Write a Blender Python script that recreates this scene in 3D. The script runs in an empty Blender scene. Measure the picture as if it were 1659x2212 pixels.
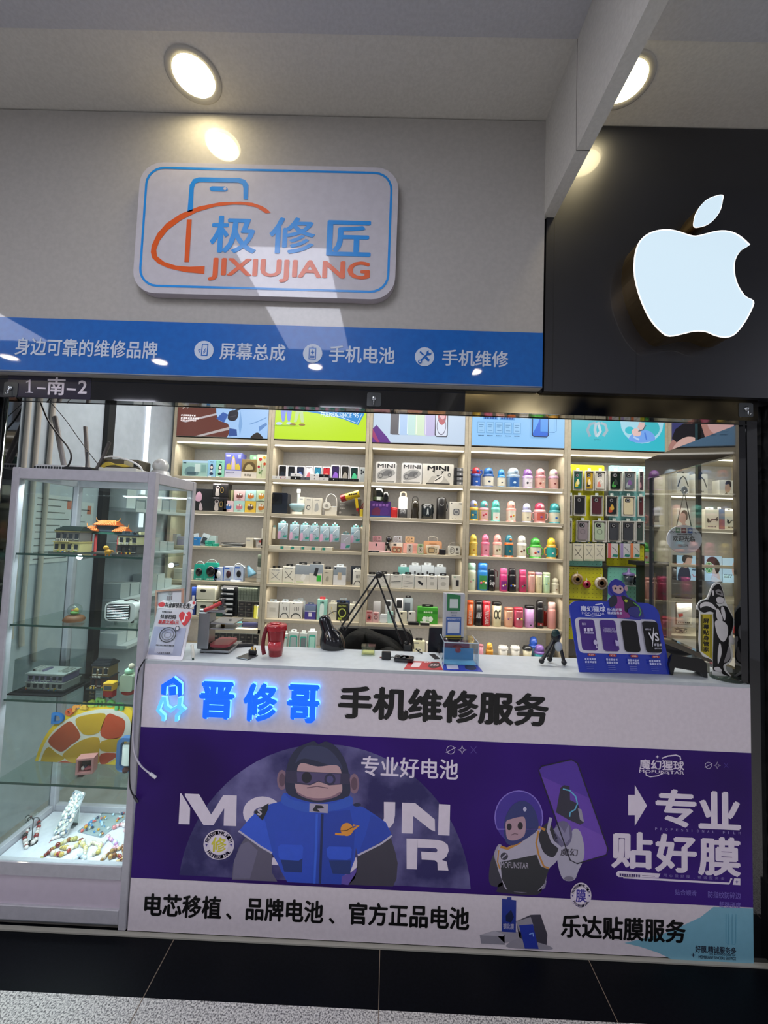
import bpy, math, random
from mathutils import Vector, Matrix
random.seed(7)
SC = bpy.context.scene
COL = SC.collection
PI = math.pi
# ---------------------------------------------------------------- camera
W_, H_ = 1659, 2212
FPX, PITCH, YAW, ROLL = 856.904, .0526, -.0133, .0362
CAM = Vector((.0176, -1.5456, 1.5225))
_cy, _sy = math.cos(YAW), math.sin(YAW)
FWD = Vector((_sy*math.cos(PITCH), _cy*math.cos(PITCH), math.sin(PITCH)))
RGT = Vector((_cy, -_sy, 0)); UPV = RGT.cross(FWD)
_c, _s = math.cos(ROLL), math.sin(ROLL)
cd = bpy.data.cameras.new('camera'); cam = bpy.data.objects.new('camera', cd); COL.objects.link(cam)
cd.sensor_fit = 'HORIZONTAL'; cd.sensor_width = 36; cd.lens = FPX/W_*36; cd.clip_start = .02; cd.clip_end = 60
X = RGT*_c+UPV*_s; Y = UPV*_c-RGT*_s; Z = -FWD
cam.matrix_world = Matrix(((X.x, Y.x, Z.x, CAM.x), (X.y, Y.y, Z.y, CAM.y), (X.z, Y.z, Z.z, CAM.z), (0, 0, 0, 1)))
SC.camera = cam
# ---------------------------------------------------------------- view, world
SC.view_settings.view_transform = 'Standard'; SC.view_settings.look = 'None'
SC.view_settings.gamma = 1; SC.view_settings.exposure = EXPOSURE = 0.0
SC.view_settings.use_curve_mapping = False
wd = bpy.data.worlds.new('hall_air'); SC.world = wd; wd.use_nodes = True
wd.node_tree.nodes['Background'].inputs[0].default_value = (.66, .66, .74, 1)
wd.node_tree.nodes['Background'].inputs[1].default_value = .42
def area(name, loc, size, power, col, rot=(0, 0, 0), sy=None, disk=False, spread=PI):
    l = bpy.data.lights.new(name, 'AREA'); l.energy = power; l.color = col
    l.shape = 'DISK' if disk else 'RECTANGLE'; l.size = size; l.spread = spread
    if sy: l.size_y = sy
    elif not disk: l.size_y = size
    o = bpy.data.objects.new(name, l); o.location = loc; o.rotation_euler = rot; COL.objects.link(o); return o
CEIL = 3.137
HALL_PANELS = [(-.66, -1.47), (-3.35, -1.47), (3.9, -1.47), (-.66, -4.2), (-3.35, -4.2), (1.9, -4.2)]
HALL_PANEL_E = 10.0           # emission of the hall's ceiling panels
DOWN = [(-.7396, -.2127, .8), (.79, -.225, 1.0)]     # warm downlights by the fascia (x, y, watts)
HALL_DOWN = [(x, -2.45) for x in (-3.81, -2.3, -.76, .8)]
SHOP_LIGHTS = [(-.95, .85), (.35, .85), (1.75, .85)]
for i, (x, y) in enumerate(SHOP_LIGHTS): area('shop_light', (x, y, 2.86), .9, 17, (1, .97, .93), sy=.5)
for (x, y, p) in DOWN: area('downlight_beam', (x, y, CEIL-.0145), .13, p, (1, .83, .5), disk=True)
for (x, y) in HALL_DOWN: area('hall_downlight_beam', (x, y, CEIL-.012), .12, 4, (1, .9, .72), disk=True)
# ---------------------------------------------------------------- pixel <-> place on a plane
def ray(u, v):
    a, b = u-W_/2, v-H_/2; x, y = _c*a+_s*b, -_s*a+_c*b
    return RGT*(x/FPX)-UPV*(y/FPX)+FWD
def PY(u, v, y): d = ray(u, v); return CAM+d*((y-CAM.y)/d.y)
def PZ(u, v, z): d = ray(u, v); return CAM+d*((z-CAM.z)/d.z)
def PX(u, v, x): d = ray(u, v); return CAM+d*((x-CAM.x)/d.x)
def PR(p):
    d = Vector(p)-CAM; x, y, z = d.dot(RGT), d.dot(UPV), d.dot(FWD); u, v = FPX*x/z, -FPX*y/z
    return W_/2+_c*u-_s*v, H_/2+_s*u+_c*v
# ---------------------------------------------------------------- materials
MC = {}
def lin(h):
    r = []
    for i in (0, 2, 4):
        c = int(h[i:i+2], 16)/255; r.append(c/12.92 if c <= .04045 else ((c+.055)/1.055)**2.4)
    return r
KW = dict(plain=(.5, 0, 0), matte=(.85, 0, 0), gloss=(.18, 0, .4), mirror=(.04, 0, 1), metal=(.3, 1, 0), chrome=(.08, 1, 0), satin=(.35, 0, .15))
def mat(h, kind='plain', e=0):
    k = (h, kind, e)
    if k in MC: return MC[k]
    m = bpy.data.materials.new('%s_%s' % (kind, h)); m.use_nodes = True; nt = m.node_tree; N = nt.nodes; Lk = nt.links
    b = N['Principled BSDF']; c = lin(h)
    if kind in ('glass', 'tint', 'acrylic'):
        N.remove(b); out = N['Material Output']; mx = N.new('ShaderNodeMixShader'); lw = N.new('ShaderNodeLayerWeight'); lw.inputs[0].default_value = .5; pw = N.new('ShaderNodeMath'); pw.operation = 'POWER'; pw.inputs[1].default_value = 4.5
        fr = N.new('ShaderNodeMath'); fr.operation = 'MULTIPLY_ADD'; fr.inputs[1].default_value = .85; fr.inputs[2].default_value = .035; Lk.new(lw.outputs['Facing'], pw.inputs[0]); Lk.new(pw.outputs[0], fr.inputs[0])
        t = N.new('ShaderNodeBsdfTransparent'); t.inputs[0].default_value = (*c, 1)
        g = N.new('ShaderNodeBsdfGlossy'); g.inputs[1].default_value = .03
        Lk.new(fr.outputs[0], mx.inputs[0]); Lk.new(t.outputs[0], mx.inputs[1]); Lk.new(g.outputs[0], mx.inputs[2])
        Lk.new(mx.outputs[0], out.inputs[0]); MC[k] = m; return m
    if kind == 'emit':
        b.inputs['Base Color'].default_value = (*[x*.15 for x in c], 1); b.inputs['Roughness'].default_value = .4
        b.inputs['Emission Color'].default_value = (*c, 1); b.inputs['Emission Strength'].default_value = e
        MC[k] = m; return m
    ro, me, co = KW[kind]
    b.inputs['Roughness'].default_value = ro; b.inputs['Metallic'].default_value = me
    b.inputs['Coat Weight'].default_value = co; b.inputs['Coat Roughness'].default_value = .05
    no = N.new('ShaderNodeTexNoise'); no.inputs['Scale'].default_value = 35; no.inputs['Detail'].default_value = 2
    mp = N.new('ShaderNodeMix'); mp.data_type = 'RGBA'
    mp.inputs[6].default_value = (*[x*.93 for x in c], 1); mp.inputs[7].default_value = (*[min(1, x*1.05) for x in c], 1)
    tc = N.new('ShaderNodeTexCoord'); Lk.new(tc.outputs['Object'], no.inputs['Vector'])
    Lk.new(no.outputs[0], mp.inputs[0]); Lk.new(mp.outputs[2], b.inputs['Base Color'])
    MC[k] = m; return m
def lift(h, k=.58):
    """the print colour of something read in dim hall light"""
    r = []
    for c in lin(h):
        c = min(1, c/k); c = c*12.92 if c <= .0031308 else 1.055*c**(1/2.4)-.055; r.append('%02x' % round(c*255))
    return ''.join(r)
def proc(name, c1, c2, scale, rough=.5, detail=3, coat=0, thr=None, bump=0, metal=0, kind='noise', stretch=None, spec=.5):
    m = bpy.data.materials.new(name); m.use_nodes = True; nt = m.node_tree; N = nt.nodes; Lk = nt.links; b = N['Principled BSDF']
    tc = N.new('ShaderNodeTexCoord'); src = tc.outputs['Object']
    if stretch:
        mpp = N.new('ShaderNodeMapping'); mpp.inputs['Scale'].default_value = stretch; Lk.new(src, mpp.inputs[0]); src = mpp.outputs[0]
    if kind == 'vor': no = N.new('ShaderNodeTexVoronoi'); o = no.outputs['Distance']
    else: no = N.new('ShaderNodeTexNoise'); no.inputs['Detail'].default_value = detail; o = no.outputs[0]
    no.inputs['Scale'].default_value = scale; Lk.new(src, no.inputs['Vector'])
    r = N.new('ShaderNodeValToRGB'); a, z = thr or (.35, .65)
    r.color_ramp.elements[0].position = a; r.color_ramp.elements[1].position = z
    r.color_ramp.elements[0].color = (*lin(c1), 1); r.color_ramp.elements[1].color = (*lin(c2), 1)
    Lk.new(o, r.inputs[0]); Lk.new(r.outputs[0], b.inputs['Base Color'])
    b.inputs['Roughness'].default_value = rough; b.inputs['Coat Weight'].default_value = coat; b.inputs['Metallic'].default_value = metal
    b.inputs['Coat Roughness'].default_value = .03; b.inputs['Specular IOR Level'].default_value = spec
    if bump:
        bp = N.new('ShaderNodeBump'); bp.inputs['Strength'].default_value = bump; bp.inputs['Distance'].default_value = .01
        Lk.new(o, bp.inputs['Height']); Lk.new(bp.outputs[0], b.inputs['Normal'])
    return m
def mm(c, kind='plain'): return c if not isinstance(c, str) else mat(c, kind)
# ---------------------------------------------------------------- text
TC = {}
def textgeo(s, bold=.0, shear=0):
    """glyph mesh in a unit box: (x, y, layer) verts and faces; bold = shifted copies, em units"""
    k = (s, bold, shear)
    if k in TC: return TC[k]
    cu = bpy.data.curves.new('t', 'FONT'); cu.body = s; cu.size = 1; cu.shear = shear; cu.resolution_u = 3
    o = bpy.data.objects.new('t', cu); COL.objects.link(o)
    bpy.context.view_layer.update(); dg = bpy.context.evaluated_depsgraph_get()
    me = bpy.data.meshes.new_from_object(o.evaluated_get(dg))
    v0 = [v.co.copy() for v in me.vertices]; f0 = [tuple(p.vertices) for p in me.polygons]; vs = []; fs = []
    sh = [(0, 0)] if not bold else [(-bold, 0), (bold, 0), (0, bold*.8), (0, -bold*.8), (bold*.7, bold*.6), (-bold*.7, -bold*.6), (0, 0)]
    if len(s) > 12 and bold: sh = sh[:4]
    for li, (dx, dy) in enumerate(sh):
        n = len(vs); vs += [(v.x+dx, v.y+dy, li) for v in v0]; fs += [tuple(i+n for i in f) for f in f0]
    if vs:
        x0 = min(v[0] for v in vs); x1 = max(v[0] for v in vs); y0 = min(v[1] for v in vs); y1 = max(v[1] for v in vs)
        vs = [((v[0]-x0)/max(x1-x0, 1e-6), (v[1]-y0)/max(y1-y0, 1e-6), v[2]) for v in vs]
    bpy.data.objects.remove(o); bpy.data.meshes.remove(me); bpy.data.curves.remove(cu)
    TC[k] = (vs, fs); return TC[k]
# ---------------------------------------------------------------- mesh builder
def smooth_loop(pts, n=5):
    out = []; N = len(pts)
    for i in range(N):
        p0, p1, p2, p3 = (Vector(pts[(i+k-1) % N]) for k in range(4))
        for j in range(n):
            t = j/n
            out.append(.5*((2*p1)+(-p0+p2)*t+(2*p0-5*p1+4*p2-p3)*t*t+(-p0+3*p1-3*p2+p3)*t**3))
    return out
class G:
    def __init__(s): s.V = []; s.F = []; s.MI = []; s.S = []; s.M = []; s.k = 0
    def mi(s, m):
        m = mm(m)
        if m not in s.M: s.M.append(m)
        return s.M.index(m)
    def add(s, vs, fs, m, sm=False):
        o = len(s.V); s.V += [tuple(v) for v in vs]; i = s.mi(m)
        for f in fs: s.F.append(tuple(o+a for a in f)); s.MI.append(i); s.S.append(sm)
        return s
    def box(s, x0, x1, y0, y1, z0, z1, m, bev=0):
        if bev:
            b = min(bev, abs(x1-x0)/2.2, abs(z1-z0)/2.2, abs(y1-y0)/2.2)
            vs = []; 
            for (x, sx) in ((x0, 1), (x1, -1)):
                for (y, sy_) in ((y0, 1), (y1, -1)):
                    for (z, sz) in ((z0, 1), (z1, -1)):
                        vs += [(x+sx*b, y+sy_*b, z), (x+sx*b, y, z+sz*b), (x, y+sy_*b, z+sz*b)]
            i = lambda a, b_, c, k: ((a*2+b_)*2+c)*3+k
            fs = []
            for c in (0, 1): fs.append([i(0, 0, c, 0), i(1, 0, c, 0), i(1, 1, c, 0), i(0, 1, c, 0)])
            for c in (0, 1): fs.append([i(0, c, 0, 1), i(1, c, 0, 1), i(1, c, 1, 1), i(0, c, 1, 1)])
            for c in (0, 1): fs.append([i(c, 0, 0, 2), i(c, 1, 0, 2), i(c, 1, 1, 2), i(c, 0, 1, 2)])
            for a in (0, 1):
                for b_ in (0, 1):
                    fs.append([i(a, b_, 0, 1), i(a, b_, 0, 2), i(a, b_, 1, 2), i(a, b_, 1, 1)])
                    fs.append([i(a, 0, b_, 0), i(a, 0, b_, 2), i(a, 1, b_, 2), i(a, 1, b_, 0)])
                    fs.append([i(0, a, b_, 0), i(0, a, b_, 1), i(1, a, b_, 1), i(1, a, b_, 0)])
                    for c in (0, 1): fs.append([i(a, b_, c, 0), i(a, b_, c, 1), i(a, b_, c, 2)])
            return s.add(vs, fs, m)
        vs = [(x, y, z) for x in (x0, x1) for y in (y0, y1) for z in (z0, z1)]
        return s.add(vs, [(0, 1, 3, 2), (4, 6, 7, 5), (0, 4, 5, 1), (2, 3, 7, 6), (0, 2, 6, 4), (1, 5, 7, 3)], m)
    def lathe(s, prof, c, m, seg=20, ax='z', a0=0, a1=2*PI, sx=1, sy=1):
        n = seg+1 if a1-a0 < 2*PI-1e-3 else seg; vs = []; full = n == seg
        for (r, z) in prof:
            for k in range(n):
                a = a0+(a1-a0)*k/seg; x, y = r*math.cos(a)*sx, r*math.sin(a)*sy
                p = (x, y, z) if ax == 'z' else ((x, z, y) if ax == 'y' else (z, x, y))
                vs.append((c[0]+p[0], c[1]+p[1], c[2]+p[2]))
        fs = []
        for i in range(len(prof)-1):
            for k in range(seg):
                a, b = i*n+k, i*n+(k+1) % n
                fs.append((a, b, b+n, a+n))
        s.add(vs, fs, m, True)
        if full:
            o = len(s.V)-len(vs); i_ = s.mi(m)
            for q in (0, len(prof)-1):
                if prof[q][0] > 1e-5: s.F.append(tuple(o+q*n+k for k in range(n))); s.MI.append(i_); s.S.append(False)
        return s
    def cyl(s, c, r, h, m, ax='z', r2=None, seg=20): return s.lathe([(r, 0), (r if r2 is None else r2, h)], c, m, seg, ax)
    def ball(s, c, r, m, sx=1, sy=1, sz=1, seg=14, n=8):
        return s.lathe([(max(r*math.sin(PI*i/n), 0), -r*sz*math.cos(PI*i/n)) for i in range(n+1)], c, m, seg, 'z', sx=sx, sy=sy)
    def tube(s, pts, r, m, seg=8, sub=0, r2=None):
        P = [Vector(p) for p in pts]
        if sub:
            Q = []
            for i in range(len(P)-1):
                p0 = P[max(i-1, 0)]; p1 = P[i]; p2 = P[i+1]; p3 = P[min(i+2, len(P)-1)]
                for j in range(sub):
                    t = j/sub; Q.append(.5*((2*p1)+(-p0+p2)*t+(2*p0-5*p1+4*p2-p3)*t*t+(-p0+3*p1-3*p2+p3)*t**3))
            P = Q+[P[-1]]
        vs = []; n = len(P); up = None
        for i, p in enumerate(P):
            d = (P[min(i+1, n-1)]-P[max(i-1, 0)]).normalized()
            if up is None: up = Vector((0, 0, 1)) if abs(d.z) < .9 else Vector((1, 0, 0))
            a = d.cross(up).normalized(); b = a.cross(d).normalized(); up = b
            rr = r if r2 is None else r+(r2-r)*i/(n-1)
            for k in range(seg): t = 2*PI*k/seg; vs.append(p+a*(rr*math.cos(t))+b*(rr*math.sin(t)))
        fs = [(i*seg+k, i*seg+(k+1) % seg, (i+1)*seg+(k+1) % seg, (i+1)*seg+k) for i in range(n-1) for k in range(seg)]
        s.add(vs, fs, m, True); s.add([vs[k] for k in range(seg)], [tuple(range(seg))], m); s.add([vs[(n-1)*seg+k] for k in range(seg)], [tuple(range(seg))], m)
        return s
    def poly(s, pts, m): return s.add(pts, [tuple(range(len(pts)))], m)
    def prism(s, pts, y0, y1, m, side=None):      # pts (x,z) extruded along y
        n = len(pts); f = [(p[0], y0, p[1]) for p in pts]; b = [(p[0], y1, p[1]) for p in pts]
        s.poly(f, m); s.poly(b, m)
        return s.add(f+b, [(i, (i+1) % n, n+(i+1) % n, n+i) for i in range(n)], side or m)
    def rrect(s, x0, x1, z0, z1, r, y0, y1, m, side=None, k=6):
        return s.prism(rr(x0, x1, z0, z1, r, k), y0, y1, m, side)
    def hollow(s, outer, inner, y0, y1, m):       # ring between two outlines with equal counts, extruded along y
        n = len(outer)
        o0 = [(p[0], y0, p[1]) for p in outer]; i0 = [(p[0], y0, p[1]) for p in inner]; o1 = [(p[0], y1, p[1]) for p in outer]; i1 = [(p[0], y1, p[1]) for p in inner]
        fs = []
        for i in range(n):
            j = (i+1) % n
            fs += [(i, j, n+j, n+i), (2*n+i, 2*n+j, 3*n+j, 3*n+i), (i, j, 2*n+j, 2*n+i), (n+i, n+j, 3*n+j, 3*n+i)]
        return s.add(o0+i0+o1+i1, fs, m)
    def art(s, specs, O, ex, ez, n=(0, -1, 0), d=.0004, e=0, kind='plain'):
        O, ex, ez, n = Vector(O), Vector(ex), Vector(ez), Vector(n); w, h = ex.length, ez.length
        def M(c): return mat(c, 'emit', e) if e and isinstance(c, str) else mm(c, kind)
        q = lambda x, y, k: O+ex*x+ez*y+n*(d*k)
        for k, sp in enumerate(specs):
            t, k = sp[0], k+1
            if t == 'r': _, a, b, c, f, co = sp; s.poly([q(a, b, k), q(c, b, k), q(c, f, k), q(a, f, k)], M(co))
            elif t == 'e': _, a, b, rx, ry, co = sp; s.poly([q(a+rx*math.cos(i*PI/10), b+ry*math.sin(i*PI/10), k) for i in range(20)], M(co))
            elif t == 'o':
                _, a, b, rx, ry, th, co = sp; ni = 24; vs = []
                for f in (1, 1-th): vs += [q(a+rx*f*math.cos(i*2*PI/ni), b+ry*f*math.sin(i*2*PI/ni), k) for i in range(ni)]
                s.add(vs, [(i, (i+1) % ni, ni+(i+1) % ni, ni+i) for i in range(ni)], M(co))
            elif t == 'p': s.poly([q(x, y, k) for x, y in sp[1]], M(sp[2]))
            elif t == 'sp': s.poly([q(x, y, k) for x, y in smooth_loop(sp[1])], M(sp[2]))
            elif t == 'l':
                pts = [Vector((x*w, y*h)) for x, y in sp[1]]; wd_ = sp[2]*.5*w
                vs = []; m_ = len(pts)
                for i, p in enumerate(pts):
                    dd = (pts[min(i+1, m_-1)]-pts[max(i-1, 0)]).normalized(); nn = Vector((-dd.y, dd.x))*wd_
                    vs += [q((p.x+nn.x)/w, (p.y+nn.y)/h, k), q((p.x-nn.x)/w, (p.y-nn.y)/h, k)]
                s.add(vs, [(2*i, 2*i+1, 2*i+3, 2*i+2) for i in range(m_-1)], M(sp[3]))
            elif t == 'b':          # a line of print too small to read
                _, a, b, c, f, co = sp[:6]; RB = random.Random(int(a*97+b*89)); n_ = max(3, int((c-a)*w/max((f-b)*h, 1e-5)/1.05)); st = (c-a)/n_
                for i in range(n_):
                    x0 = a+i*st; y0 = b+(f-b)*RB.choice((0, 0, .12)); s.poly([q(x0+st*.08, y0, k), q(x0+st*RB.uniform(.7, .9), y0, k), q(x0+st*.85, f, k), q(x0+st*.1, f-(f-b)*RB.choice((0, .15)), k)], M(co))
            elif t == 't':
                vs, fs = textgeo(sp[1], sp[7] if len(sp) > 7 else 0); _, _, a, b, c, f, co = sp[:7]
                s.add([q(a+(c-a)*x, b+(f-b)*y, k+l*.1) for x, y, l in vs], fs, M(co))
        return s
    def build(s, name, parent=None, loc=(0, 0, 0), rz=0, label=None, cat=None, group=None, kind=None, rot=None):
        me = bpy.data.meshes.new(name); me.from_pydata(s.V, [], s.F)
        for m in s.M: me.materials.append(m)
        me.polygons.foreach_set('material_index', s.MI); me.polygons.foreach_set('use_smooth', s.S); me.update()
        o = bpy.data.objects.new(name, me); COL.objects.link(o); o.location = loc
        o.rotation_euler = rot or (0, 0, rz)
        if parent: o.parent = parent
        return tag(o, label, cat, group, kind)
def rr(x0, x1, z0, z1, r, k=6):
    out = []
    for cx, cz, a in ((x1-r, z1-r, 0), (x0+r, z1-r, PI/2), (x0+r, z0+r, PI), (x1-r, z0+r, 1.5*PI)):
        for i in range(k+1): t = a+PI/2*i/k; out.append((cx+r*math.cos(t), cz+r*math.sin(t)))
    return out
def tag(o, label=None, cat=None, group=None, kind=None):
    if label: o['label'] = label
    if cat: o['category'] = cat
    if group: o['group'] = group
    if kind: o['kind'] = kind
    return o
def empty(name, loc, label, cat, group=None, rz=0, rot=None):
    o = bpy.data.objects.new(name, None); o.location = loc; o.rotation_euler = rot or (0, 0, rz); o.empty_display_size = .05
    COL.objects.link(o); return tag(o, label, cat, group)
def struct(g, name, loc=(0, 0, 0), label=None): return g.build(name, None, loc, kind='structure', label=label)
def copy_tree(o, parent=None):
    c = o.copy(); COL.objects.link(c)
    if parent: c.parent = parent
    for ch in o.children: copy_tree(ch, c)
    return c
def plane_text(g, s, u0, u1, vt, vb, yy, m, bold=.02, off=.0012, thick=0, O=(0, 0, 0), shear=0, side=None):
    """text filling the box between pixel columns u0,u1 and rows vt,vb (taken at its centre), on plane y=yy"""
    um, vm = (u0+u1)/2, (vt+vb)/2; x0 = PY(u0, vm, yy).x-O[0]; x1 = PY(u1, vm, yy).x-O[0]; z1 = PY(um, vt, yy).z-O[2]; z0 = PY(um, vb, yy).z-O[2]; y = yy-off-O[1]
    vs, fs = textgeo(s, bold, shear); n = len(vs); p = [(x0+(x1-x0)*a, y-l*.00004, z0+(z1-z0)*b) for a, b, l in vs]
    if thick:
        g.add([(a, b-thick, c) for a, b, c in p], fs, m)
        cnt = {}
        for f in fs:
            for i in range(len(f)):
                e = (f[i], f[(i+1) % len(f)]); cnt[frozenset(e)] = cnt.get(frozenset(e), 0)+1
        ed = [tuple(e) for e, c in cnt.items() if c == 1 and len(e) == 2]
        g.add([(a, b-thick, c) for a, b, c in p]+p, [(a, b, n+b, n+a) for a, b in ed], side or m)
    else: g.add(p, fs, m)
def px(pts, yy, O=(0, 0, 0), off=0.0, z=None):
    """pixel outline (z=(ox,oy,scale) for coordinates read in a zoomed crop) -> 3-D outline on plane y=yy"""
    out = []
    for a, b in pts:
        if z: a, b = z[0]+a/z[2], z[1]+b/z[2]
        p = PY(a, b, yy); out.append((p.x-O[0], yy-off-O[1], p.z-O[2]))
    return out
# ================================================================ the setting
YF, ZFT, ZBL, ZFB, FXR = -.0878, CEIL, 2.2909, 2.0824, .5698
WHITE = proc('fascia_laminate', 'aca9a4', 'b2afaa', 60, .5, coat=.8, spec=.15)
CEILM = proc('ceiling_paint', 'c9c6bf', 'd1cec7', 90, .5, bump=.08)
CEILO = proc('ceiling_paint_outer', 'b6b6ba', 'bebec2', 90, .6, bump=.08)
GRAN = proc('grey_granite', '62605f', 'e9e6e0', 190, .5, detail=6, thr=(.36, .58))
BLKT = proc('black_granite', '04060a', '090c12', 120, .45, spec=.12)
SHELFM = proc('maple_laminate', 'b2a78f', 'bdb29b', 30, .45, stretch=(.3, 1, 1))
BACKM = proc('grey_back_panel', 'a5a3a0', 'adaba8', 50, .55)
BLACKP = proc('polished_black_metal', '07080a', '0c0e12', 2.5, .05, coat=1, bump=.05)
CWHITE = proc('counter_laminate', 'd8cfd8', 'ded5de', 60, .4, coat=.2)
g = G(); g.box(-5, 5, -7, -.195, -.06, 0, GRAN)
struct(g, 'floor')
g = G(); g.box(-5, 5, -.1955, .02, -.06, .0005, BLKT); g.box(-5, 5, -.012, .004, .0005, .006, 'a8a69c')
struct(g, 'trim_1')
g = G(); g.box(-5, 5, .02, 3, -.06, 0, proc('shop_floor_tile', '8d8b88', '9a9894', 5, .3)); struct(g, 'floor')
g = G()
for x in (-1.519, -.719, .04, .799, 1.6):
    g.box(x-.0012, x+.0012, -7, -.012, .0004, .0012, '8a7a68' if x > -9 else '222222')
struct(g, 'trim_2')
g = G(); g.box(-5, 5, -.343, YF+.12, CEIL, CEIL+.05, CEILM); struct(g, 'ceiling')
g = G(); g.box(-5, 5, -7, -.3432, CEIL-.004, CEIL+.05, CEILO); struct(g, 'ceiling')
# beam between the two shopfronts
g = G(); g.box(.569, .612, YF-.255, YF+.02, 2.7557, CEIL+.01, CEILM); g.box(.569, .612, -7, YF-.257, 2.7557, CEIL+.01, CEILM)
g.box(.5685, .6125, YF-.2572, YF-.2548, 2.755, CEIL, '5b5850')
struct(g, 'trim_3')
g = G(); g.box(-5, FXR, YF, YF+.05, ZFB, CEIL-.005, WHITE)
g.box(-5, FXR, YF+.006, YF+.06, CEIL-.005, CEIL+.002, '1a1a1c')
fw = struct(g, 'wall_front')
DARK = proc('dark_fascia_laminate', '16181f', '1b1d25', 3, .38, coat=.25)
g = G(); g.box(FXR+.012, 5, YF+.012, YF+.05, 2.075, CEIL-.005, DARK); g.box(FXR, FXR+.012, YF+.03, YF+.05, 2.075, CEIL, '050506')
g.box(FXR+.0425, FXR+.044, YF+.0115, YF+.013, 2.08, 2.75, '08090c'); g.box(.9245, .9255, YF+.0115, YF+.013, 2.08, 2.27, '0b0c10')
struct(g, 'wall_front')
g = G(); g.box(-2.6, 5, .0, .12, 2.07, CEIL, '1d1d20'); struct(g, 'trim_7')
g = G(); g.box(-1.83, -1.79, .02, 2.0, 0, 2.92, proc('left_wall_paint', 'a9b4bf', 'b0bbc6', 20, .6)); struct(g, 'wall_left')
g = G(); g.box(-1.83, 3.1, 1.965, 2.0, 0, 2.92, BACKM); struct(g, 'wall_back')
g = G(); g.box(3.06, 3.1, .02, 2.0, 0, 2.92, 'a9a8a4'); struct(g, 'wall_right')
g = G(); g.box(-1.83, 3.1, .1, 2.0, 2.9, 2.95, 'c9c9c6'); struct(g, 'ceiling')
for i, (x, y) in enumerate(SHOP_LIGHTS):
    e = empty('panel_light', (x, y, 2.9), ['white ceiling panel light inside the shop above the left shelves', 'white ceiling panel light inside the shop above the middle shelves', 'white ceiling panel light inside the shop above the right shelves'][i], 'light')
    G().hollow(rr(-.47, .47, -.27, .27, .01, 2), rr(-.45, .45, -.25, .25, .01, 2), -.03, 0, 'e6e6e6').build('frame', e, rot=(-PI/2, 0, 0))
    G().box(-.45, .45, -.25, .25, -.02, -.015, mat('fff4e6', 'emit', 1.5)).build('diffuser', e)
# left corner pillar and posts
g = G(); g.box(-1.62, -1.515, -.05, .05, 0, 2.07, BLACKP); g.cyl((-1.506, -.03, 0), .012, 2.0, mat('b8bcc0', 'chrome')); struct(g, 'trim_4')
g = G(); g.box(1.405, 1.46, .004, .06, 0, 2.07, BLACKP); g.cyl((1.398, .03, 1.0), .009, .98, mat('b8bcc0', 'chrome')); struct(g, 'trim_5')
g = G(); g.box(1.466, 1.66, -.02, .03, .28, 2.07, proc('black_quilted_column', '0a0a0c', '1c1b1c', 22, .3, kind='vor', bump=.6, coat=.3))
g.box(1.466, 1.66, -.03, .03, 0, .28, '0a0a0c')
struct(g, 'trim_6')
# header
hd = empty('header_beam', (0, -.05, 1.992), 'black polished metal header beam over the shop opening', 'beam')
g = G(); g.box(-1.52, 1.40, 0, .05, .003, .087, BLACKP); g.build('beam_body', hd)
g = G(); g.box(-1.52, 1.40, .046, .05, .001, .004, BLACKP); g.build('door_track', hd)
G().box(.292, 1.398, -.0012, 0, .004, .084, proc('mirror_steel_painted_reflections', '14171d', '8a7d5c', 3.2, .16, detail=2, thr=(.42, .62), metal=1, bump=.15)).build('mirror_cover_strip', hd, label='worn bronze mirror strip')  # dark and gold reflections are put into the steel's colour
g = G(); O = (0, -.05, 1.992)
q = [(60/3.318, 780+100/3.318), (655/3.318, 780+125/3.318), (650/3.318, 780+278/3.318), (55/3.318, 780+252/3.318)]
g.poly(px(q, -.05, O, .0008), mat('1a1530', 'gloss')); g.build('number_plate', hd, label='dark purple unit number sticker')
g = G()
for s, a, b, t, u in (('1', 185, 242, 135, 225), ('-', 268, 330, 188, 202), ('南', 340, 470, 117, 245), ('-', 480, 545, 194, 210), ('2', 562, 627, 140, 235)):
    if s == '1':
        g.add(px([(196, 226), (197, 222), (206, 220), (207, 150), (190, 156), (189, 150), (216, 134), (222, 134), (220, 220), (240, 224), (240, 229), (184, 227), (184, 222)], -.05, O, .0016, (0, 780, 3.318)), [tuple(range(13))], 'e0d8e0'); continue
    if s == '-': p0 = px([(a, t), (b, t+4), (b, u+2), (a, u-2)], -.05, O, .0016, (0, 780, 3.318)); g.poly(p0, 'e0d8e0'); continue
    plane_text(g, s, a/3.318, b/3.318, 780+t/3.318, 780+u/3.318, -.05, mm('e0d8e0'), .02, .0016, O=O)
g.build('unit_number_lettering', hd, label='white lettering 1-南-2')
# ceiling lights
def downlight(x, y, z, label, e, col, grp, R=.0709):
    o = empty('downlight', (x, y, z), label, 'light', grp)
    G().lathe([(R*1.33, .0), (R*1.33, -.004), (R*1.25, -.006), (R*1.02, -.0035), (R*1.0, 0)], (0, 0, 0), 'b5b2aa', 36).build('trim_ring', o)
    G().lathe([(R, -.003), (R*.9, -.0045), (0, -.0055)], (0, 0, 0), mat(col, 'emit', e), 36).build('diffuser', o)
downlight(DOWN[0][0], DOWN[0][1], CEIL, 'round warm recessed downlight above the white shop sign', 12, 'ffeebb', None)
downlight(DOWN[1][0], DOWN[1][1], CEIL, 'round warm recessed downlight half hidden behind the beam, above dark fascia', 12, 'ffeebb', None)
for i, (x, y) in enumerate(HALL_DOWN): downlight(x, y, CEIL-.004, ['leftmost', 'second from left', 'second from right', 'rightmost'][i]+' recessed downlight of the hall ceiling row', 30, 'ffeccc', 'hall downlights')
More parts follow.
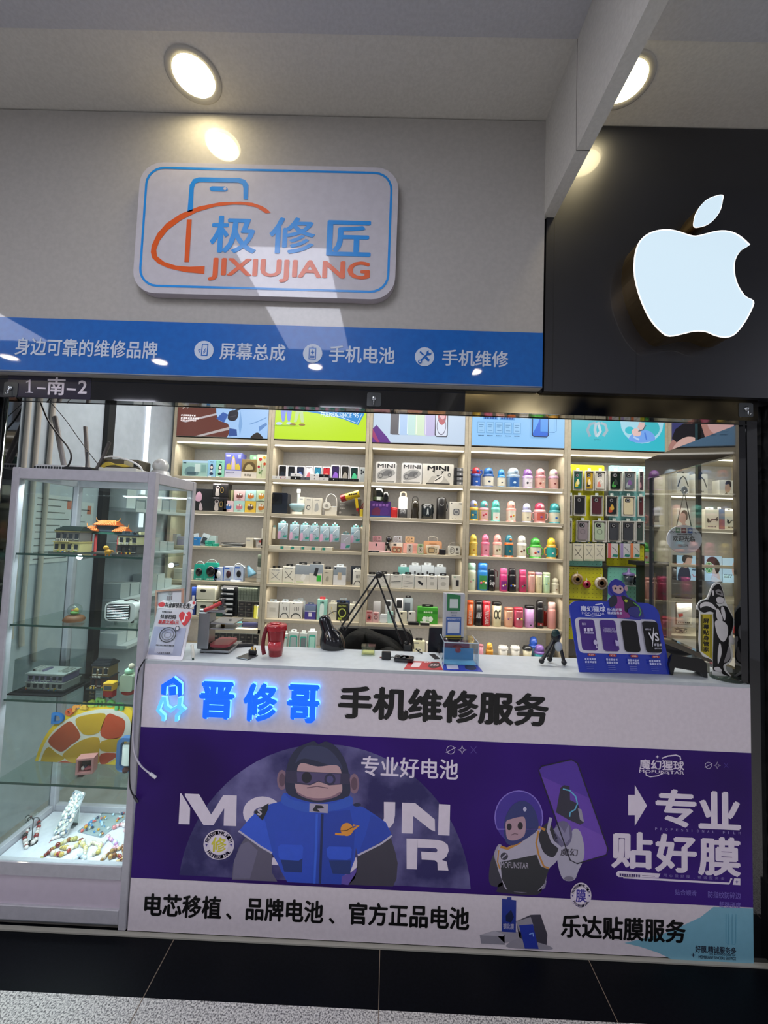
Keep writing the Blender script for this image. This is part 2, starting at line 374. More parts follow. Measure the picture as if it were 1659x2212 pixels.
for i, (x, y) in enumerate(HALL_PANELS):
    o = empty('hall_panel_light', (x, y, CEIL-.005), 'long white panel light of the hall ceiling, %s column, %s row' % (['middle', 'left', 'right'][i % 3], ['near', 'far'][i//3]), 'light', 'hall ceiling panels')
    G().box(-.29, .29, -.63, .63, -.006, .004, 'c8c8c8').build('frame', o)
    G().box(-.268, .268, -.6, .6, -.008, -.0062, mat('e9ebfa', 'emit', HALL_PANEL_E)).build('diffuser', o)
# ================================================================ fascia: blue band, logo board, film
BLUE = proc('blue_vinyl', '005cb0', '0062b8', 40, .5, coat=.4, spec=.3)
bb = empty('blue_sign_band', (0, YF, ZFB), 'long glossy blue sign band with white lettering under the white fascia', 'sign')
O = (0, YF, ZFB); yb = YF-.004
g = G(); g.box(-5, FXR-.001, -.004, 0, 0, ZBL-ZFB, BLUE); g.box(-5, FXR-.001, -.005, -.0041, 0, .004, '7d8794'); g.build('band_panel', bb)
g = G(); LW = mm('c2cfe0')
plane_text(g, '身边可靠的维修品牌', 33, 341, 733.5, 771.5, yb, LW, .018, O=O)
g.build('slogan_lettering', bb, label='white slogan lettering')
for s, a, b, t, u, nm in (('屏幕总成', 475, 617, 742, 779, 'screen'), ('手机电池', 711, 853, 748, 785, 'battery'), ('手机维修', 955, 1098, 757, 792, 'repair')):
    g = G(); plane_text(g, s, a, b, t, u, yb, LW, .018, O=O); g.build('service_lettering', bb)
ic = []
for (u, v), k in (((441, 757), 0), ((675.5, 764), 1), ((917, 771), 2)):
    g = G(); c = PY(u, v, yb); r = abs(PY(u+21, v, yb).x-c.x)
    C0 = (c.x-r, yb-.0012-YF, c.z-r-ZFB); ex = (2*r, 0, 0); ez = (0, 0, 2*r); B = BLUE
    sp = [('e', .5, .5, .5, .5, 'c2cfe0')]
    if k == 0: sp += [('p', [(.36, .2), (.7, .2), (.72, .84), (.38, .84)], B), ('p', [(.41, .26), (.65, .26), (.67, .79), (.43, .79)], 'c2cfe0'), ('l', [(.48, .38), (.6, .6)], .035, B), ('l', [(.5, .3), (.62, .5)], .03, B), ('l', [(.28, .36), (.24, .5), (.34, .52)], .05, B)]
    if k == 1: sp += [('p', [(.3, .18), (.68, .18), (.68, .8), (.3, .8)], B), ('r', .42, .8, .56, .86, B), ('r', .34, .23, .64, .74, 'c2cfe0'), ('p', [(.52, .72), (.4, .52), (.49, .52), (.45, .4), (.6, .58), (.5, .58)], B), ('r', .37, .33, .61, .37, B), ('r', .37, .26, .61, .3, B)]
    if k == 2: sp += [('l', [(.28, .24), (.7, .7)], .1, B), ('l', [(.26, .76), (.45, .58)], .08, B), ('l', [(.56, .46), (.74, .28)], .13, B), ('e', .72, .7, .13, .13, B), ('e', .78, .76, .08, .08, 'c2cfe0'), ('e', .27, .22, .1, .1, B), ('e', .27, .22, .045, .045, 'c2cfe0')]
    g.art(sp, C0, ex, ez); g.build('service_icon', bb)
# logo board
YB = YF-.034
lb = empty('logo_signboard', (0, YF, 0), 'white rounded rectangular signboard with blue outline, blue and orange lettering', 'sign')
zc = (0, 0, 2)
p = [PY(*q, YB) for q in ((294, 500), (857, 510), (578, 356), (575, 640))]
x0, x1, z1, z0 = p[0].x, p[1].x, p[2].z, p[3].z
BW = proc('white_acrylic_sign', 'c0bdc4', 'c5c2c9', 40, .45, coat=.8, spec=.15)
g = G(); g.rrect(x0, x1, z0, z1, .085, -.034, -.004, BW, mat('b0a8b0')); g.build('board', lb)
def ringart(g, x0, x1, z0, z1, r, t, y, m): 
    a, b = rr(x0, x1, z0, z1, r), rr(x0+t, x1-t, z0+t, z1-t, max(r-t, .002)); n = len(a)
    g.add([(p[0], y, p[1]) for p in a+b], [(i, (i+1) % n, n+(i+1) % n, n+i) for i in range(n)], m)
SB = mat('1a8ee0', 'satin'); SO = mat('dd5a18', 'satin')
g = G(); ringart(g, x0+.022, x1-.022, z0+.024, z1-.018, .07, .0085, -.0348, SB); g.build('outline', lb, label='thin blue outline')
def A(pts, m, gg, k=1, sm=False, z=zc):
    q = px(pts, YB, (0, YF, 0), .0006*k+.0004, z)
    if sm: q = [tuple(v) for v in smooth_loop(q)]
    gg.poly(q, m)
g = G()
A([(810, 918), (820, 800), (835, 775), (860, 767), (1035, 770), (1060, 778), (1074, 800), (1072, 862), (1052, 862), (1052, 815), (1048, 798), (1030, 790), (862, 787), (845, 793), (838, 812), (833, 912)], SB, g)
A([(915, 806), (972, 807), (984, 815), (984, 822), (972, 828), (915, 826), (906, 820), (906, 812)], SB, g)
A([(968, 812), (976, 811), (980, 817), (976, 823), (968, 822), (965, 817)], BW, g, 2)
g.build('phone_emblem', lb, label='blue phone outline emblem')
g = G()
A([(885, 1150), (883, 1184), (800, 1176), (730, 1160), (685, 1140), (658, 1115), (652, 1090), (656, 1060), (680, 1010), (720, 965), (780, 925), (860, 893), (950, 875), (1040, 872), (1090, 877), (1130, 890), (1155, 905), (1170, 920), (1148, 922), (1110, 897), (1060, 886), (1010, 884), (930, 893), (850, 917), (780, 953), (725, 995), (690, 1040), (675, 1080), (680, 1108), (710, 1132), (760, 1148), (820, 1153)], SO, g)
A([(808, 950), (829, 950), (817, 1133), (797, 1133)], SO, g, 2)
g.build('orbit_emblem', lb, label='orange swoosh emblem')
g = G()
for s, a, b, t, u in (('极', 908, 1110, 934, 1094), ('修', 1164, 1362, 940, 1098), ('匠', 1412, 1604, 954, 1108)):
    plane_text(g, s, a/2, b/2, t/2, u/2, YB, SB, .02, O=(0, YF, 0))
g.build('chinese_lettering', lb, label='blue characters 极修匠')
g = G(); plane_text(g, 'JIXIUJIANG', 450, 799, 561, 611, YB, SO, .03, O=(0, YF, 0)); g.build('latin_lettering', lb, label='orange letters JIXIUJIANG')
# ================================================================ lit apple-shaped emblem on the dark fascia
YE = YF+.012; YA = YE-.075
ap = empty('fruit_emblem_sign', (0, YE, 0), 'large illuminated white apple-shaped emblem on the dark fascia', 'sign')
O = (0, YE, 0); zc2 = (830, 0, 2.0012)
body = [(1105, 1040), (1150, 1005), (1210, 992), (1260, 997), (1310, 1013), (1345, 1020), (1390, 1010), (1440, 998), (1490, 999), (1535, 1018), (1575, 1052), (1577, 1061), (1540, 1085), (1517, 1125), (1514, 1175), (1528, 1230), (1560, 1280), (1597, 1302), (1588, 1340), (1555, 1400), (1515, 1447), (1475, 1460), (1430, 1452), (1390, 1436), (1340, 1434), (1290, 1445), (1235, 1455), (1200, 1440), (1150, 1385), (1112, 1310), (1088, 1235), (1078, 1170), (1083, 1095)]
leaf = [(1340, 983), (1338, 950), (1350, 915), (1380, 875), (1415, 853), (1461, 843), (1462, 870), (1450, 915), (1420, 955), (1385, 977)]
def loop3(pts, sm, yy): 
    q = px(pts, yy, O, 0, zc2); return [(a[0], a[2]) for a in (smooth_loop(q, 4) if sm else q)]
AP = mat('d6ecfa', 'emit', .93); SIDE = mat('a8906a', 'metal')
def scl(q, s): 
    cx = sum(a for a, b in q)/len(q); cz = sum(b for a, b in q)/len(q); return [(cx+(a-cx)*s, cz+(b-cz)*s) for a, b in q]
bl = loop3(body, False, YA); ll = loop3(leaf, True, YA)
bl = [(v.x, v.y) for v in smooth_loop([(a, b) for a, b in bl], 3)]
for q, nm in ((bl, 'fruit_body'), (ll, 'leaf')):
    g = G(); g.prism(q, -.075, 0, AP, SIDE); b_ = g.build(nm, ap)
    n = len(q); g = G(); g.hollow(q, scl(q, .985), -.0765, -.074, mat('ffffff', 'emit', 1.6)); g.build('lit_rim', b_)
# adhesive hooks on the header
for (u, v), lb_ in (((24.5, 841), 'grey square adhesive hook beside the unit number sticker'), ((808, 863.5), 'dark square adhesive hook in the middle of the header'), ((1610, 886), 'dark square adhesive hook at the right end of the header')):
    c = PY(u, v, -.05); e = empty('adhesive_hook', (c.x, -.05, c.z), lb_, 'hook', 'adhesive hooks on the header')
    G().rrect(-.027, .027, -.027, .027, .007, -.003, 0, mat('3a3e40', 'gloss')).build('base_plate', e)
    g = G(); g.ball((0, -.006, .004), .009, mat('c8ccd0', 'chrome'), sy=.5); g.tube([(0, -.008, .004), (0, -.012, -.01), (0, -.012, -.02), (0, -.018, -.024), (0, -.024, -.018)], .0022, mat('c8ccd0', 'chrome'), sub=3); g.build('hook', e)
# ================================================================ shelving wall
YS, YBK = 1.6308, 1.955
S0, SW = -.966, .8
ROWZ = dict(A=1.9259, B=1.6478, C=1.3629, D=1.0865, E=.8052, F=.525, G=.26)
UP = [-1.766, -.966, -.166, .634, 1.434, 2.234, 3.034]
BAYN = ['far left', 'second', 'third', 'bottle', 'pegboard', 'right end']
LEDM = mat('fbf6ea', 'emit', 2.2)
for k in range(6):
    a, b = UP[k]+.001, UP[k+1]-.001
    e = empty('shelving_bay', ((a+b)/2, YS, 0), 'tall pale maple shelving unit, %s bay%s' % (BAYN[k], [' behind the glass cabinet', ' with boxed phones and cable packs', ' with speakers and small white boxes', ' full of drinking bottles', ' holding yellow and green pegboards', ' behind the glass window'][k]), 'shelving', 'shelving bays of the back wall')
    w = (b-a)/2
    for s in (-1, 1): G().box(s*w-.024*(s > 0), s*w+.024*(s < 0), 0, .32, 0, 2.86, SHELFM).build('side_panel', e)
    G().box(-w, w, .32, .33, 0, 2.86, BACKM).build('back_panel', e)
    for r, z in ROWZ.items():
        if k == 4 and r in 'ABCDE': continue
        G().box(-w+.025, w-.025, .002, .319, z-.024, z, SHELFM, .002).build('shelf_board', e)
    G().box(-w+.025, w-.025, .002, .319, 2.21, 2.242, SHELFM).build('shelf_board', e, label='thick board under the lit poster')
    for z, yy in ((2.203, .012), (1.896, .016)):
        if k == 4 and z < 2: continue
        G().box(-w+.03, w-.03, yy, yy+.014, z-.004, z+.005, LEDM).build('led_strip', e)
    if k not in (4,):
        G().box(-w+.03, w-.03, .016, .026, ROWZ['B']-.03, ROWZ['B']-.0245, mat('fbf0dc', 'emit', .9)).build('led_strip', e)
for k in range(6):
    area('shelf_led_and_fill', ((UP[k]+UP[k+1])/2, YS+.03, 2.19), .7, 1.7, (1, .97, .9), (0.25, 0, 0), sy=.03)
    if k != 4: area('shelf_led_and_fill', ((UP[k]+UP[k+1])/2, YS+.035, 1.885), .7, 1.4, (1, .96, .88), (0.25, 0, 0), sy=.03)
    for z in (1.60, 1.32, 1.045, .765):  # fill lamps added to brighten the lower rows; most boards here carry no strip
        if k != 4: area('shelf_led_and_fill', ((UP[k]+UP[k+1])/2, YS+.035, z), .7, 1.2, (1, .95, .86), (0.25, 0, 0), sy=.03)
# lit posters
PZ0, PZ1 = 2.2515, 2.80
def lit(k, label, bg, specs, e=.95):
    a, b = UP[k]+.026, UP[k+1]-.026; w = b-a
    o = empty('lit_poster', (a, YS-.004, PZ0), label, 'poster', 'lit posters above the shelves')
    G().box(0, w, .002, .06, 0, PZ1-PZ0, '8c8880').build('lightbox_frame', o)
    g = G(); g.box(.003, w-.003, 0, .002, .003, PZ1-PZ0-.003, mat(bg, 'emit', e))
    g.art(specs, (0, -.0003, 0), (w, 0, 0), (0, 0, .5*w), e=e); g.build('printed_picture', o)
# unit square is w wide and w/2 high; the photograph shows only its lower part (y < .42)
lit(0, 'lit brown poster with a sports figure in pale blue shirt, above far left bay', '65382f', [
    ('p', [(.27, .0), (.64, .2), (.64, .27), (.2, -.0)], 'b0a8a8'), ('p', [(.1, .3), (.5, .52), (.5, .56), (.05, .32)], 'b8b0b4'),
    ('p', [(.56, .0), (.6, .16), (.56, .3), (.46, .36), (.43, .5), (.42, .7), (.5, 1), (1, 1), (1, 0)], '9cc0ea'),
    ('p', [(.43, .4), (.52, .32), (.56, .5), (.5, .55)], '3e5fa8'), ('p', [(.58, .02), (.67, .04), (.66, .18), (.58, .2)], '35508f'),
    ('p', [(.68, .25), (.7, .05), (.72, .3), (.69, .6)], '7ba3d4'), ('p', [(.9, .25), (.98, .35), (.99, .3), (.91, .15)], '5c86c0'), ('l', [(.98, .46), (.88, .36), (.8, .3)], .01, '6e97cc'),
    ('sp', [(.56, .4), (.62, .36), (.66, .42), (.67, .55), (.63, .6), (.57, .56)], '2b2a33'), ('l', [(.58, .45), (.65, .48)], .008, '4a4850'), ('l', [(.63, .58), (.69, .64)], .02, '2b2a33'),
    ('sp', [(.82, .0), (.86, .1), (.9, .12), (.94, .05), (.95, .0)], '2b2523'),
    ('l', [(.78, .68), (.8, .645), (.86, .67)], .012, 'b5683f'), ('o', .61, .66, .02, .05, .3, '4a5f88'), ('b', .64, .66, .68, .7, '5070a8'),
    ('l', [(.05, .64), (.07, .67), (.06, .6), (.1, .65), (.11, .61), (.14, .66), (.18, .64)], .006, 'f4eeee'),
    ('b', .045, .43, .21, .47, 'f0e8e8'), ('b', .045, .365, .25, .41, 'f0e8e8'), ('b', .045, .32, .22, .355, 'e0d0d0')])
lit(1, 'lit lime green poster with blue banner reading FRIENDS SINCE 95', 'b7dc1a', [
    ('p', [(.2, .62), (.35, .62), (.6, .55), (.75, .48), (.91, .36), (.97, .6), (1, 1), (.2, 1)], '2a86cc'),
    ('l', [(.2, .68), (.38, .66), (.6, .6), (.76, .5), (.9, .4), (.95, .62)], .006, 'd8f0ff'),
    ('sp', [(.08, .4), (.06, .75), (.13, .9), (.18, .75), (.17, .42), (.14, .42), (.12, .62), (.11, .42)], '7f8fe0'),
    ('e', .05, .34, .035, .035, 'b8ccf0'), ('e', .16, .35, .03, .03, 'b8ccf0'),
    ('p', [(.21, .38), (.23, .7), (.3, .7), (.32, .38), (.29, .38), (.265, .6), (.24, .38)], 'b9cf9a'),
    ('e', .2, .33, .035, .025, '8a6a30'), ('e', .3, .33, .035, .025, '8a6a30'),
    ('e', .13, .3, .14, .012, '8fb82a'), ('t', 'FRIENDS SINCE ‘95', .5, .52, .91, .62, 'd2e6f5', .02)])
lit(2, 'lit pale grey poster with a row of pastel phones', 'b9cbe0', [
    ('p', [(.0, .0), (0, .3), (.04, .38), (.16, .12), (.2, .0)], '5c2a82'), ('p', [(.05, .0), (0, .12), (0, .3), (.08, .0)], '9a3a6a'),
    ('p', [(.19, .2), (.19, 1), (.29, 1), (.29, .18), (.21, .18)], '5c5a60'), ('p', [(.28, .2), (.28, 1), (.38, 1), (.38, .18), (.3, .18)], 'a9c4e6'),
    ('p', [(.37, .2), (.37, 1), (.48, 1), (.48, .18), (.39, .18)], 'b9d8d4'), ('p', [(.46, .2), (.46, 1), (.58, 1), (.58, .18), (.48, .18)], 'c8dcc0'),
    ('p', [(.56, .2), (.56, 1), (.68, 1), (.68, .18), (.58, .18)], 'b7b0d6'),
    ('l', [(.285, 1), (.285, .2)], .006, 'e8f0f8'), ('l', [(.375, 1), (.375, .2)], .006, 'e8f4f0'), ('l', [(.47, 1), (.47, .2)], .006, 'eef4e8'), ('l', [(.57, 1), (.57, .2)], .006, 'e8e4f4'),
    ('p', [(.68, .18), (.67, .2), (.67, 1), (.81, 1), (.81, .2), (.8, .16), (.69, .16)], '3c3c48'), ('p', [(.685, .19), (.68, .22), (.68, 1), (.8, 1), (.8, .22), (.795, .18), (.7, .18)], 'cfd6e6'),
    ('e', .745, .62, .045, .2, 'b05a62'), ('o', .74, .4, .05, .2, .12, '6c6a80'), ('e', .75, .7, .035, .16, 'd8a8b0')])
lit(3, 'lit light blue poster with tempered glass diagrams and a phone', '8cc0ee', [
    ('r', .12, .58, .28, .66, '5a9ad8'), ('r', .3, .58, .46, .66, '5a9ad8'), ('b', .13, .59, .27, .64, '1e4f96'), ('b', .31, .59, .45, .64, '1e4f96')]
    + [('o', .1+.09*i, .4, .04, .13, .06, '5588b8') for i in ()] + [s for i in range(5) for s in (('r', .06+.095*i, .28, .14+.095*i, .52, '5c93c8'), ('r', .064+.095*i, .288, .136+.095*i, .512, '93c2ea'), ('r', .075+.095*i, .45, .125+.095*i, .462, '4a7cae'), ('r', .075+.095*i, .41, .115+.095*i, .42, '4a7cae'), ('r', .08+.095*i, .33, .125+.095*i, .34, '4a7cae'), ('b', .07+.095*i, .215, .13+.095*i, .235, '24466c'))]
    + [('p', [(.64, .26), (.64, .8), (.82, .8), (.82, .26), (.8, .22), (.66, .22)], '16264e'), ('p', [(.65, .27), (.65, .8), (.81, .8), (.81, .27), (.8, .24), (.66, .24)], '1d62d0'), ('p', [(.65, .3), (.7, .5), (.75, .8), (.65, .8)], '57a0ec'),
       ('l', [(.73, .8), (.73, .36), (.75, .33), (.88, .33), (.9, .36), (.9, .8)], .005, '3c78b4'), ('r', .73, .34, .81, .8, '4f94e4')])
lit(4, 'lit turquoise poster with a neckband speaker and a circular portrait', '35b4c4', [
    ('l', [(.2, .28), (.17, .42), (.2, .55), (.26, .58)], .03, '8aa4b4'), ('l', [(.27, .28), (.25, .42), (.26, .55), (.3, .58)], .03, 'a8bcc8'), ('l', [(.34, .3), (.38, .42), (.36, .55), (.31, .58)], .03, '9ab0bc'), ('l', [(.27, .28), (.31, .4), (.29, .54)], .028, 'b8ccd6'),
    ('t', 'G7 Pro', .24, .2, .31, .23, '12404a'), ('e', .75, .62, .23, .46, '9ecfe0'), ('e', .83, .5, .11, .2, '3fb0bc'), ('e', .62, .44, .05, .08, '35b4c4'),
    ('sp', [(.61, .24), (.7, .18), (.82, .2), (.89, .26), (.86, .4), (.77, .46), (.66, .38)], '6f9fe4'), ('l', [(.66, .3), (.72, .24)], .02, 'a9c6ee'), ('l', [(.78, .4), (.8, .24)], .015, '4a7ad0'),
    ('sp', [(.64, .42), (.66, .33), (.72, .32), (.74, .4), (.7, .48), (.66, .47)], 'd8b8b4'), ('p', [(.7, .5), (.72, .62), (.78, .62), (.77, .48), (.74, .44)], 'd0b0ac'), ('l', [(.71, .42), (.76, .46), (.79, .56)], .012, '50606a')], .9)
lit(5, 'lit dark violet poster showing part of a woman\'s face and shoulder', '3b3d6e', [
    ('sp', [(.0, .0), (.02, .3), (.14, .5), (.26, .66), (.5, .7), (.62, .4), (.6, .1), (.5, 0)], 'a87a72'), ('p', [(0, .3), (.04, .5), (.16, .68), (.3, .7), (.36, .3), (.44, .1), (.3, .1), (.2, .32), (.06, .2)], '1c1a20'),
    ('sp', [(.02, .0), (.06, .22), (.16, .34), (.26, .32), (.33, .2), (.34, 0)], 'c8a49c'), ('sp', [(.38, .62), (.44, .44), (.55, .36), (.62, .5), (.66, .64), (.6, .9), (.4, .9)], 'c09a98'),
    ('p', [(.56, .4), (.6, .42), (.61, .37), (.57, .36)], '8c4a50'), ('p', [(.62, .0), (.62, .3), (.7, .5), (.85, .52), (.95, .3), (.96, 0)], '17151c'), ('sp', [(.4, .0), (.42, .22), (.52, .34), (.6, .2), (.6, 0)], '4a4e90')], .8)
# ================================================================ the counter
XL, XR = -.9009, 1.4026
ct = empty('service_counter', ((XL+XR)/2, 0, 0), 'long white service counter with purple printed banner and blue lit lettering', 'counter')
OC = ((XL+XR)/2, 0, 0); hw = (XR-XL)/2
G().box(-hw, hw, .0005, .25, .988, 1.0, proc('counter_top_white', 'b6bdc3', 'bdc4ca', 30, .35)).build('worktop', ct)
G().box(-hw, hw, 0.0, .02, .012, .9878, CWHITE).box(-hw, hw, .021, .24, .012, .98, 'b4b0ba').build('front_panel', ct)
Z1, Z2, Z3, Z4 = (270, 1560, 2.9625), (820, 1560, 3.1904), (1240, 1560, 3.9594), (280, 1240, 3.95)
ban = G(); PURP = proc('purple_print', '2a1058', '3f1e82', 1.2, .5, spec=.2)
ban.box(-hw, hw-.0005, -.001, -.0001, .2003, .7502, PURP); ban = ban.build('printed_banner', ct)
TEAL = mat(lift('5f8c9e', .6), 'satin')
def P2(gg, pts, m, k=1, sm=False, z=Z1):
    q = px(pts, 0, OC, .001+.0001*k, z)
    if sm: q = [tuple(v) for v in smooth_loop(q, 4)]
    gg.poly(q, mat(lift(m), 'satin') if isinstance(m, str) else m)
def E2(gg, cx, cy, rx, ry, m, k=1, z=Z1): P2(gg, [(cx+rx*math.cos(i*PI/14), cy+ry*math.sin(i*PI/14)) for i in range(28)], m, k, False, z)
def L2(gg, pts, w, m, k=1, z=Z1, closed=False):
    pts = [Vector(p) for p in pts]; n = len(pts); a = []; b = []
    for i, p in enumerate(pts):
        d = (pts[(i+1) % n if closed else min(i+1, n-1)]-pts[(i-1) % n if closed else max(i-1, 0)]).normalized(); nn = Vector((-d.y, d.x))*w/2
        a.append(p+nn); b.append(p-nn)
    q = px(a+b, 0, OC, .001+.0001*k, z)
    gg.add(q, [(i, (i+1) % n, n+(i+1) % n, n+i) for i in range(n if closed else n-1)], mat(lift(m), 'satin') if isinstance(m, str) else m)
def T2(gg, s, a, b, t, u, m, bold=.03, k=1, z=None, par=None, **kw):
    if z: a, b, t, u = z[0]+a/z[2], z[0]+b/z[2], z[1]+t/z[2], z[1]+u/z[2]
    plane_text(gg, s, a, b, t, u, 0, mat(lift(m), 'satin') if isinstance(m, str) else m, bold, .001+.0001*k, O=OC, **kw)
def ring_text(gg, s, cx, cy, r, a0, a1, size, m, k, z, flip=False, ry=None):
    ry = ry or r
    for i, ch in enumerate(s):
        if ch == ' ': continue
        t = a0+(a1-a0)*i/max(len(s)-1, 1); vs, fs = textgeo(ch, .03); out = []
        for x, y, l in vs:
            X_, Y_ = (x-.5)*size*.75, (y-.5)*size; rot = t if not flip else t+PI
            ca, sa = math.cos(rot), math.sin(rot)
            out.append((cx+r*math.sin(t)+X_*ca+Y_*sa, cy-ry*math.cos(t)+X_*sa-Y_*ca))
        gg.add(px(out, 0, OC, .001+.0001*k, z), fs, mat(lift(m), 'satin'))
# moon
MOON = proc('moon_print', '2a2560', '8580b8', 5, .5, detail=9, thr=(.42, .75))
c = PY(702, 1868, 0); R = abs(PY(1019, 1868, 0).x-c.x); cz = PY(702, 1607, 0).z-R
pts = [(c.x+R*math.cos(t)-OC[0], cz+R*math.sin(t)) for t in [PI*2*i/72 for i in range(72)]]
pts = [(x, max(z, .2008)) for x, z in pts if z > .2008-.03]
g = G(); g.poly([(x, -.0011, z) for x, z in pts], MOON); g.build('moon_picture', ban)
g = G(); WH = 'b3aab8'
for pts in ([(354, 455), (362, 455), (418, 548), (414, 652), (344, 650)], [(384, 456), (475, 459), (552, 590), (630, 465), (716, 468), (712, 664), (632, 661), (636, 548), (566, 658), (503, 656), (384, 470)]): P2(g, pts, WH, 2)
g.build('headline_letter', ban); g = G()
a = [(880+122*math.cos(i*PI/16), 578+105*math.sin(i*PI/16)) for i in range(33)]; L2(g, [(880+90*math.cos(i*PI/16), 578+70*math.sin(i*PI/16)) for i in range(32)], 68, WH, 2, Z1, True); g.build('headline_letter', ban)
for pts in ([(30, 548), (108, 550), (106, 640), (98, 690), (75, 722), (30, 745), (20, 690), (30, 660)], [(155, 553), (245, 556), (380, 668), (382, 751), (352, 740), (232, 645), (228, 766), (152, 764)], [(408, 563), (486, 567), (481, 780), (402, 776)],
            [(408, 563), (408, 563.5), (409, 564)]):
    g = G(); P2(g, pts, WH, 2, False, Z2); g.build('headline_letter', ban) if len(pts) > 3 else None
g = G(); P2(g, [(185, 800), (262, 802), (256, 1013), (186, 1010)], WH, 2, False, Z2)
P2(g, [(262, 802), (400, 810), (440, 820), (470, 845), (476, 885), (460, 925), (430, 948), (462, 960), (474, 1021), (400, 1018), (398, 965), (380, 950), (290, 945), (286, 890), (390, 896), (398, 885), (396, 874), (385, 866), (262, 862)], WH, 2, False, Z2)
g.build('headline_letter', ban); g = G()
P2(g, [(945, 865), (1000, 868), (1060, 920), (938, 910)], WH, 2); g.build('headline_letter', ban); g = G(); P2(g, [(1380, 985), (1480, 860), (1492, 920), (1440, 965)], WH, 2); P2(g, [(1380, 1034), (1385, 985), (1445, 962), (1490, 925), (1470, 1000), (1430, 1040)], '4d3c86', 3)
g.build('headline_letter', ban)
# figure in a blue uniform (generic)
g = G()
P2(g, [(770, 735), (730, 800), (695, 900), (685, 1006), (975, 1018), (940, 960), (940, 840)], '4a4658', 3)
P2(g, [(1490, 850), (1650, 760), (1700, 735), (1730, 830), (1745, 900), (1738, 1000), (1715, 1050), (1430, 1038), (1480, 960)], '2e2b38', 3)
P2(g, [(700, 880), (745, 780), (790, 760), (850, 820), (800, 1000), (690, 1000)], '57536a', 4)
P2(g, [(1020, 452), (1440, 470), (1450, 520), (1530, 545), (1600, 590), (1670, 640), (1709, 723), (1490, 850), (1478, 800), (1470, 880), (1440, 960), (1388, 985), (1384, 1037), (1040, 1022), (1010, 960), (965, 880), (940, 835), (728, 697), (800, 612), (870, 548), (930, 522), (1000, 505)], '1b3c9c', 4)
P2(g, [(728, 697), (800, 612), (870, 552), (900, 640), (945, 835)], '2447ae', 5); P2(g, [(1709, 723), (1650, 628), (1575, 590), (1540, 720), (1490, 850)], '1a3690', 5)
P2(g, [(1255, 575), (1440, 560), (1470, 700), (1460, 880), (1430, 960), (1385, 985), (1384, 1037), (1215, 1030)], '17338c', 5)
P2(g, [(960, 700), (1210, 690), (1195, 1028), (1040, 1022), (1000, 950), (965, 870)], '1d3c9e', 5)
L2(g, [(728, 694), (800, 745), (870, 795), (942, 836)], 12, '9a95a8', 6); L2(g, [(1709, 723), (1640, 775), (1560, 815), (1490, 850)], 12, '9a95a8', 6)
for a, b, c_, d in ((980, 780, 1142, 884), (1290, 792, 1452, 880)):
    P2(g, [(a+15, b+90), (c_-5, b+90), (c_-10, b+180), (a+40, b+175)], '12275e', 6); P2(g, [(a, b+14), (a+18, b), (c_-10, b+4), (c_, b+20), (c_-6, d-14), (c_-30, d), (a+20, d-6), (a+4, d-25)], '2346ad', 7)
L2(g, [(1228, 585), (1222, 800), (1212, 1030)], 14, '2850b4', 7); L2(g, [(1264, 585), (1256, 800), (1248, 1030)], 16, '0d1c48', 7)
P2(g, [(1018, 450), (1060, 490), (1200, 520), (1330, 516), (1442, 470), (1450, 530), (1330, 565), (1190, 578), (1080, 552), (1002, 512)], '24479f', 8, True)
P2(g, [(1182, 517), (1300, 522), (1298, 580), (1180, 572)], '8a8496', 9); P2(g, [(1200, 560), (1222, 528), (1262, 532), (1276, 548), (1230, 552), (1250, 572), (1210, 568)], '1a1a24', 10)
P2(g, [(825, 572), (920, 516), (914, 560), (882, 628)], '15161f', 9); T2(g, 'S', 848, 878, 550, 594, 'a09aa8', .05, 10, Z1)
E2(g, 1420, 684, 40, 42, 'b87a2c', 9); L2(g, [(1345, 712), (1395, 716), (1450, 692), (1496, 658), (1460, 658)], 14, 'b87a2c', 10); L2(g, [(1378, 694), (1420, 690), (1458, 668)], 6, '5c3a18', 11)
E2(g, 1486, 527, 26, 11, '17203c', 9)
for cx, cy in ((1006, 368), (1467, 392)): E2(g, cx, cy, 32, 64, '6e5665', 6); E2(g, cx, cy, 20, 42, '4f3b4a', 7)
P2(g, [(1032, 440), (1028, 330), (1055, 230), (1100, 165), (1150, 140), (1208, 120), (1240, 138), (1288, 122), (1350, 155), (1405, 235), (1432, 325), (1440, 455), (1380, 492), (1230, 514), (1090, 482)], '1d2038', 7, True)
P2(g, [(1150, 160), (1230, 150), (1300, 170), (1360, 230), (1390, 300), (1300, 270), (1150, 230), (1090, 260)], '2b2f4c', 8, True)
P2(g, [(1100, 330), (1108, 282), (1140, 260), (1235, 282), (1340, 272), (1380, 300), (1390, 400), (1384, 450), (1335, 480), (1230, 500), (1130, 470), (1090, 415)], '9c7e82', 9, True)
P2(g, [(1095, 440), (1180, 480), (1300, 480), (1384, 440), (1350, 476), (1230, 500), (1130, 472)], '6f5462', 10, True)
P2(g, [(1030, 308), (1230, 318), (1440, 328), (1438, 392), (1310, 402), (1240, 378), (1185, 402), (1030, 384)], '2c2842', 11)
P2(g, [(1100, 316), (1240, 322), (1380, 330), (1378, 390), (1305, 396), (1240, 372), (1185, 394), (1104, 380)], '42395c', 12)
E2(g, 1163, 352, 32, 36, '191826', 13); E2(g, 1312, 364, 36, 38, '24223c', 13); E2(g, 1312, 364, 22, 24, '3f3c66', 14); L2(g, [(1165, 418), (1230, 408), (1300, 420)], 6, '5a4450', 13)
g.build('uniformed_figure_picture', ban, label='printed figure in a blue uniform shirt with dark hood and visor')
g = G()
T2(g, '专业好电池', 780, 990, 1636, 1680, 'b8b0be', .018, 2); g.build('battery_slogan_lettering', ban, label='pale characters 专业好电池'); g = G()
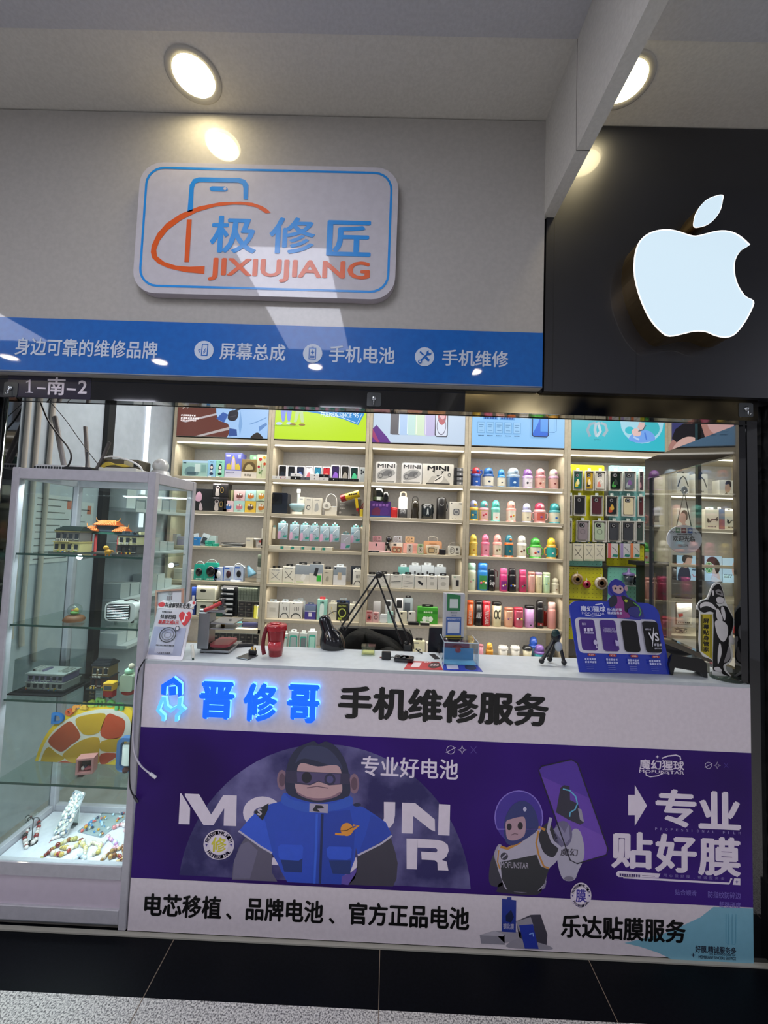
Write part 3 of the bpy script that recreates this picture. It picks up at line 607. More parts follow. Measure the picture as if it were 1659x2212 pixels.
def symbols(gg, z, cx, cy, s, m, m2):
    E_ = [(cx+s*math.cos(i*PI/12), cy+s*math.sin(i*PI/12)) for i in range(24)]; L2(gg, E_, s*.13, m, 2, z, True); L2(gg, [(cx-s*1.2, cy+s*.65), (cx+s*1.25, cy-s*.6)], s*.13, m, 3, z)
    x = cx+s*2.8; st = []
    for i in range(8): r = s*1.1 if i % 2 == 0 else s*.38; st.append((x+r*math.cos(i*PI/4), cy+r*math.sin(i*PI/4)))
    L2(gg, st, s*.12, m, 2, z, True)
    x = cx+s*5.6
    for d in (1, -1): L2(gg, [(x-s*.7, cy-d*s*.8), (x+s*.7, cy+d*s*.8)], s*.12, m2, 2, z)
symbols(g, Z2, 490, 190, 28, 'b0a8ba', '4d4080'); g.build('orbit_symbols', ban); g = G(); symbols(g, Z3, 1147, 368, 27, 'b0a8ba', '3a2a78')
g.build('orbit_symbols', ban)
def sticker(name, z, cx, cy, r, ry, ch, col, label):
    g = G(); E2(g, cx, cy, r, ry, 'aaa2b0', 16, z); E2(g, cx, cy, r*.62, ry*.62, 'b6aebb', 17, z)
    ring_text(g, 'PROFESSIONAL FILM', cx, cy, r*.8, -1.25, 1.25, r*.24, '2b2370', 18, z, ry=ry*.8); ring_text(g, 'PROFESSIONAL'[::-1], cx, cy, r*.8, PI-.95, PI+.95, r*.24, '2b2370', 18, z, True, ry=ry*.8)
    for sx in (-1, 1): P2(g, [(cx+sx*r*.8-r*.08, cy-4), (cx+sx*r*.8+r*.08, cy-4), (cx+sx*r*.8, cy+r*.14)], '2b2370', 18, False, z)
    T2(g, ch, cx-r*.5, cx+r*.5, cy-ry*.5, cy+ry*.5, col, .03, 18, z); g.build(name, ct, label=label)
sticker('round_sticker', Z1, 602, 781, 98, 97, '修', 'a8a030', 'round white sticker with yellow character 修')
sticker('round_sticker', Z2, 1385, 1191, 72, 90, '膜', '2b2378', 'round white sticker with violet character 膜')
# astronaut with film sheet (generic)
g = G()
P2(g, [(1095, 330), (1115, 302), (1320, 256), (1362, 280), (1572, 870), (1560, 912), (1360, 972), (1312, 948)], '3f2480', 1, False, Z2)
P2(g, [(1108, 368), (1455, 528), (1540, 782), (1205, 622)], '4f2f8c', 2, False, Z2); P2(g, [(1205, 622), (1540, 782), (1572, 870), (1560, 912), (1360, 972), (1310, 945)], '5a3a92', 2, False, Z2)
P2(g, [(1225, 900), (1290, 850), (1330, 740), (1380, 750), (1408, 850), (1405, 940), (1370, 1020), (1340, 1085), (1270, 1085), (1235, 1010)], '8b8898', 3, True, Z2); E2(g, 1303, 1076, 34, 16, '5e5a6a', 4, Z2)
T2(g, '魔幻', 1245, 1365, 868, 920, '33303c', .02, 5, Z2)
P2(g, [(1245, 450), (1270, 432), (1308, 440), (1312, 535), (1365, 560), (1408, 690), (1380, 705), (1300, 670), (1215, 620)], '262433', 4, False, Z2); P2(g, [(1365, 590), (1390, 600), (1408, 690), (1380, 670)], '7c7888', 5, False, Z2)
L2(g, [(1262, 458), (1310, 470), (1350, 510), (1362, 560), (1345, 600), (1312, 620), (1308, 650)], 9, '4f93b0', 6, Z2)
P2(g, [(755, 1100), (762, 970), (800, 895), (835, 960), (850, 1110), (800, 1132)], '2a2834', 3, True, Z2); P2(g, [(790, 900), (820, 840), (850, 870), (830, 1000), (800, 960)], '827d8e', 4, True, Z2)
P2(g, [(810, 1150), (850, 1100), (1090, 1110), (1085, 1188), (830, 1172)], '211f29', 3, True, Z2); P2(g, [(1090, 1100), (1150, 1090), (1140, 1140), (1095, 1165)], '6b6778', 3, False, Z2)
P2(g, [(825, 850), (880, 860), (1000, 785), (1110, 730), (1165, 760), (1245, 880), (1215, 960), (1165, 1010), (1135, 1110), (1070, 1165), (890, 1160), (840, 1080), (805, 960)], '8f8b9b', 5, True, Z2)
P2(g, [(832, 962), (1080, 910), (1110, 990), (1165, 1012), (1135, 1110), (1075, 1172), (885, 1165), (842, 1080)], '1f2026', 6, False, Z2)
T2(g, 'MOFUNSTAR', 835, 1025, 962, 1004, '8a8694', .01, 7, Z2); E2(g, 858, 922, 26, 26, '2b2a36', 7, Z2); L2(g, [(842, 934), (872, 908)], 8, '8f8b9b', 8, Z2)
P2(g, [(1098, 770), (1165, 690), (1235, 830), (1200, 925), (1140, 905), (1110, 850)], '1d1c26', 7, True, Z2)
E2(g, 1262, 770, 64, 92, '55506c', 7, Z2); L2(g, [(1178, 655), (1160, 740), (1190, 820), (1250, 870), (1285, 850)], 22, '8c889a', 8, Z2)
P2(g, [(1195, 735), (1240, 710), (1275, 760), (1300, 700), (1310, 800), (1275, 840)], '6e6a86', 8, False, Z2)
L2(g, [(832, 855), (880, 870), (960, 830), (1040, 750), (1100, 722), (1140, 740)], 18, '9a6a2c', 8, Z2); L2(g, [(1095, 745), (1078, 830), (1095, 910), (1130, 990), (1165, 1005)], 12, '9a6a2c', 8, Z2); L2(g, [(820, 880), (812, 960), (828, 1010)], 9, '9a6a2c', 8, Z2)
dome = [(958+164*math.cos(i*PI/14), 655+184*math.sin(i*PI/14)) for i in range(29)]
P2(g, dome[:-1], '33217a', 4, False, Z2); L2(g, [p for p in dome if p[1] < 760], 8, '6a5aa8', 9, Z2)
P2(g, [(868, 820), (855, 730), (872, 640), (920, 565), (990, 540), (1050, 575), (1085, 650), (1092, 730), (1040, 780), (960, 830), (905, 846)], '232a5c', 9, True, Z2)
P2(g, [(868, 730), (872, 680), (905, 665), (955, 652), (998, 655), (1006, 730), (990, 785), (930, 812), (880, 800)], '8f7480', 10, True, Z2)
E2(g, 892, 718, 17, 24, '1a1420', 11, Z2); E2(g, 968, 712, 18, 26, '1a1420', 11, Z2); L2(g, [(905, 775), (930, 765), (952, 770)], 6, '5a4450', 11, Z2); E2(g, 1000, 597, 12, 16, '9a98b0', 11, Z2)
L2(g, [(1095, 330), (1115, 302), (1320, 256), (1362, 280), (1572, 870), (1560, 912), (1360, 972), (1312, 948)], 8, '0e0a20', 12, Z2, True)
g.build('astronaut_picture', ban, label='printed astronaut figure reaching behind a sheet of screen film')
# right side lettering
g = G()
T2(g, '魔幻猩球', 558, 940, 322, 408, WH, .025, 2, Z3); T2(g, 'MOFUNSTAR', 556, 940, 411, 438, WH, .01, 2, Z3)
L2(g, [(748, 308), (800, 288), (870, 280), (905, 292), (910, 320)], 11, WH, 2, Z3); L2(g, [(612, 425), (615, 452), (650, 466), (710, 458), (760, 436)], 9, WH, 2, Z3)
for x, y, r in ((710, 295, 16), (808, 442, 10)): P2(g, [(x+(r if i % 2 == 0 else r*.3)*math.cos(i*PI/4), y+(r if i % 2 == 0 else r*.3)*math.sin(i*PI/4)) for i in range(8)], WH, 2, False, Z3)
g.build('brand_lettering', ban, label='small pale logo lettering with orbit swooshes')
g = G()
P2(g, [(462, 620), (518, 620), (518, 535), (622, 712), (518, 885), (518, 793), (462, 793)], WH, 2, False, Z3); g.build('arrow_mark', ban, label='pale arrow pointing right')
g = G()
for s, a, b, t, u in (('专', 695, 1045, 572, 897), ('业', 1062, 1425, 590, 915), ('贴', 315, 672, 935, 1252), ('好', 690, 1048, 955, 1285), ('膜', 1058, 1425, 980, 1315)): T2(g, s, a, b, t, u, WH, .034, 2, Z3)
g.build('film_slogan_lettering', ban, label='large pale characters 专业贴好膜')
g = G()
for i, ch in enumerate('PROFESSIONAL FILM'):
    if ch != ' ': T2(g, ch, 695+i*44.6-3, 695+i*44.6+(14 if ch != 'I' else 1), 900+i*2.3, 921+i*2.3, '7f76a0', 0, 2, Z3)
P2(g, [(375, 1270), (737, 1293), (722, 1328), (380, 1322), (362, 1308), (358, 1290)], WH, 2, False, Z3); L2(g, [(420, 1325), (800, 1348), (1325, 1378), (1345, 1332)], 17, WH, 2, Z3)
P2(g, [(1368, 1332), (1420, 1335), (1420, 1392), (1355, 1388)], WH, 2, False, Z3); P2(g, [(1390+(20 if i % 2 == 0 else 6)*math.cos(i*PI/4), 1363+(22 if i % 2 == 0 else 6)*math.sin(i*PI/4)) for i in range(8)], '2b1a70', 3, False, Z3)
[P2(g, [(387+20*i, 1291+i*1.3), (403+20*i, 1292+i*1.3), (402+20*i, 1314+i*1.3), (388+20*i, 1313+i*1.3)], '2b1a50', 3, False, Z3) for i in range(9)]; L2(g, [(580, 1309), (690, 1316)], 5, '5a5068', 3, Z3)
for i, ch in enumerate('用心做好膜,精诚服务多'): T2(g, ch, 762+i*49, 792+i*49, 1294+i*2.9, 1320+i*2.9, '6a6090', 0, 3, Z3) if ch != ',' else T2(g, ch, 1020, 1026, 1330, 1340, '6a6090', 0, 3, Z3)
for s, a, b, t, u in (('贴合顺滑', 862, 1045, 1432, 1480), ('防指纹防碎边', 1143, 1425, 1448, 1505), ('超强硬度', 1240, 1425, 1535, 1586)): T2(g, s, a, b, t, u, '5c5096', .01, 2, Z3)
g.build('small_print_lettering', ban, label='small pale lettering under the big film slogan')
g = G(); P2(g, [(430, 1888), (760, 1812), (900, 1752), (1080, 1668), (1192, 1580), (1532, 1594), (1536, 2088), (860, 2041), (720, 1972), (570, 1922)], TEAL, -8, False, Z3)
L2(g, [(1300, 1640), (1298, 1880), (1318, 1900), (1322, 1640)], 3, '3a7890', 1, Z3); L2(g, [(1352, 1640), (1350, 1900), (1368, 1900), (1382, 1880), (1384, 1640)], 3, '3a7890', 1, Z3)
g.build('teal_corner_print', ct, label='teal curved corner print')
g = G()
T2(g, '好膜,精诚服务多', 1035, 1385, 1915, 1978, '1d2030', .02, 1, Z3); T2(g, 'DO A GOOD JOB OF', 1150, 1380, 1978, 2000, '1d3040', .02, 1, Z3); T2(g, 'MEMBRANE SINCERE SERVICE', 1065, 1383, 2000, 2026, '1d3040', .02, 1, Z3)
P2(g, [(1018+(22 if i % 2 == 0 else 6)*math.cos(i*PI/4), 1990+(24 if i % 2 == 0 else 6)*math.sin(i*PI/4)) for i in range(8)], '14142c', 1, False, Z3)
g.build('corner_lettering', ct, label='small dark lettering on the teal corner')
for s, a, b, t, u, n_ in (('手机维修服务', 730, 1186, 1489, 1561, 'black characters 手机维修服务'), ('电芯移植', 312, 479, 1932, 1982, 'black characters 电芯移植'), ('、', 488, 501, 1972, 1985, 'black comma mark'), ('品牌电池', 531, 699, 1941, 1991, 'black characters 品牌电池'), ('、', 710, 723, 1982, 1995, 'black comma mark'), ('官方正品电池', 753, 1014, 1953, 2003, 'black characters 官方正品电池'), ('乐达贴膜服务', 1211, 1481, 1980, 2031, 'black characters 乐达贴膜服务')):
    g = G(); plane_text(g, s, a, b, t, u, 0, mat('08080a', 'satin'), .042 if a == 730 else .032, .0012, O=OC); g.build('black_lettering', ct, label=n_)
g = G()
P2(g, [(940, 1372), (1040, 1326), (1108, 1324), (1156, 1462), (1150, 1540), (1080, 1562), (960, 1480)], '34323c', 1, False, Z2); P2(g, [(940, 1372), (1040, 1340), (1060, 1400), (960, 1440)], '77747e', 2, False, Z2)
P2(g, [(690, 1466), (790, 1436), (860, 1462), (862, 1532), (700, 1524)], '6f6d76', 1, False, Z2); P2(g, [(690, 1466), (790, 1436), (860, 1462), (850, 1474)], '8f8c96', 2, False, Z2)
P2(g, [(780, 1440), (900, 1430), (975, 1450), (970, 1500), (860, 1520)], '7b7882', 1, False, Z2); P2(g, [(895, 1515), (950, 1490), (1030, 1500), (1168, 1540), (1168, 1566), (890, 1552)], '77747e', 2, True, Z2)
P2(g, [(843, 1214), (878, 1218), (880, 1204), (908, 1204), (908, 1222), (941, 1226), (938, 1447), (841, 1442)], '1b2a72', 3, False, Z2); P2(g, [(868, 1330), (905, 1290), (925, 1340), (905, 1380), (870, 1370)], '101838', 4, False, Z2); T2(g, '钢化膜', 850, 925, 1385, 1425, '8c8aa0', .02, 4, Z2)
P2(g, [(960, 1398), (1055, 1390), (1095, 1560), (1000, 1558)], '1f2c80', 4, False, Z2); L2(g, [(1030, 1460), (1055, 1450), (1060, 1475)], 8, '6a88c0', 5, Z2)
g.build('product_picture', ct, label='printed picture of two blue film boxes on grey stones')
# blue lit letters
LB1 = mat('0466ff', 'emit', 1.0); LB2 = mat('68ccff', 'emit', .95); LSIDE = mat('5fa8ff', 'emit', 2.6)
for s, a, b, t, u in (('晋', 612, 912, 900, 1220), ('修', 985, 1272, 912, 1240), ('哥', 1352, 1630, 926, 1250)):
    g = G(); plane_text(g, s, Z4[0]+a/Z4[2], Z4[0]+b/Z4[2], Z4[1]+t/Z4[2], Z4[1]+u/Z4[2], 0, LB1, .048, .006, thick=.014, O=OC, side=LSIDE)
    g.build('lit_letter', ct, label='blue backlit character '+s)
g = G()
def pr2(pts, m):
    q = px(pts, 0, OC, 0, Z4); g.prism([(a[0], a[2]) for a in q], -.02, -.006, m, LSIDE)
pr2([(293, 1010), (295, 928), (400, 862), (468, 920), (468, 1015), (438, 1030), (432, 945), (395, 915), (340, 945), (335, 1015)], LB1); pr2([(362, 945), (420, 940), (420, 1012), (362, 1018)], LB1)
pr2([(296, 1030), (335, 1035), (345, 1105), (375, 1128), (430, 1102), (438, 1040), (470, 1035), (462, 1102), (502, 1140), (440, 1192), (434, 1236), (408, 1238), (410, 1186), (452, 1142), (425, 1122), (375, 1166), (322, 1130), (312, 1060), (280, 1145), (328, 1190), (322, 1236), (295, 1232), (298, 1200), (250, 1145)], LB2)
g.build('lit_emblem', ct, label='backlit emblem of two hands under a roof')
# ================================================================ glass display cabinet (left)
CX0, CX1, CZ, CD = -1.484, -.909, 1.731, .335
WF = proc('white_aluminium', 'aeadb5', 'b5b4bc', 40, .35, coat=.2)
WP = mat(lift('a39aa6', .62), 'satin')
GL = mat('f2f8f6', 'glass'); GS = mat('eef7f4', 'glass'); GEDGE = mat('1d4a40', 'gloss')
cb = empty('display_cabinet', ((CX0+CX1)/2, 0, 0), 'tall white-framed glass display cabinet with glass shelves at the left', 'cabinet')
hx = (CX1-CX0)/2; OB = ((CX0+CX1)/2, 0, 0)
PW = .030
zr = lambda v, y=0: PY(150, v, y).z
ZFL = zr(1869, .03)
for sx in (-1, 1):
    for (a, b) in ((0, PW), (CD-PW, CD)):
        x0, x1 = (hx-PW, hx) if sx > 0 else (-hx, -hx+PW); G().box(x0, x1, a, b, .008, CZ, WF, .003).build('corner_post', cb)
for z, h, n_ in ((CZ-.045, .043, 'top_rail'), (zr(1898), zr(1868)-zr(1898), 'middle_rail'), (zr(1994), zr(1963)-zr(1994), 'bottom_rail')):
    for (a, b) in ((.001, .026), (CD-.026, CD-.001)): G().box(-hx+PW, hx-PW, a, b, z, z+h, WF, .002).build(n_, cb)
    for sx in (-1, 1): x = sx*(hx-.014); G().box(x-.012, x+.012, PW, CD-PW, z, z+h, WF, .002).build(n_, cb)
G().box(-hx+PW, hx-PW, .01, .02, zr(1965), zr(1896), WP).build('base_panel', cb); G().box(-hx+.01, hx-.01, .02, CD-.01, .008, zr(1992), '8a9094').build('plinth', cb)
G().box(-hx+PW, hx-PW, .03, CD-.03, ZFL-.008, ZFL, proc('white_velvet_base', 'cfd2dc', 'd8dbe4', 60, .8)).build('showcase_floor', cb)
G().box(-hx+.02, hx-.02, .004, .008, ZFL+.002, CZ-.045, GL).build('front_glass', cb, label='clear front glass pane')
for sx in (-1, 1): x = sx*(hx-.006); G().box(x-.002, x+.002, PW, CD-PW, ZFL+.002, CZ-.045, GL).build('side_glass', cb)
G().box(-hx+PW, hx-PW, CD-.008, CD-.004, ZFL+.002, CZ-.045, GL).build('back_glass', cb)
G().box(-hx+.02, hx-.02, .02, CD-.02, CZ-.012, CZ-.004, GL).build('top_glass', cb)
SHZ = []
for v in (1199, 1353, 1516, 1695):
    z = PY(170, v, .02).z; SHZ.append(z); g = G()
    g.box(-hx+.02, hx-.02, .0165, CD-.03, z-.007, z, GS); g.box(-hx+.02, hx-.02, .015, .0165, z-.0075, z+.0003, GEDGE); g.build('glass_shelf', cb)
for (x, y) in ((-.05, .1), (.2, .25)):
    pass
g = G(); c = PY(172, 1203, .03); 
def spotlamp(u, v, y, label, ax, arm=True):
    c = PY(u, v, y); e = empty('cabinet_spot_lamp', tuple(c), label, 'lamp', 'small spot lamps in the glass cabinet')
    G().cyl((0, 0, 0), .012, .05, mat('c9ced2', 'chrome'), 'y', .009).build('barrel', e); G().cyl((0, -.004, 0), .0095, .004, mat('f4f8ff', 'emit', 28), 'y').build('lamp_face', e)
    l = area('cabinet_spot', (0, -.006, 0), .016, .28, (.86, .93, 1), (-.6, 0, 0), disk=True); l.parent = e; l.data.energy = .5
spotlamp(172, 1203, .035, 'bright small spot lamp under the uppermost glass shelf', 0)
spotlamp(370, 1221, .22, 'small chrome spot lamp by the right side glass of the cabinet', 0)
area('cabinet_fill', (-1.2, .04, CZ-.06), .5, 2.4, (.85, .93, 1), (.3, 0, 0), sy=.02)  # unseen fill lamps added to brighten the goods in the cabinet
for z in SHZ[:3]: area('cabinet_fill', (-1.19, .05, z-.012), .5, .8, (.85, .93, 1), (.3, 0, 0), sy=.015)
area('cabinet_base_light', (-1.15, .05, SHZ[3]-.012), .5, 2.0, (.82, .92, 1), (.35, 0, 0), sy=.02)  # added fill over the cabinet floor, without a fitting
# ------------- brick-built toy houses
def brick_house(name, x, y, z, w, d, h, cols, roof, label, seed, roofk='slope', base='3a3f3c', grp='toy brick buildings', rz=0, floors=2):
    R_ = random.Random(seed); e = empty(name, (x, y, z), label, 'toy building', grp, rz=rz)
    G().box(-w/2-.012, w/2+.012, -d/2-.01, d/2+.012, 0, .005, base).build('base_plate', e)
    fh = (h-.005)/(floors+.45); cur = .005
    for f in range(floors):
        k = 1-.06*f; g = G(); c = cols[f % len(cols)]
        g.box(-w/2*k, w/2*k, -d/2*k, d/2*k, cur, cur+fh, c); g.box(-w/2*k-.003, w/2*k+.003, -d/2*k-.003, d/2*k+.003, cur+fh-.004, cur+fh, cols[-1])
        for i in range(int(w/.007)):
            if R_.random() < .5: a = -w/2*k+i*.007; zz = cur+R_.random()*fh*.8; g.box(a, a+.006, -d/2*k-.0012, -d/2*k, zz, zz+.004, R_.choice(cols+['d8d2c0', '6b6560', '35302e']))
        g.build('wall', e)
        g = G(); n = max(2, int(w/.024))
        for i in range(n):
            a = -w/2*k+w*k*(i+.25)/n; g.box(a, a+w*.5/n, -d/2*k-.0025, -d/2*k, cur+fh*.25, cur+fh*.75, '20262c'); g.box(a-.001, a+w*.5/n+.001, -d/2*k-.004, -d/2*k, cur+fh*.2, cur+fh*.25, 'e4dfd0')
        g.build('window', e)
        if f: 
            g = G(); g.box(-w*.3, w*.1, -d/2-.012, -d/2, cur-.002, cur+.001, cols[-1])
            for i in range(6): g.box(-w*.3+i*w*.08, -w*.3+i*w*.08+.0015, -d/2-.012, -d/2-.0105, cur, cur+.008, 'e8e4da')
            g.build('balcony', e)
        cur += fh
    g = G()
    if roofk == 'slope':
        for i in range(5): k = i/5; g.box(-w/2*(1.05-k*.25), w/2*(1.05-k*.25), -d/2*(1.05-k), d/2*(1.05-k), cur+fh*.09*i, cur+fh*.09*(i+1), roof)
        for i in range(int(w/.01)): g.box(-w/2+i*.01, -w/2+i*.01+.003, -d/2*1.1, -d/2*.4, cur+.001, cur+.004, roof)
    else:
        g.box(-w/2*1.04, w/2*1.04, -d/2*1.04, d/2*1.04, cur, cur+.004, roof)
        for i in range(8): a = R_.uniform(-w/2, w/2*.8); g.box(a, a+.01, -d/4, d/4, cur+.004, cur+.004+R_.uniform(.003, fh*.4), R_.choice(cols+[roof]))
    g.build('roof', e)
    for i in range(5):
        a = R_.uniform(-w/2, w/2); g = G(); c = R_.choice(['c84a3a', '3a6fb0', 'd9b23a', '4a8a4c', 'e0d6c6'])
        g.box(a-.002, a+.002, -d/2-.009, -d/2-.006, .005, .011, c); g.box(a-.0015, a+.0015, -d/2-.009, -d/2-.006, .011, .0145, 'e2b63c'); g.build('minifigure', e)
    return e
def cabx(u, v, y): p = PY(u, v, y); return p.x
z1, z2, z3, z4 = SHZ; zb = ZFL; yc = .12
brick_house('toy_brick_house', cabx(158, 1180, yc), yc, z1, .108, .07, .112, ['cdbf85', '6f6a66', 'b9a86a'], '23312c', 'cream toy brick house with dark green roof, top shelf of the cabinet', 1)
brick_house('toy_brick_shop', cabx(286, 1185, yc), yc, z1, .085, .07, .10, ['4b4a48', 'd8cfa0', '3a3836'], '31414a', 'cream and dark toy brick shop, right end of cabinet top shelf', 3, 'flat')
e = empty('toy_brick_gate', (cabx(234, 1180, yc+.06), yc+.06, z1), 'orange roofed toy brick temple gate with red columns', 'toy building', 'toy brick buildings')
G().box(-.09, .09, -.03, .035, 0, .005, '55504a').build('base_plate', e)
for x in (-.072, -.05, .05, .072): G().cyl((x, -.01, .005), .0055, .085, 'a02a26').build('column', e)
G().box(-.08, .08, -.018, .0, .082, .094, '2d5c4e').box(-.04, .04, -.02, .004, .094, .118, '34404a').build('lintel', e)
for cx, cz, w in ((-.062, .094, .06), (.062, .094, .06), (0, .12, .105)):
    g = G()
    for i in range(4): k = i/4; g.box(cx-w/2*(1-k*.35), cx+w/2*(1-k*.35), -.032+.006*i, .018-.006*i, cz+.005*i, cz+.005*(i+1), 'd26a2a')
    n = int(w/.008)
    for i in range(n): g.tube([(cx-w/2+(i+.5)*w/n, -.034, cz+.002), (cx-w/2*.6+(i+.5)*w/n*.6, -.008, cz+.022)], .0024, 'e08a4a', 6)
    for s in (-1, 1): g.tube([(cx+s*w*.36, -.012, cz+.018), (cx+s*w*.46, -.012, cz+.021), (cx+s*w*.5, -.012, cz+.034)], .003, 'd98c3c', 6, 2, .001)
    g.build('roof', e)
e = empty('toy_brick_dragon', (cabx(234, 1183, .06), .06, z1), 'small yellow toy brick dragon in front of the temple gate', 'toy')
g = G(); g.ball((0, 0, .014), .011, 'c98f1e', sx=1.3); g.ball((-.008, -.002, .03), .009, 'd9a22a', sx=1.2); g.tube([(.008, 0, .014), (.018, 0, .02), (.022, 0, .012)], .004, 'b87a1a', 8, 3, .0015); g.build('body', e)
for x in (-.008, .006): G().cyl((x, 0, 0), .003, .01, 'b87a1a').build('leg', e)
# shelf 2: globe, speaker
c = PY(160, 1340, .1); e = empty('glass_dome_ornament', (c.x, .1, z2), 'small glass dome ornament on brown polygonal base, second cabinet shelf', 'ornament')
G().lathe([(.036, 0), (.04, .008), (.03, .022), (.024, .024)], (0, 0, 0), '6f4526', 8).build('base', e)
G().ball((0, 0, .034), .016, '5c8a3e', sz=.5).ball((.006, 0, .045), .009, 'caa53c').ball((-.008, 0, .042), .006, 'a85a3a').build('garden_scene', e); G().ball((0, 0, .045), .026, GL, seg=20, n=12).build('glass_dome', e)
c = PY(262, 1338, .1); e = empty('retro_speaker', (c.x+.005, .1, z2), 'white retro speaker with silver slatted grille, second cabinet shelf', 'speaker')
w, h = .125, .076
G().rrect(-w/2, w/2, .01, .01+h, .02, -.02, .05, mat('d4d6d2', 'gloss')).build('body', e)
g = G(); g.rrect(-w/2+.008, w/2-.02, .016, h+.004, .013, -.0215, -.02, '22262a')
for i in range(9): zz = .02+i*.0066; g.box(-w/2+.012, w/2-.024, -.024, -.0215, zz, zz+.0026, mat('c9ced0', 'metal'), .0005)
g.build('grille', e)
for x in (-.035, .035): G().cyl((x, .01, 0), .006, .011, '2a2a2a').build('foot', e)
G().cyl((w/2, .015, .05), .01, .012, '1c1c1e', 'x').build('knob', e); G().tube([(-.01, .02, h+.01), (.02, .02, h+.018), (.05, .02, h+.01)], .003, '2a2220', sub=3).build('carry_strap', e)
# shelf 3
brick_house('toy_brick_street', cabx(108, 1495, yc), yc, z3, .155, .09, .078, ['bcb6ae', '8f7fa0', 'd4cec4'], 'd8d2cc', 'white and lilac toy brick street inside a clear case', 5, 'flat', base='23262a', floors=2)
g = G(); c = cabx(118, 1490, yc+.03); a = G()
ACR = mat('eef4f4', 'glass')
a.box(-.10, .10, -.082, -.08, .006, .135, ACR); a.box(-.10, .10, .08, .082, .006, .135, ACR); a.box(-.102, -.1, -.08, .08, .006, .135, ACR); a.box(.1, .102, -.08, .08, .006, .135, ACR); a.box(-.1, .1, -.08, .08, .135, .137, ACR)
e = empty('clear_display_case', (c, .145, z3), 'clear acrylic display case standing on the third cabinet shelf', 'display case'); a.build('acrylic_cover', e)
G().box(-.11, .11, -.095, .09, .0006, .0055, '14161a').build('base_plate', e)
for ch in list(bpy.data.objects):
    if ch.name.startswith('toy_brick_street'): ch.location.z += .0058; ch.location.y = .135
brick_house('toy_brick_inn', cabx(224, 1490, yc+.05), yc+.05, z3, .075, .06, .12, ['4a2e26', '6a5a3a', '2c3438'], '22272c', 'dark brown toy brick inn with black roof, third cabinet shelf', 8)
e = empty('toy_tram', (cabx(237, 1500, .07), .07, z3), 'yellow and red toy tram beside the brick inn', 'toy')
G().box(-.019, .019, -.014, .014, .004, .03, 'b02a22', .002).box(-.02, .02, -.015, .015, .03, .056, 'd8a424', .002).box(-.015, .015, -.0155, .0, .034, .05, '5a6468').build('body', e)
G().box(-.021, .021, -.016, .016, .056, .062, 'e4b52c', .003).build('roof', e)
for x in (-.012, .012): G().cyl((x, -.015, .005), .005, .03, '1c1c1c', 'y').build('wheel', e)
e = empty('plush_ornament', (cabx(277, 1500, .1), .1, z3), 'pale green and white lumpy ornament at right end of third cabinet shelf', 'ornament')
G().rrect(-.026, .026, .02, .085, .01, -.02, .02, 'b9c8ae').build('body', e); G().ball((.0, 0, .012), .02, 'a83428', sx=1.4, sz=.6).build('red_skirt', e); G().ball((0, -.004, .098), .017, 'a9d8b4', sz=.7).build('cap', e); G().ball((.008, -.004, .118), .011, 'd8ccb4').build('head', e)
# shelf 4: citrus stand, pink box, blue frame
O4 = (0, 0, z4)
c = PY(190, 1675, .17); e = empty('citrus_slice_stand', (c.x, .19, z4), 'large yellow and orange citrus slice display stand with colourful lettering', 'display stand')
def PC(pts, yy=.17): return [(p[0]-c.x, p[2]-z4) for p in px(pts, yy, (0, 0, 0), 0, (0, 1300, 3.77))]
outer = smooth_loop(PC([(300, 1380), (320, 1250), (370, 1120), (450, 1000), (560, 910), (700, 850), (850, 820), (1000, 830), (1100, 880), (1140, 1000), (1120, 1140), (1050, 1250), (900, 1340), (700, 1400), (500, 1425), (360, 1420)]), 3)
outer = [(v.x, max(v.y, .0)) for v in outer]; G().prism(outer, -.035, -.022, 'd8b52a').build('rind', e)
def lay(pts, m, nm, k): 
    q = [(v.x, max(v.y, .001)) for v in smooth_loop(PC(pts), 3)]; G().prism(q, -.035-.0012*k, -.0349, m).build(nm, e)
lay([(330, 1370), (345, 1260), (395, 1130), (470, 1025), (570, 945), (700, 890), (850, 860), (980, 870), (1060, 920), (1090, 1010), (1070, 1130), (1000, 1230), (870, 1310), (680, 1365), (480, 1395), (360, 1395)], 'c4c1b4', 'pith', 1)
for k, (m, pts) in enumerate((('98421e', [(420, 1120), (480, 1040), (560, 975), (610, 965), (680, 1080), (600, 1150), (540, 1200), (490, 1190)]), ('b08c1c', [(640, 945), (740, 905), (875, 895), (870, 960), (825, 1050), (700, 1060)]), ('a8401c', [(895, 905), (960, 910), (1040, 960), (1010, 1080), (900, 1100), (840, 1050)]), ('a8861c', [(360, 1330), (372, 1240), (420, 1165), (480, 1210), (550, 1260), (450, 1300)]), ('a8861c', [(850, 1120), (1020, 1090), (1055, 1150), (1000, 1200), (850, 1195)]), ('a23c1c', [(845, 1220), (985, 1222), (910, 1285), (845, 1310)]), ('b08a20', [(545, 1215), (690, 1110), (825, 1090), (830, 1200), (820, 1310), (660, 1320), (560, 1260)]), ('a23c1c', [(375, 1365), (470, 1310), (560, 1275), (640, 1330), (600, 1360), (460, 1390)]))):
    lay(pts, m, 'segment', 2)
g = G(); g.box(-.125, .16, -.034, .05, 0, .01, 'd9c22a', .004); g.build('base', e)
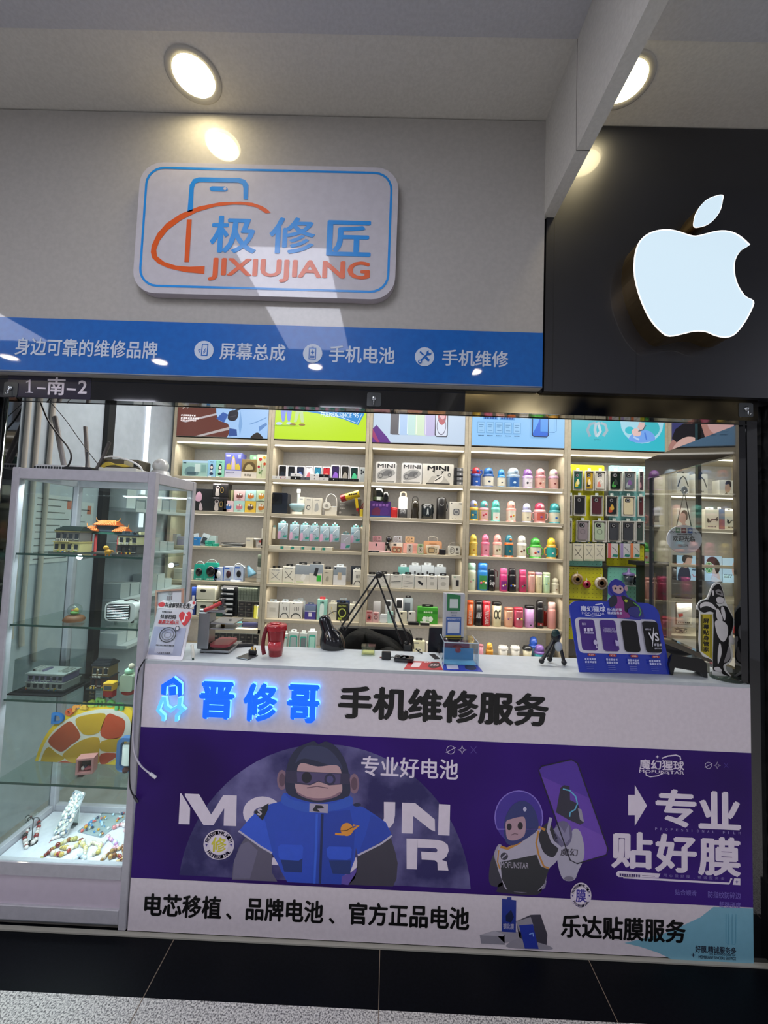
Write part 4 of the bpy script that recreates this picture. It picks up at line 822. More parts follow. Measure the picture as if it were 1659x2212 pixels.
for i, (ch, u, v, col, s) in enumerate((('D', 505, 930, '2f6fae', 46), ('o', 598, 880, 'b5502a', 30), ('r', 655, 852, 'c8873a', 28), ('a', 715, 830, 'c9a03c', 30), ('e', 775, 812, '9aa23c', 30), ('m', 850, 800, '6f9a4a', 36), ('o', 930, 812, '5c9a50', 30), ('n', 1000, 835, '4f9a58', 32))):
    q = PC([(u-s, v-s), (u+s, v+s)]); vs, fs = textgeo(ch, .05); x0, zt_ = q[0]; x1, zb_ = q[1]; g = G()
    for dy in (-.044, -.041, -.038, -.0355): g.add([(x0+(x1-x0)*a, dy-l*.0002, zb_+(zt_-zb_)*b) for a, b, l in vs], fs, col)
    g.build('lettering', e)
c2 = PY(187, 1660, .1); e = empty('pink_shadow_box', (c2.x, .1, z4+.0005), 'pink framed shadow box with a small sleeping toy, fourth cabinet shelf', 'display box', rz=.25)
sz = .062
G().hollow([(-sz/2, 0), (sz/2, 0), (sz/2, sz), (-sz/2, sz)], [(-sz/2+.008, .008), (sz/2-.008, .008), (sz/2-.008, sz-.008), (-sz/2+.008, sz-.008)], -.02, .02, 'c48a88').build('frame', e)
G().box(-sz/2+.007, sz/2-.007, .016, .019, .007, sz-.007, '5c5650').build('back_panel', e)
G().ball((.006, -.002, .016), .011, 'b8606a', sx=1.4, sz=.6).ball((-.01, -.004, .018), .008, 'e4dcd8').ball((-.004, -.002, .022), .007, '2b3048').build('sleeping_toy', e)
c3 = PY(262, 1660, .1); e = empty('blue_frame_stand', (c3.x, .12, z4), 'blue rounded frame stand at right end of the fourth cabinet shelf', 'display stand')
g = G(); w = .05; h = .135
o_, i_ = rr(-.03, .075, .0, h, .025), rr(-.016, .062, .016, h-.014, .016); g.hollow(o_, i_, -.012, .012, '4b78b0'); g.build('frame', e)
G().cyl((.022, .0, .035), .03, .07, mat('c8cdc8', 'satin')).build('paper_roll', e); G().ball((.018, -.02, .014), .012, '5c2f28').build('brown_ball', e)
# showcase floor: phone straps, crystal case
def beads(name, pts, cols, label, r=.0078, seed=0, cat='phone strap', grp='beaded phone straps on the cabinet floor'):
    R_ = random.Random(seed); P = [PZ(a/3.77, 1660+b/3.77, zb+.008) for a, b in pts]; o = P[0]; e = empty(name, (o.x, o.y, zb), label, cat, grp); g = G(); cord = [(p.x-o.x, p.y-o.y, .006) for p in P]
    g2 = G(); g2.tube(cord, .0012, cols[0], 5, 3); g2.build('cord', e)
    for i in range(len(cord)-1):
        a, b = Vector(cord[i]), Vector(cord[i+1]); n = max(1, int((b-a).length/(r*1.25)))
        for k in range(n): q = a+(b-a)*(k/n); rr_ = r*R_.uniform(.7, 1.25); g.ball((q.x, q.y, rr_), rr_, mat(R_.choice(cols), 'gloss'), seg=8, n=5)
    g.build('beads', e)
beads('beaded_strap', [(340, 720), (400, 680), (440, 640), (500, 610), (560, 580), (640, 570), (690, 600)], ['b8b06a', '8a5a30', 'd8d0a8', '7a3028', 'e4e0d0'], 'olive and brown beaded phone strap, front left of the cabinet floor', seed=1)
beads('beaded_strap', [(430, 690), (500, 700), (560, 670), (600, 640)], ['e8e2d0', 'c8a850', 'a03a30'], 'white and red beaded strap beside the olive one', seed=2)
beads('beaded_strap', [(690, 690), (700, 640), (750, 600), (820, 620), (800, 680), (730, 710)], ['e4dca0', 'f0eecc', 'c8b860', 'd8ccb8'], 'pale yellow beaded phone strap coiled in the middle of the cabinet floor', seed=3)
beads('beaded_strap', [(830, 740), (880, 690), (940, 660), (1000, 640), (1020, 700), (960, 760), (900, 780), (840, 770)], ['a8824a', 'd8b880', '8a5a3a', 'e8dcc8'], 'amber beaded phone strap coiled by the right cabinet post', seed=4)
beads('beaded_strap', [(560, 330), (600, 380), (570, 440), (530, 500), (480, 550), (430, 570), (400, 600)], ['b03a34', 'e4dcd8', '902c30', 'd8d8e0'], 'red and white beaded strap hanging beside the crystal phone case', seed=5)
beads('beaded_strap', [(930, 480), (980, 450), (1030, 470), (1020, 520)], ['d88a90', 'e8c0c4', 'f0e8e8'], 'pink beaded strap behind the amber one', seed=6)
beads('beaded_strap', [(500, 640), (560, 650), (620, 630), (650, 600), (700, 640)], ['d8d09c', 'f0ead8', 'a83c38', 'c8b468'], 'cream and red beaded strap between the olive and pale yellow ones', seed=21)
beads('beaded_strap', [(610, 740), (650, 700), (690, 730), (650, 770)], ['dce4e8', 'c8d4dc', 'b0bcc8'], 'clear beaded strap in front of the pale yellow one', seed=22)
beads('beaded_strap', [(900, 720), (960, 700), (1010, 740), (980, 785), (930, 770)], ['7a4a28', 'c8a060', '9c3c34'], 'brown and red beaded strap under the amber one', seed=23)
beads('beaded_strap', [(830, 620), (880, 560), (930, 590), (960, 640), (900, 640)], ['dce8e4', 'e8b8c8', 'b8d8cc', 'c090c8'], 'pastel beaded strap with a pink bow in the cabinet', seed=7)
def flatcase(pts, label, col, deco, seed, stand=0):
    R_ = random.Random(seed); P = [PZ(a/3.77, 1660+b/3.77, zb+.006) for a, b in pts]; o = sum(P, Vector())/4; ax = (P[1]-P[0]); w = ax.length; h = (P[2]-P[1]).length; rz = math.atan2(ax.y, ax.x)
    e = empty('phone_case', (o.x, o.y, zb+.001), label, 'phone case', 'decorated phone cases in the cabinet', rot=(stand, 0, rz))
    G().hollow([(a, b) for a, b in rr(-w/2, w/2, -h/2, h/2, .008, 4)], [(a, b) for a, b in rr(-w/2+.003, w/2-.003, -h/2+.003, h/2-.003, .006, 4)], 0, .009, mat(col, 'gloss')).build('case_frame', e, rot=(-PI/2, 0, 0))
    G().box(-w/2+.003, w/2-.003, -h/2+.003, h/2-.003, .0, .0015, GL).build('case_back', e); g = G()
    for i in range(46): g.ball((R_.uniform(-w/2+.006, w/2-.006), R_.uniform(-h/2+.006, h/2-.006), .005), R_.uniform(.003, .007), mat(R_.choice(deco), 'gloss'), seg=7, n=4)
    g.build('decorations', e)
flatcase([(690, 470), (930, 290), (1010, 400), (760, 590)], 'blue and orange decorated phone case lying on the cabinet floor', '8f9aa8', ['4a90c8', 'e0a83c', '2a3a5c', 'b8d8e8', 'd8706a', 'e8ecf0'], 11)
c = PY(130, 1770, .16); e = empty('crystal_phone_case', (c.x, .16, zb), 'pearl and crystal covered phone case standing upright in the cabinet', 'phone case', 'decorated phone cases in the cabinet', rot=(-.5, 0, -.25)); R_ = random.Random(5); g = G()
G().rrect(-.03, .03, .004, .16, .01, .0, .006, mat('b9c0c4', 'gloss')).build('case_back', e)
for i in range(150): g.ball((R_.uniform(-.028, .028), -.003, R_.uniform(.008, .155)), R_.uniform(.003, .0075), mat(R_.choice(['dfe8e6', 'f2f4f2', 'a9b8bc', 'c8d8d0', '6f8098', 'e8e0d0']), 'gloss'), seg=7, n=4)
g.build('crystals', e)
beads('beaded_strap', [(215, 640), (200, 560), (235, 470), (225, 400), (300, 380), (320, 460), (300, 520), (290, 580), (250, 620)], ['d8d0cc', '8a2c2c', 'e8e4e0', '201c20'], 'red and white beaded strap looped on a black stand, left of the cabinet floor', seed=9)
c = PZ(240/3.77, 1660+620/3.77, zb+.002); e = empty('strap_stand', (c.x, c.y+.01, zb), 'thin black strap display stand on the left of the cabinet floor', 'stand'); G().cyl((0, 0, 0), .02, .003, '18181a').build('base', e)
G().tube([(0, 0, .003), (0, 0, .09), (.008, 0, .1), (.02, 0, .1), (.024, 0, .09)], .0016, '141416', sub=3).tube([(0, 0, .09), (-.008, 0, .1), (-.02, 0, .1), (-.024, 0, .09)], .0016, '141416', sub=3).build('hook_arm', e)
e = empty('clear_stand', (PZ(205, 1740, zb).x, .24, zb), 'empty clear acrylic phone stand at the back of the cabinet floor', 'stand'); G().box(-.014, .014, 0, .002, 0, .07, GL).box(-.014, .014, -.03, 0, 0, .002, GL).box(-.014, .014, -.012, -.01, .0, .012, GL).tube([(-.014, -.002, 0), (-.014, -.002, .07), (.014, -.002, .07), (.014, -.002, 0)], .0012, mat('dfe8ea', 'gloss')).build('acrylic_sheet', e)
# ------------- on top of the cabinet
zt = CZ+.0005
def topx(u, v, y): return PY(u, v, y).x
e = empty('wifi_router', (topx(150, 1010, .16), .16, zt), 'white wireless router with tall grey antennas on the cabinet', 'router')
G().box(-.115, .1, -.05, .07, .0, .03, 'c8cacc', .008).build('body', e)
g = G()
for i in range(16): g.box(-.11+.012*i, -.103+.012*i, -.0515, -.05, .012, .022, '30343a')
g.build('air_vents', e)
for (x, y, dx, dz) in ((-.045, .03, -.085, .24), (.0, -.02, -.08, .23), (.062, .03, -.045, .2)): G().tube([(x, y, .02), (x+dx*.06, y, .03), (x+dx, y+.02, .02+dz)], .0085, mat('8b8684' if x < .05 else '918a86', 'satin'), 10).build('antenna', e)
e = empty('black_modem', (topx(180, 1008, .06), .06, zt), 'flat black modem with cable and short antenna on the cabinet front', 'modem'); G().rrect(-.065, .05, 0, .014, .006, -.02, .03, mat('1a1c1e', 'gloss')).build('body', e); G().tube([(.04, .02, .01), (.055, .03, .06), (.08, .03, .13)], .007, '4a4644', 8).build('antenna', e); G().cyl((-.01, .03, .01), .005, .075, '3c3c3e').build('short_antenna', e)
e = empty('white_switch_box', (topx(268, 1005, .13), .13, zt), 'white network box wrapped in film with yellow cables', 'network box')
G().rrect(-.075, .085, 0, .022, .006, -.05, .05, mat('cfcfc8', 'satin')).build('lower_box', e); G().box(-.07, .08, -.03, .06, .023, .062, '5c5546', .004).box(.02, .06, -.0305, -.03, .03, .055, 'c9c09a').box(.062, .08, -.031, -.03, .03, .05, '14181e').build('upper_box', e)
g = G()
for k in range(5): g.tube([(-.07, -.04, .01+.004*k), (-.03, -.055, .03+.003*k), (.02, -.045, .036-.002*k), (.05, -.04, .03)], .0022, 'c8b040', 6, 4)
g.build('yellow_cable', e); G().tube([(-.07, -.035, .06), (-.02, -.05, .068), (.05, -.05, .055), (.1, -.05, .03), (.115, -.045, .0)], .004, mat('e8e8e4', 'gloss'), 8, 4).build('white_cable', e)
e = empty('green_box', (topx(262, 985, .27), .27, zt), 'dark teal carton at the back of the cabinet top', 'carton', rz=-.3); G().box(-.055, .055, -.03, .03, 0, .085, '2d6a5e', .001).build('carton_body', e); G().box(-.056, .09, -.05, -.031, 0, .065, '3a4442', .001).build('grey_sleeve', e)
e = empty('dome_camera', (topx(347, 1012, .2), .2, zt), 'white dome camera on a stepped base on the cabinet', 'camera'); G().lathe([(.045, 0), (.045, .012), (.038, .014), (.035, .028), (.026, .03)], (0, 0, 0), mat('cfcfcc', 'satin'), 28).build('base', e); G().ball((0, 0, .052), .033, mat('d8d8d4', 'gloss'), seg=24, n=14).build('dome', e)
g = G(); g.tube([(-.005, 0, 0), (-.06, .0, -.12), (-.02, 0, -.2), (.03, 0, -.26), (.045, 0, -.3), (.03, 0, -.36), (.0, 0, -.38)], .004, mat('23211f', 'satin'), 8, 5)
p0 = PY(92, 876, .1); g = G(); g.tube([(PY(u, v, .1)-p0) for u, v in ((88, 870), (105, 910), (130, 945), (146, 965), (154, 985), (148, 1005), (135, 1012))], .0035, mat('23211f', 'satin'), 8, 5); g.build('cable', None, tuple(p0), label='thick black cable hanging down onto the router', cat='cable')
g = G(); g.tube([(PY(u, v, .12)-p0) for u, v in ((110, 870), (140, 905), (165, 940), (190, 975), (213, 1004))], .0016, mat('23211f', 'satin'), 6, 4); g.build('thin_cable', None, tuple(p0), label='thin black cable slanting down to the router', cat='cable')
# ------------- left wall furniture
g = G()
XW = -1.789
for y, z0 in ((.36, .95), (.42, .9), (.50, .8)): g.tube([(XW+.012, y, 2.9), (XW+.012, y, z0+.1), (XW+.012, y+.01, z0)], .011, 'b8b2aa', 10)
g.build('conduit_pipes', None, (0, 0, 0), label='beige plastic conduit pipes running down the left wall', cat='pipes')
g = G(); g.box(XW, XW+.03, .885, .945, 0, 2.9, '0a0c0d'); g.build('wall_post', None, label='black vertical post on the left wall', cat='post')
g = G(); g.box(XW, XW+.012, 1.30, 1.335, 1.5, 2.9, mat('f2f6ff', 'emit', 1.6)); g.build('wall_light_strip', None, label='vertical white light strip on the left wall', cat='light'); 
for i, (y0, y1, z0_, z1_) in enumerate(((.44, .70, 1.30, 1.66), (.73, .85, 1.36, 1.64))):
    g = G(); g.box(0, .003, y0, y1, z0_, z1_, 'c2cace'); n = int((z1_-z0_)/.035)
    for k in range(n): g.box(.003, .0036, y0+.02, y1-.03-(k % 3)*.03, z0_+.02+k*.035, z0_+.026+k*.035, '6a7074')
    g.box(.003, .0036, y1-.05, y1-.02, z1_-.07, z1_-.02, 'b86a50'); g.build('wall_notice', None, (XW, 0, 0), label=['wide white notice with small print on the left wall', 'narrow white notice beside the black wall post'][i], cat='notice', group='notices on the left wall')
# side shelf on the left wall
e = empty('side_shelving', (XW, 1.25, 0), 'white side shelving on the left wall behind the cabinet', 'shelving')
for z in (1.62, 1.33, 1.05, .76): G().box(0, .2, -.3, .36, z-.02, z, 'c6ccd2').build('shelf_board', e)
R_ = random.Random(3); k = 0
for zi, z in enumerate((1.33, 1.05, .76, 1.62)):
    for i in range(6):
        h = R_.uniform(.05, .13); y = .99+i*.1; k += 1
        G().box(0, .12, -.045, .045, 0, h, R_.choice(['c8d0d4', 'b4bcc0', 'd8dcdc', 'a8b0b4']), .001).build('white_carton', None, (XW+.02, y, z+.0005), label='white carton on the %s side shelf, %s' % (['third-lowest', 'second-lowest', 'lowest', 'uppermost'][zi], ['nearest the shop front', 'second from the front', 'third from the front', 'fourth from the front', 'fifth from the front', 'rearmost'][i]), cat='carton', group='white cartons on the side shelving')
# ------------- cords on the cabinet post
def cord(name, pts, y, r, m, label, tip):
    P = [PY(a/3.77, 1300+b/3.77, y) for a, b in pts]; o = P[0]; e = empty(name, tuple(o), label, 'cable'); g = G(); L = [p-o for p in P]; g.tube(L, r, m, 8, 4); g.build('cord', e)
    d = (L[-1]-L[-2]).normalized(); G().tube([L[-1], L[-1]+d*.028], r*1.9, tip, 8).build('plug', e)
cord('charging_cable', [(1180, 470), (1130, 560), (1105, 700), (1085, 900), (1065, 1100), (1054, 1300), (1056, 1480), (1072, 1550), (1090, 1580)], -.012, .0026, mat('0c0c0e', 'satin'), 'black charging cord hanging down the cabinet corner post', mat('5a5a5e', 'metal'))
cord('charging_cable', [(1120, 530), (1100, 700), (1086, 950), (1084, 1130), (1098, 1240), (1140, 1325), (1190, 1375), (1222, 1398)], -.016, .003, mat('cfcad4', 'satin'), 'white charging cord curving over the purple banner', mat('e4e2e6', 'gloss'))
# ================================================================ glass casement standing open at the right
HP = Vector((1.392, .01, 1.0)); FP = Vector((1.50, .75, 1.0)); dv = FP-HP; LW_ = dv.length; ang = math.atan2(dv.y, dv.x)
e = empty('glass_casement', tuple(HP), 'black-framed glass casement swung open inward at the right', 'window', rz=ang)
BF = mat('0b0c0e', 'mirror')
Hc = 1.0
G().box(0, LW_, -.012, .012, Hc-.115, Hc, BLACKP).build('top_rail', e); G().box(0, LW_, -.012, .012, .004, .04, BLACKP).build('bottom_rail', e)
G().box(0, .035, -.012, .012, .04, Hc-.115, BLACKP).build('hinge_stile', e); G().box(LW_-.05, LW_, -.012, .012, .04, Hc-.115, BLACKP).build('lock_stile', e)
G().box(.03, LW_-.045, -.003, .003, .035, Hc-.11, mat('f6faf9', 'glass')).build('glass_pane', e); G().cyl((LW_*.18, -.014, Hc-.075), .012, .004, '050505', 'y').build('lock_cylinder', e)
# welcome sign hanging on the casement
cw = PY(1478, 1165, .52); e = empty('welcome_sign', tuple(cw), 'oval white acrylic welcome sign hanging on the glass casement', 'sign', rz=.05)
def q8(u, v): p = PY(u, v, .52); return (p.x-cw.x, p.z-cw.z)
rx = (q8(1517.5, 1165)[0]-q8(1439, 1165)[0])/2; rz_ = (q8(1478, 1136)[1]-q8(1478, 1198)[1])/2
G().prism([(rx*math.cos(i*PI/20), rz_*math.sin(i*PI/20)) for i in range(40)], -.002, .002, mat('e4e8ee', 'gloss')).build('acrylic_plate', e)
g = G(); g.art([('t', '欢迎光临', .16, .42, .8, .62, '14161a', .02), ('t', 'WELCOME', .31, .24, .61, .32, '24262a'), ('r', .24, .72, .36, .9, '4f8f6a'), ('r', .4, .72, .54, .9, '8a3040'), ('r', .58, .72, .72, .9, '3a6ab8'), ('e', .3, .82, .03, .04, 'c8d8d0'), ('e', .47, .82, .04, .03, 'c0a0a8'), ('e', .65, .82, .04, .04, 'b8c8e0'), ('b', .26, .65, .7, .69, '3a3a40'), ('l', [(.08, .7), (.12, .78), (.17, .72), (.21, .78)], .014, '2a2a2e'), ('l', [(.77, .76), (.82, .7), (.86, .78), (.91, .72)], .014, '2a2a2e')], (-rx, -.0022, -rz_), (2*rx, 0, 0), (0, 0, 2*rz_)); g.build('printed_lettering', e)
hk = q8(1478, 1062); g = G(); g.tube([(q8(1460, 1140)[0], 0, q8(1460, 1140)[1]), (hk[0], 0, hk[1]), (q8(1495, 1142)[0], 0, q8(1495, 1142)[1])], .0025, '3c3832', 6); g.build('hanging_cord', e)
G().ball((hk[0]+.004, .004, hk[1]+.008), .017, mat('9aa4ac', 'gloss'), sy=.4, sz=1.3).tube([(hk[0], -.006, hk[1]+.006), (hk[0]-.01, -.01, hk[1]-.004), (hk[0], -.012, hk[1]-.012), (hk[0]+.01, -.01, hk[1]-.004)], .002, mat('c8ccd0', 'chrome'), 6, 3).build('suction_hook', e)
# ================================================================ things on the counter top
ZC = 1.0005
def ctop(u, v): p = PZ(u, v, ZC); return p
def quadthing(name, bl, br, tl, tr, yt, th, m, label, cat, specs, group=None, partname='printed_card'):
    """leaning card: foot points on the counter, head points on plane y=yt"""
    a, b = PZ(*bl, ZC), PZ(*br, ZC); c, d = PY(*tl, yt), PY(*tr, yt); o = (a+b)/2
    ex = b-a; ez = ((c-a)+(d-b))/2; n = ez.cross(ex).normalized(); n = n if n.y < 0 else -n
    e = empty(name, tuple(o), label, cat, group); V = [a-o, b-o, b-o+ez, a-o+ez]
    return e, a-o, ex, ez, n
def slab(g, O, ex, ez, n, th, out, m, side=None):
    f = [O+ex*x+ez*y for x, y in out]; b = [p-n*th for p in f]; k = len(f)
    g.poly(f, m); g.poly(b, side or m); g.add(f+b, [(i, (i+1) % k, k+(i+1) % k, k+i) for i in range(k)], side or m)
RRU = rr(0, 1, 0, 1, .05)
# payment stand (left)
e, O_, ex, ez, n = quadthing('payment_stand', (314, 1423), (394, 1427), (341, 1313), (416, 1316), .09, .003, None, 'white slanted payment stand card with red heart logo', 'payment stand', None)
g = G(); slab(g, O_, ex, ez, n, .004, RRU, mat('cfccd4', 'gloss')); g.build('card_body', e); g = G()
g.art([('r', .04, .08, .93, .62, 'a8aec8'), ('r', .2, .12, .7, .5, 'bcc0d2'), ('t', '抖音扫码', .14, .78, .58, .87, '202024', .03), ('t', '最高立减6元', .12, .68, .7, .76, 'c03038', .03), ('b', .16, .91, .44, .935, '303034'), ('sp', [(.86, .66), (.68, .82), (.67, .9), (.74, .94), (.83, .9), (.92, .95), (1.0, .89), (.99, .8)], 'd03038'), ('l', [(.84, .9), (.83, .75), (.8, .73)], .035, 'f0e8ea'), ('l', [(.83, .9), (.9, .86)], .035, 'f0e8ea'), ('e', .8, .75, .035, .03, 'f0e8ea'), ('o', .47, .47, .23, .15, .1, '2a2a30'), ('o', .47, .47, .17, .11, .12, '6a6a74'), ('o', .47, .47, .1, .065, .2, '8a8a94'), ('e', .7, .6, .06, .05, 'd4d0d8'), ('o', .7, .6, .06, .05, .25, '2a2a30'), ('t', '♪ 抖音生活服务', .3, .1, .66, .14, '26262a', .02), ('b', .22, .25, .72, .275, '3a3a40')], O_+n*.0006, ex, ez, n); g.build('printed_front', e)
g = G(); bo = [(.0, .97), (.05, 1.0), (.3, .985), (.95, 1.02), (1.06, 1.1), (1.05, 1.17), (.9, 1.18), (.8, 1.12), (.3, 1.13), (.12, 1.17), (0, 1.1)]
slab(g, O_+n*.001, ex, ez, n, .002, bo, 'e4e0e2'); g.art([('t', '抖音解锁新奇遇!', .2, 1.01, .92, 1.12, '1c1c20', .03), ('e', .1, 1.07, .1, .05, 'c83038'), ('e', 1.0, 1.13, .04, .03, 'c83038')], O_+n*.0016, ex, ez, n); g.build('speech_bubble_topper', e, label='white speech bubble topper with red marks')
G().box(-.02, .03, .03, .09, 0, .003, 'c8c8cc').tube([(0, .085, .003), (0, .065, .1)], .003, 'b8b8bc').build('rear_prop', e)
# certificate
a_ = PY(332, 1312, .16); b_ = PY(398, 1309, .16); t_ = PY(365, 1253, .16); w = b_.x-a_.x; h = t_.z-a_.z+.03
e = empty('framed_certificate', ((a_.x+b_.x)/2, .17, 1.11), 'pink wood framed certificate leaning against the cabinet side', 'picture frame', rz=.1, rot=(-.12, -.09, .1)); h = .135; w = .115
G().hollow([(-w/2, 0), (w/2, 0), (w/2, h), (-w/2, h)], [(-w/2+.007, .007), (w/2-.007, .007), (w/2-.007, h-.007), (-w/2+.007, h-.007)], -.008, .006, 'b78a78').build('frame', e)
g = G(); g.box(-w/2+.006, w/2-.006, 0, .003, .006, h-.006, 'd4d0d8'); g.art([('b', .38, .66, .6, .8, '9a8a90'), ('r', .25, .42, .75, .5, 'b89a98'), ('l', [(.4, .25), (.5, .3), (.62, .28)], .02, '8a8a98'), ('e', .5, .88, .08, .05, 'b8b0b4'), ('r', .04, .9, .14, .96, 'a8a8b8')], (-w/2, -.0005, 0), (w, 0, 0), (0, 0, h)); g.build('paper', e)
G().tube([(0, .02, -.11), (0, .02, .1)], .003, 'b0a8a8').box(-.05, .05, .0, .05, -.1095, -.105, 'c8c4c4').build('easel_stand', e)
# laminating press
p = ctop(455, 1412); e = empty('film_press_machine', (p.x, p.y+.06, ZC), 'silver manual screen film press with red handle', 'machine'); SM = mat('9c9ea2', 'metal'); S2 = mat('b4b6b9', 'metal')
G().box(-.045, .075, -.06, .09, .004, .014, SM, .002).build('base_plate', e)
G().box(-.062, -.015, -.055, .01, .014, .165, SM, .003).build('column', e)
for x in (-.04, .06): G().cyl((x, -.05, 0), .007, .005, '151515').build('foot', e)
G().box(-.062, .045, -.05, -.02, .165, .176, S2, .002).build('top_arm', e); G().tube([(.02, -.035, .176), (.028, -.035, .2), (.03, -.035, .222)], .007, mat('707276', 'metal')).box(.015, .04, -.045, -.025, .17, .19, mat('707276', 'metal')).build('clamp_linkage', e)
G().tube([(.024, -.04, .205), (-.012, -.055, .186), (-.03, -.062, .178)], .0085, mat('b8202a', 'gloss'), 12).ball((-.031, -.062, .177), .0085, mat('b8202a', 'gloss')).build('handle', e, label='red lever handle')
G().box(-.012, .085, -.05, .06, .118, .124, S2, .001).cyl((.05, 0, .124), .006, .004, '303030').build('upper_plate', e); G().box(-.012, .085, -.05, .06, .096, .101, S2, .001).cyl((.02, 0, .101), .008, .016, mat('c09040', 'metal')).build('lower_plate', e)
G().rrect(-.012, .068, .0, .12, .02, 0, .011, mat('8a3038', 'satin')).build('pressing_pad', e, label='dark red pad').location = (0, -.05, .0); bpy.data.objects['pressing_pad'].rotation_euler = (-PI/2, 0, 0); bpy.data.objects['pressing_pad'].location = (0, .065-.12+.0, .026); 
o = bpy.data.objects['pressing_pad']; o.rotation_euler = (PI/2, 0, 0); o.location = (0, .06, .0145+.011)
e = empty('white_cable_end', tuple(ctop(405, 1424)), 'short thick white cable end beside the payment stand', 'cable'); G().tube([(0, .03, .045), (.01, .015, .035), (.018, .005, .02), (.022, -.002, .006)], .006, 'c4c4bc', 10, 3).build('sleeve', e); G().tube([(.022, -.002, .009), (.025, -.006, .001)], .004, '24403a').build('plug', e)
p = ctop(520, 1397); e = empty('remote_control', (p.x, p.y, ZC), 'slim black remote control lying on the counter', 'remote', rz=.35); G().box(-.055, .055, -.011, .011, 0, .012, mat('17181c', 'satin'), .004).build('case', e); G().box(-.04, .03, -.006, .006, .012, .0128, '2c2e34').build('buttons', e)
p = ctop(535, 1419); e = empty('phone_clip_board', (p.x, p.y, ZC), 'grey slab with black and brass clip at its far end', 'holder', rz=-.35); G().box(-.028, .028, -.035, .03, 0, .004, mat('6e7076', 'metal'), .001).build('slab', e); G().box(-.016, .02, .02, .034, .004, .022, '16161a', .003).cyl((.0, .026, .022), .005, .012, mat('9a7a40', 'metal')).cyl((.014, .026, .022), .004, .01, mat('9a7a40', 'metal')).build('clip', e)
# red cup
p = ctop(592, 1419); e = empty('red_drinking_cup', (p.x, p.y+.02, ZC), 'translucent red drinking cup with lid and strap', 'cup'); RG = mat('a01824', 'gloss')
hh = PY(592, 1345, p.y).z-ZC; r1 = .038; G().lathe([(.026, 0), (.028, .006), (.034, hh*.5), (r1, hh*.78), (r1, hh*.8)], (0, 0, 0), mat('8e1622', 'gloss'), 28).build('body', e)
G().lathe([(r1+.003, hh*.76), (r1+.004, hh*.78), (r1+.004, hh*.9), (r1, hh*.93), (.012, hh*.95), (0, hh*.95)], (0, 0, 0), RG, 28).lathe([(0, 0), (.024, 0), (.022, .005), (0, .006)], (-.006, -.002, hh*.94), RG, 16).build('lid', e)
G().lathe([(r1-.008, hh*.2), (r1-.0035, hh*.2), (r1-.001, hh*.45), (r1-.006, hh*.45)], (0, -.002, 0), mat('c44048', 'gloss'), 20, a0=-2.3, a1=-.7).build('inner_label', e)
G().tube([(-.036, -.016, hh*.86), (-.044, -.024, hh*.6), (-.046, -.026, hh*.3), (-.038, -.03, hh*.08)], .0085, mat('6e1020', 'satin'), 8, 4).build('strap', e)
# clear container, gadgets
p = ctop(795, 1416); e = empty('clear_container', (p.x, p.y+.02, ZC), 'small clear plastic container with yellow contents', 'container'); w = .028; o_, i_ = rr(-w, w, 0, .036, .004), rr(-w+.002, w-.002, .002, .034, .003)
G().box(-w, w, -.02, -.018, .0, .034, mat('f6faf4', 'glass')).box(-w, w, .018, .02, 0, .034, mat('f6faf4', 'glass')).box(-w, -w+.002, -.018, .018, 0, .034, mat('f6faf4', 'glass')).box(w-.002, w, -.018, .018, 0, .034, mat('f6faf4', 'glass')).box(-w, w, -.02, .02, 0, .002, 'c8d0bc').build('box_body', e)
G().box(-w+.003, w-.003, -.017, .017, .003, .014, 'd8cf90', .003).build('contents', e, label='yellowish contents'); G().box(-w-.002, w+.002, -.022, .022, .034, .038, mat('f6faf4', 'glass')).build('lid', e)
p = ctop(834, 1425); e = empty('black_adapter', (p.x, p.y+.01, ZC), 'small square black adapter with a short lead', 'adapter'); G().box(-.019, .019, -.012, .012, 0, .03, mat('16181b', 'satin'), .003).build('body', e); G().tube([(.019, 0, .008), (.03, -.004, .01), (.034, .004, .0025)], .0017, '101012', 6, 3).tube([(-.019, 0, .006), (-.027, 0, .006)], .002, '7a2a20', 6).build('lead', e)
p = ctop(873, 1430); e = empty('wrapped_gadget', (p.x, p.y+.015, ZC), 'dark gadget in crinkled clear wrap on the red flyer', 'gadget', rz=-.12); R_ = random.Random(4); G().box(-.04, .04, -.026, .026, .0022, .016, mat('15171c', 'gloss'), .004).lathe([(.016, .0165), (.02, .0165)], (0, 0, 0), '5a5e66', 20).build('device', e)
g = G()
for i in range(14): a, b = R_.uniform(-.04, .03), R_.uniform(-.026, .02); g.add([(a, b, .017), (a+R_.uniform(.006, .016), b+R_.uniform(-.008, .008), .0185), (a+.004, b+R_.uniform(.004, .012), .017)], [(0, 1, 2)], mat('9aa4ac', 'gloss'))
g.build('clear_wrap', e)
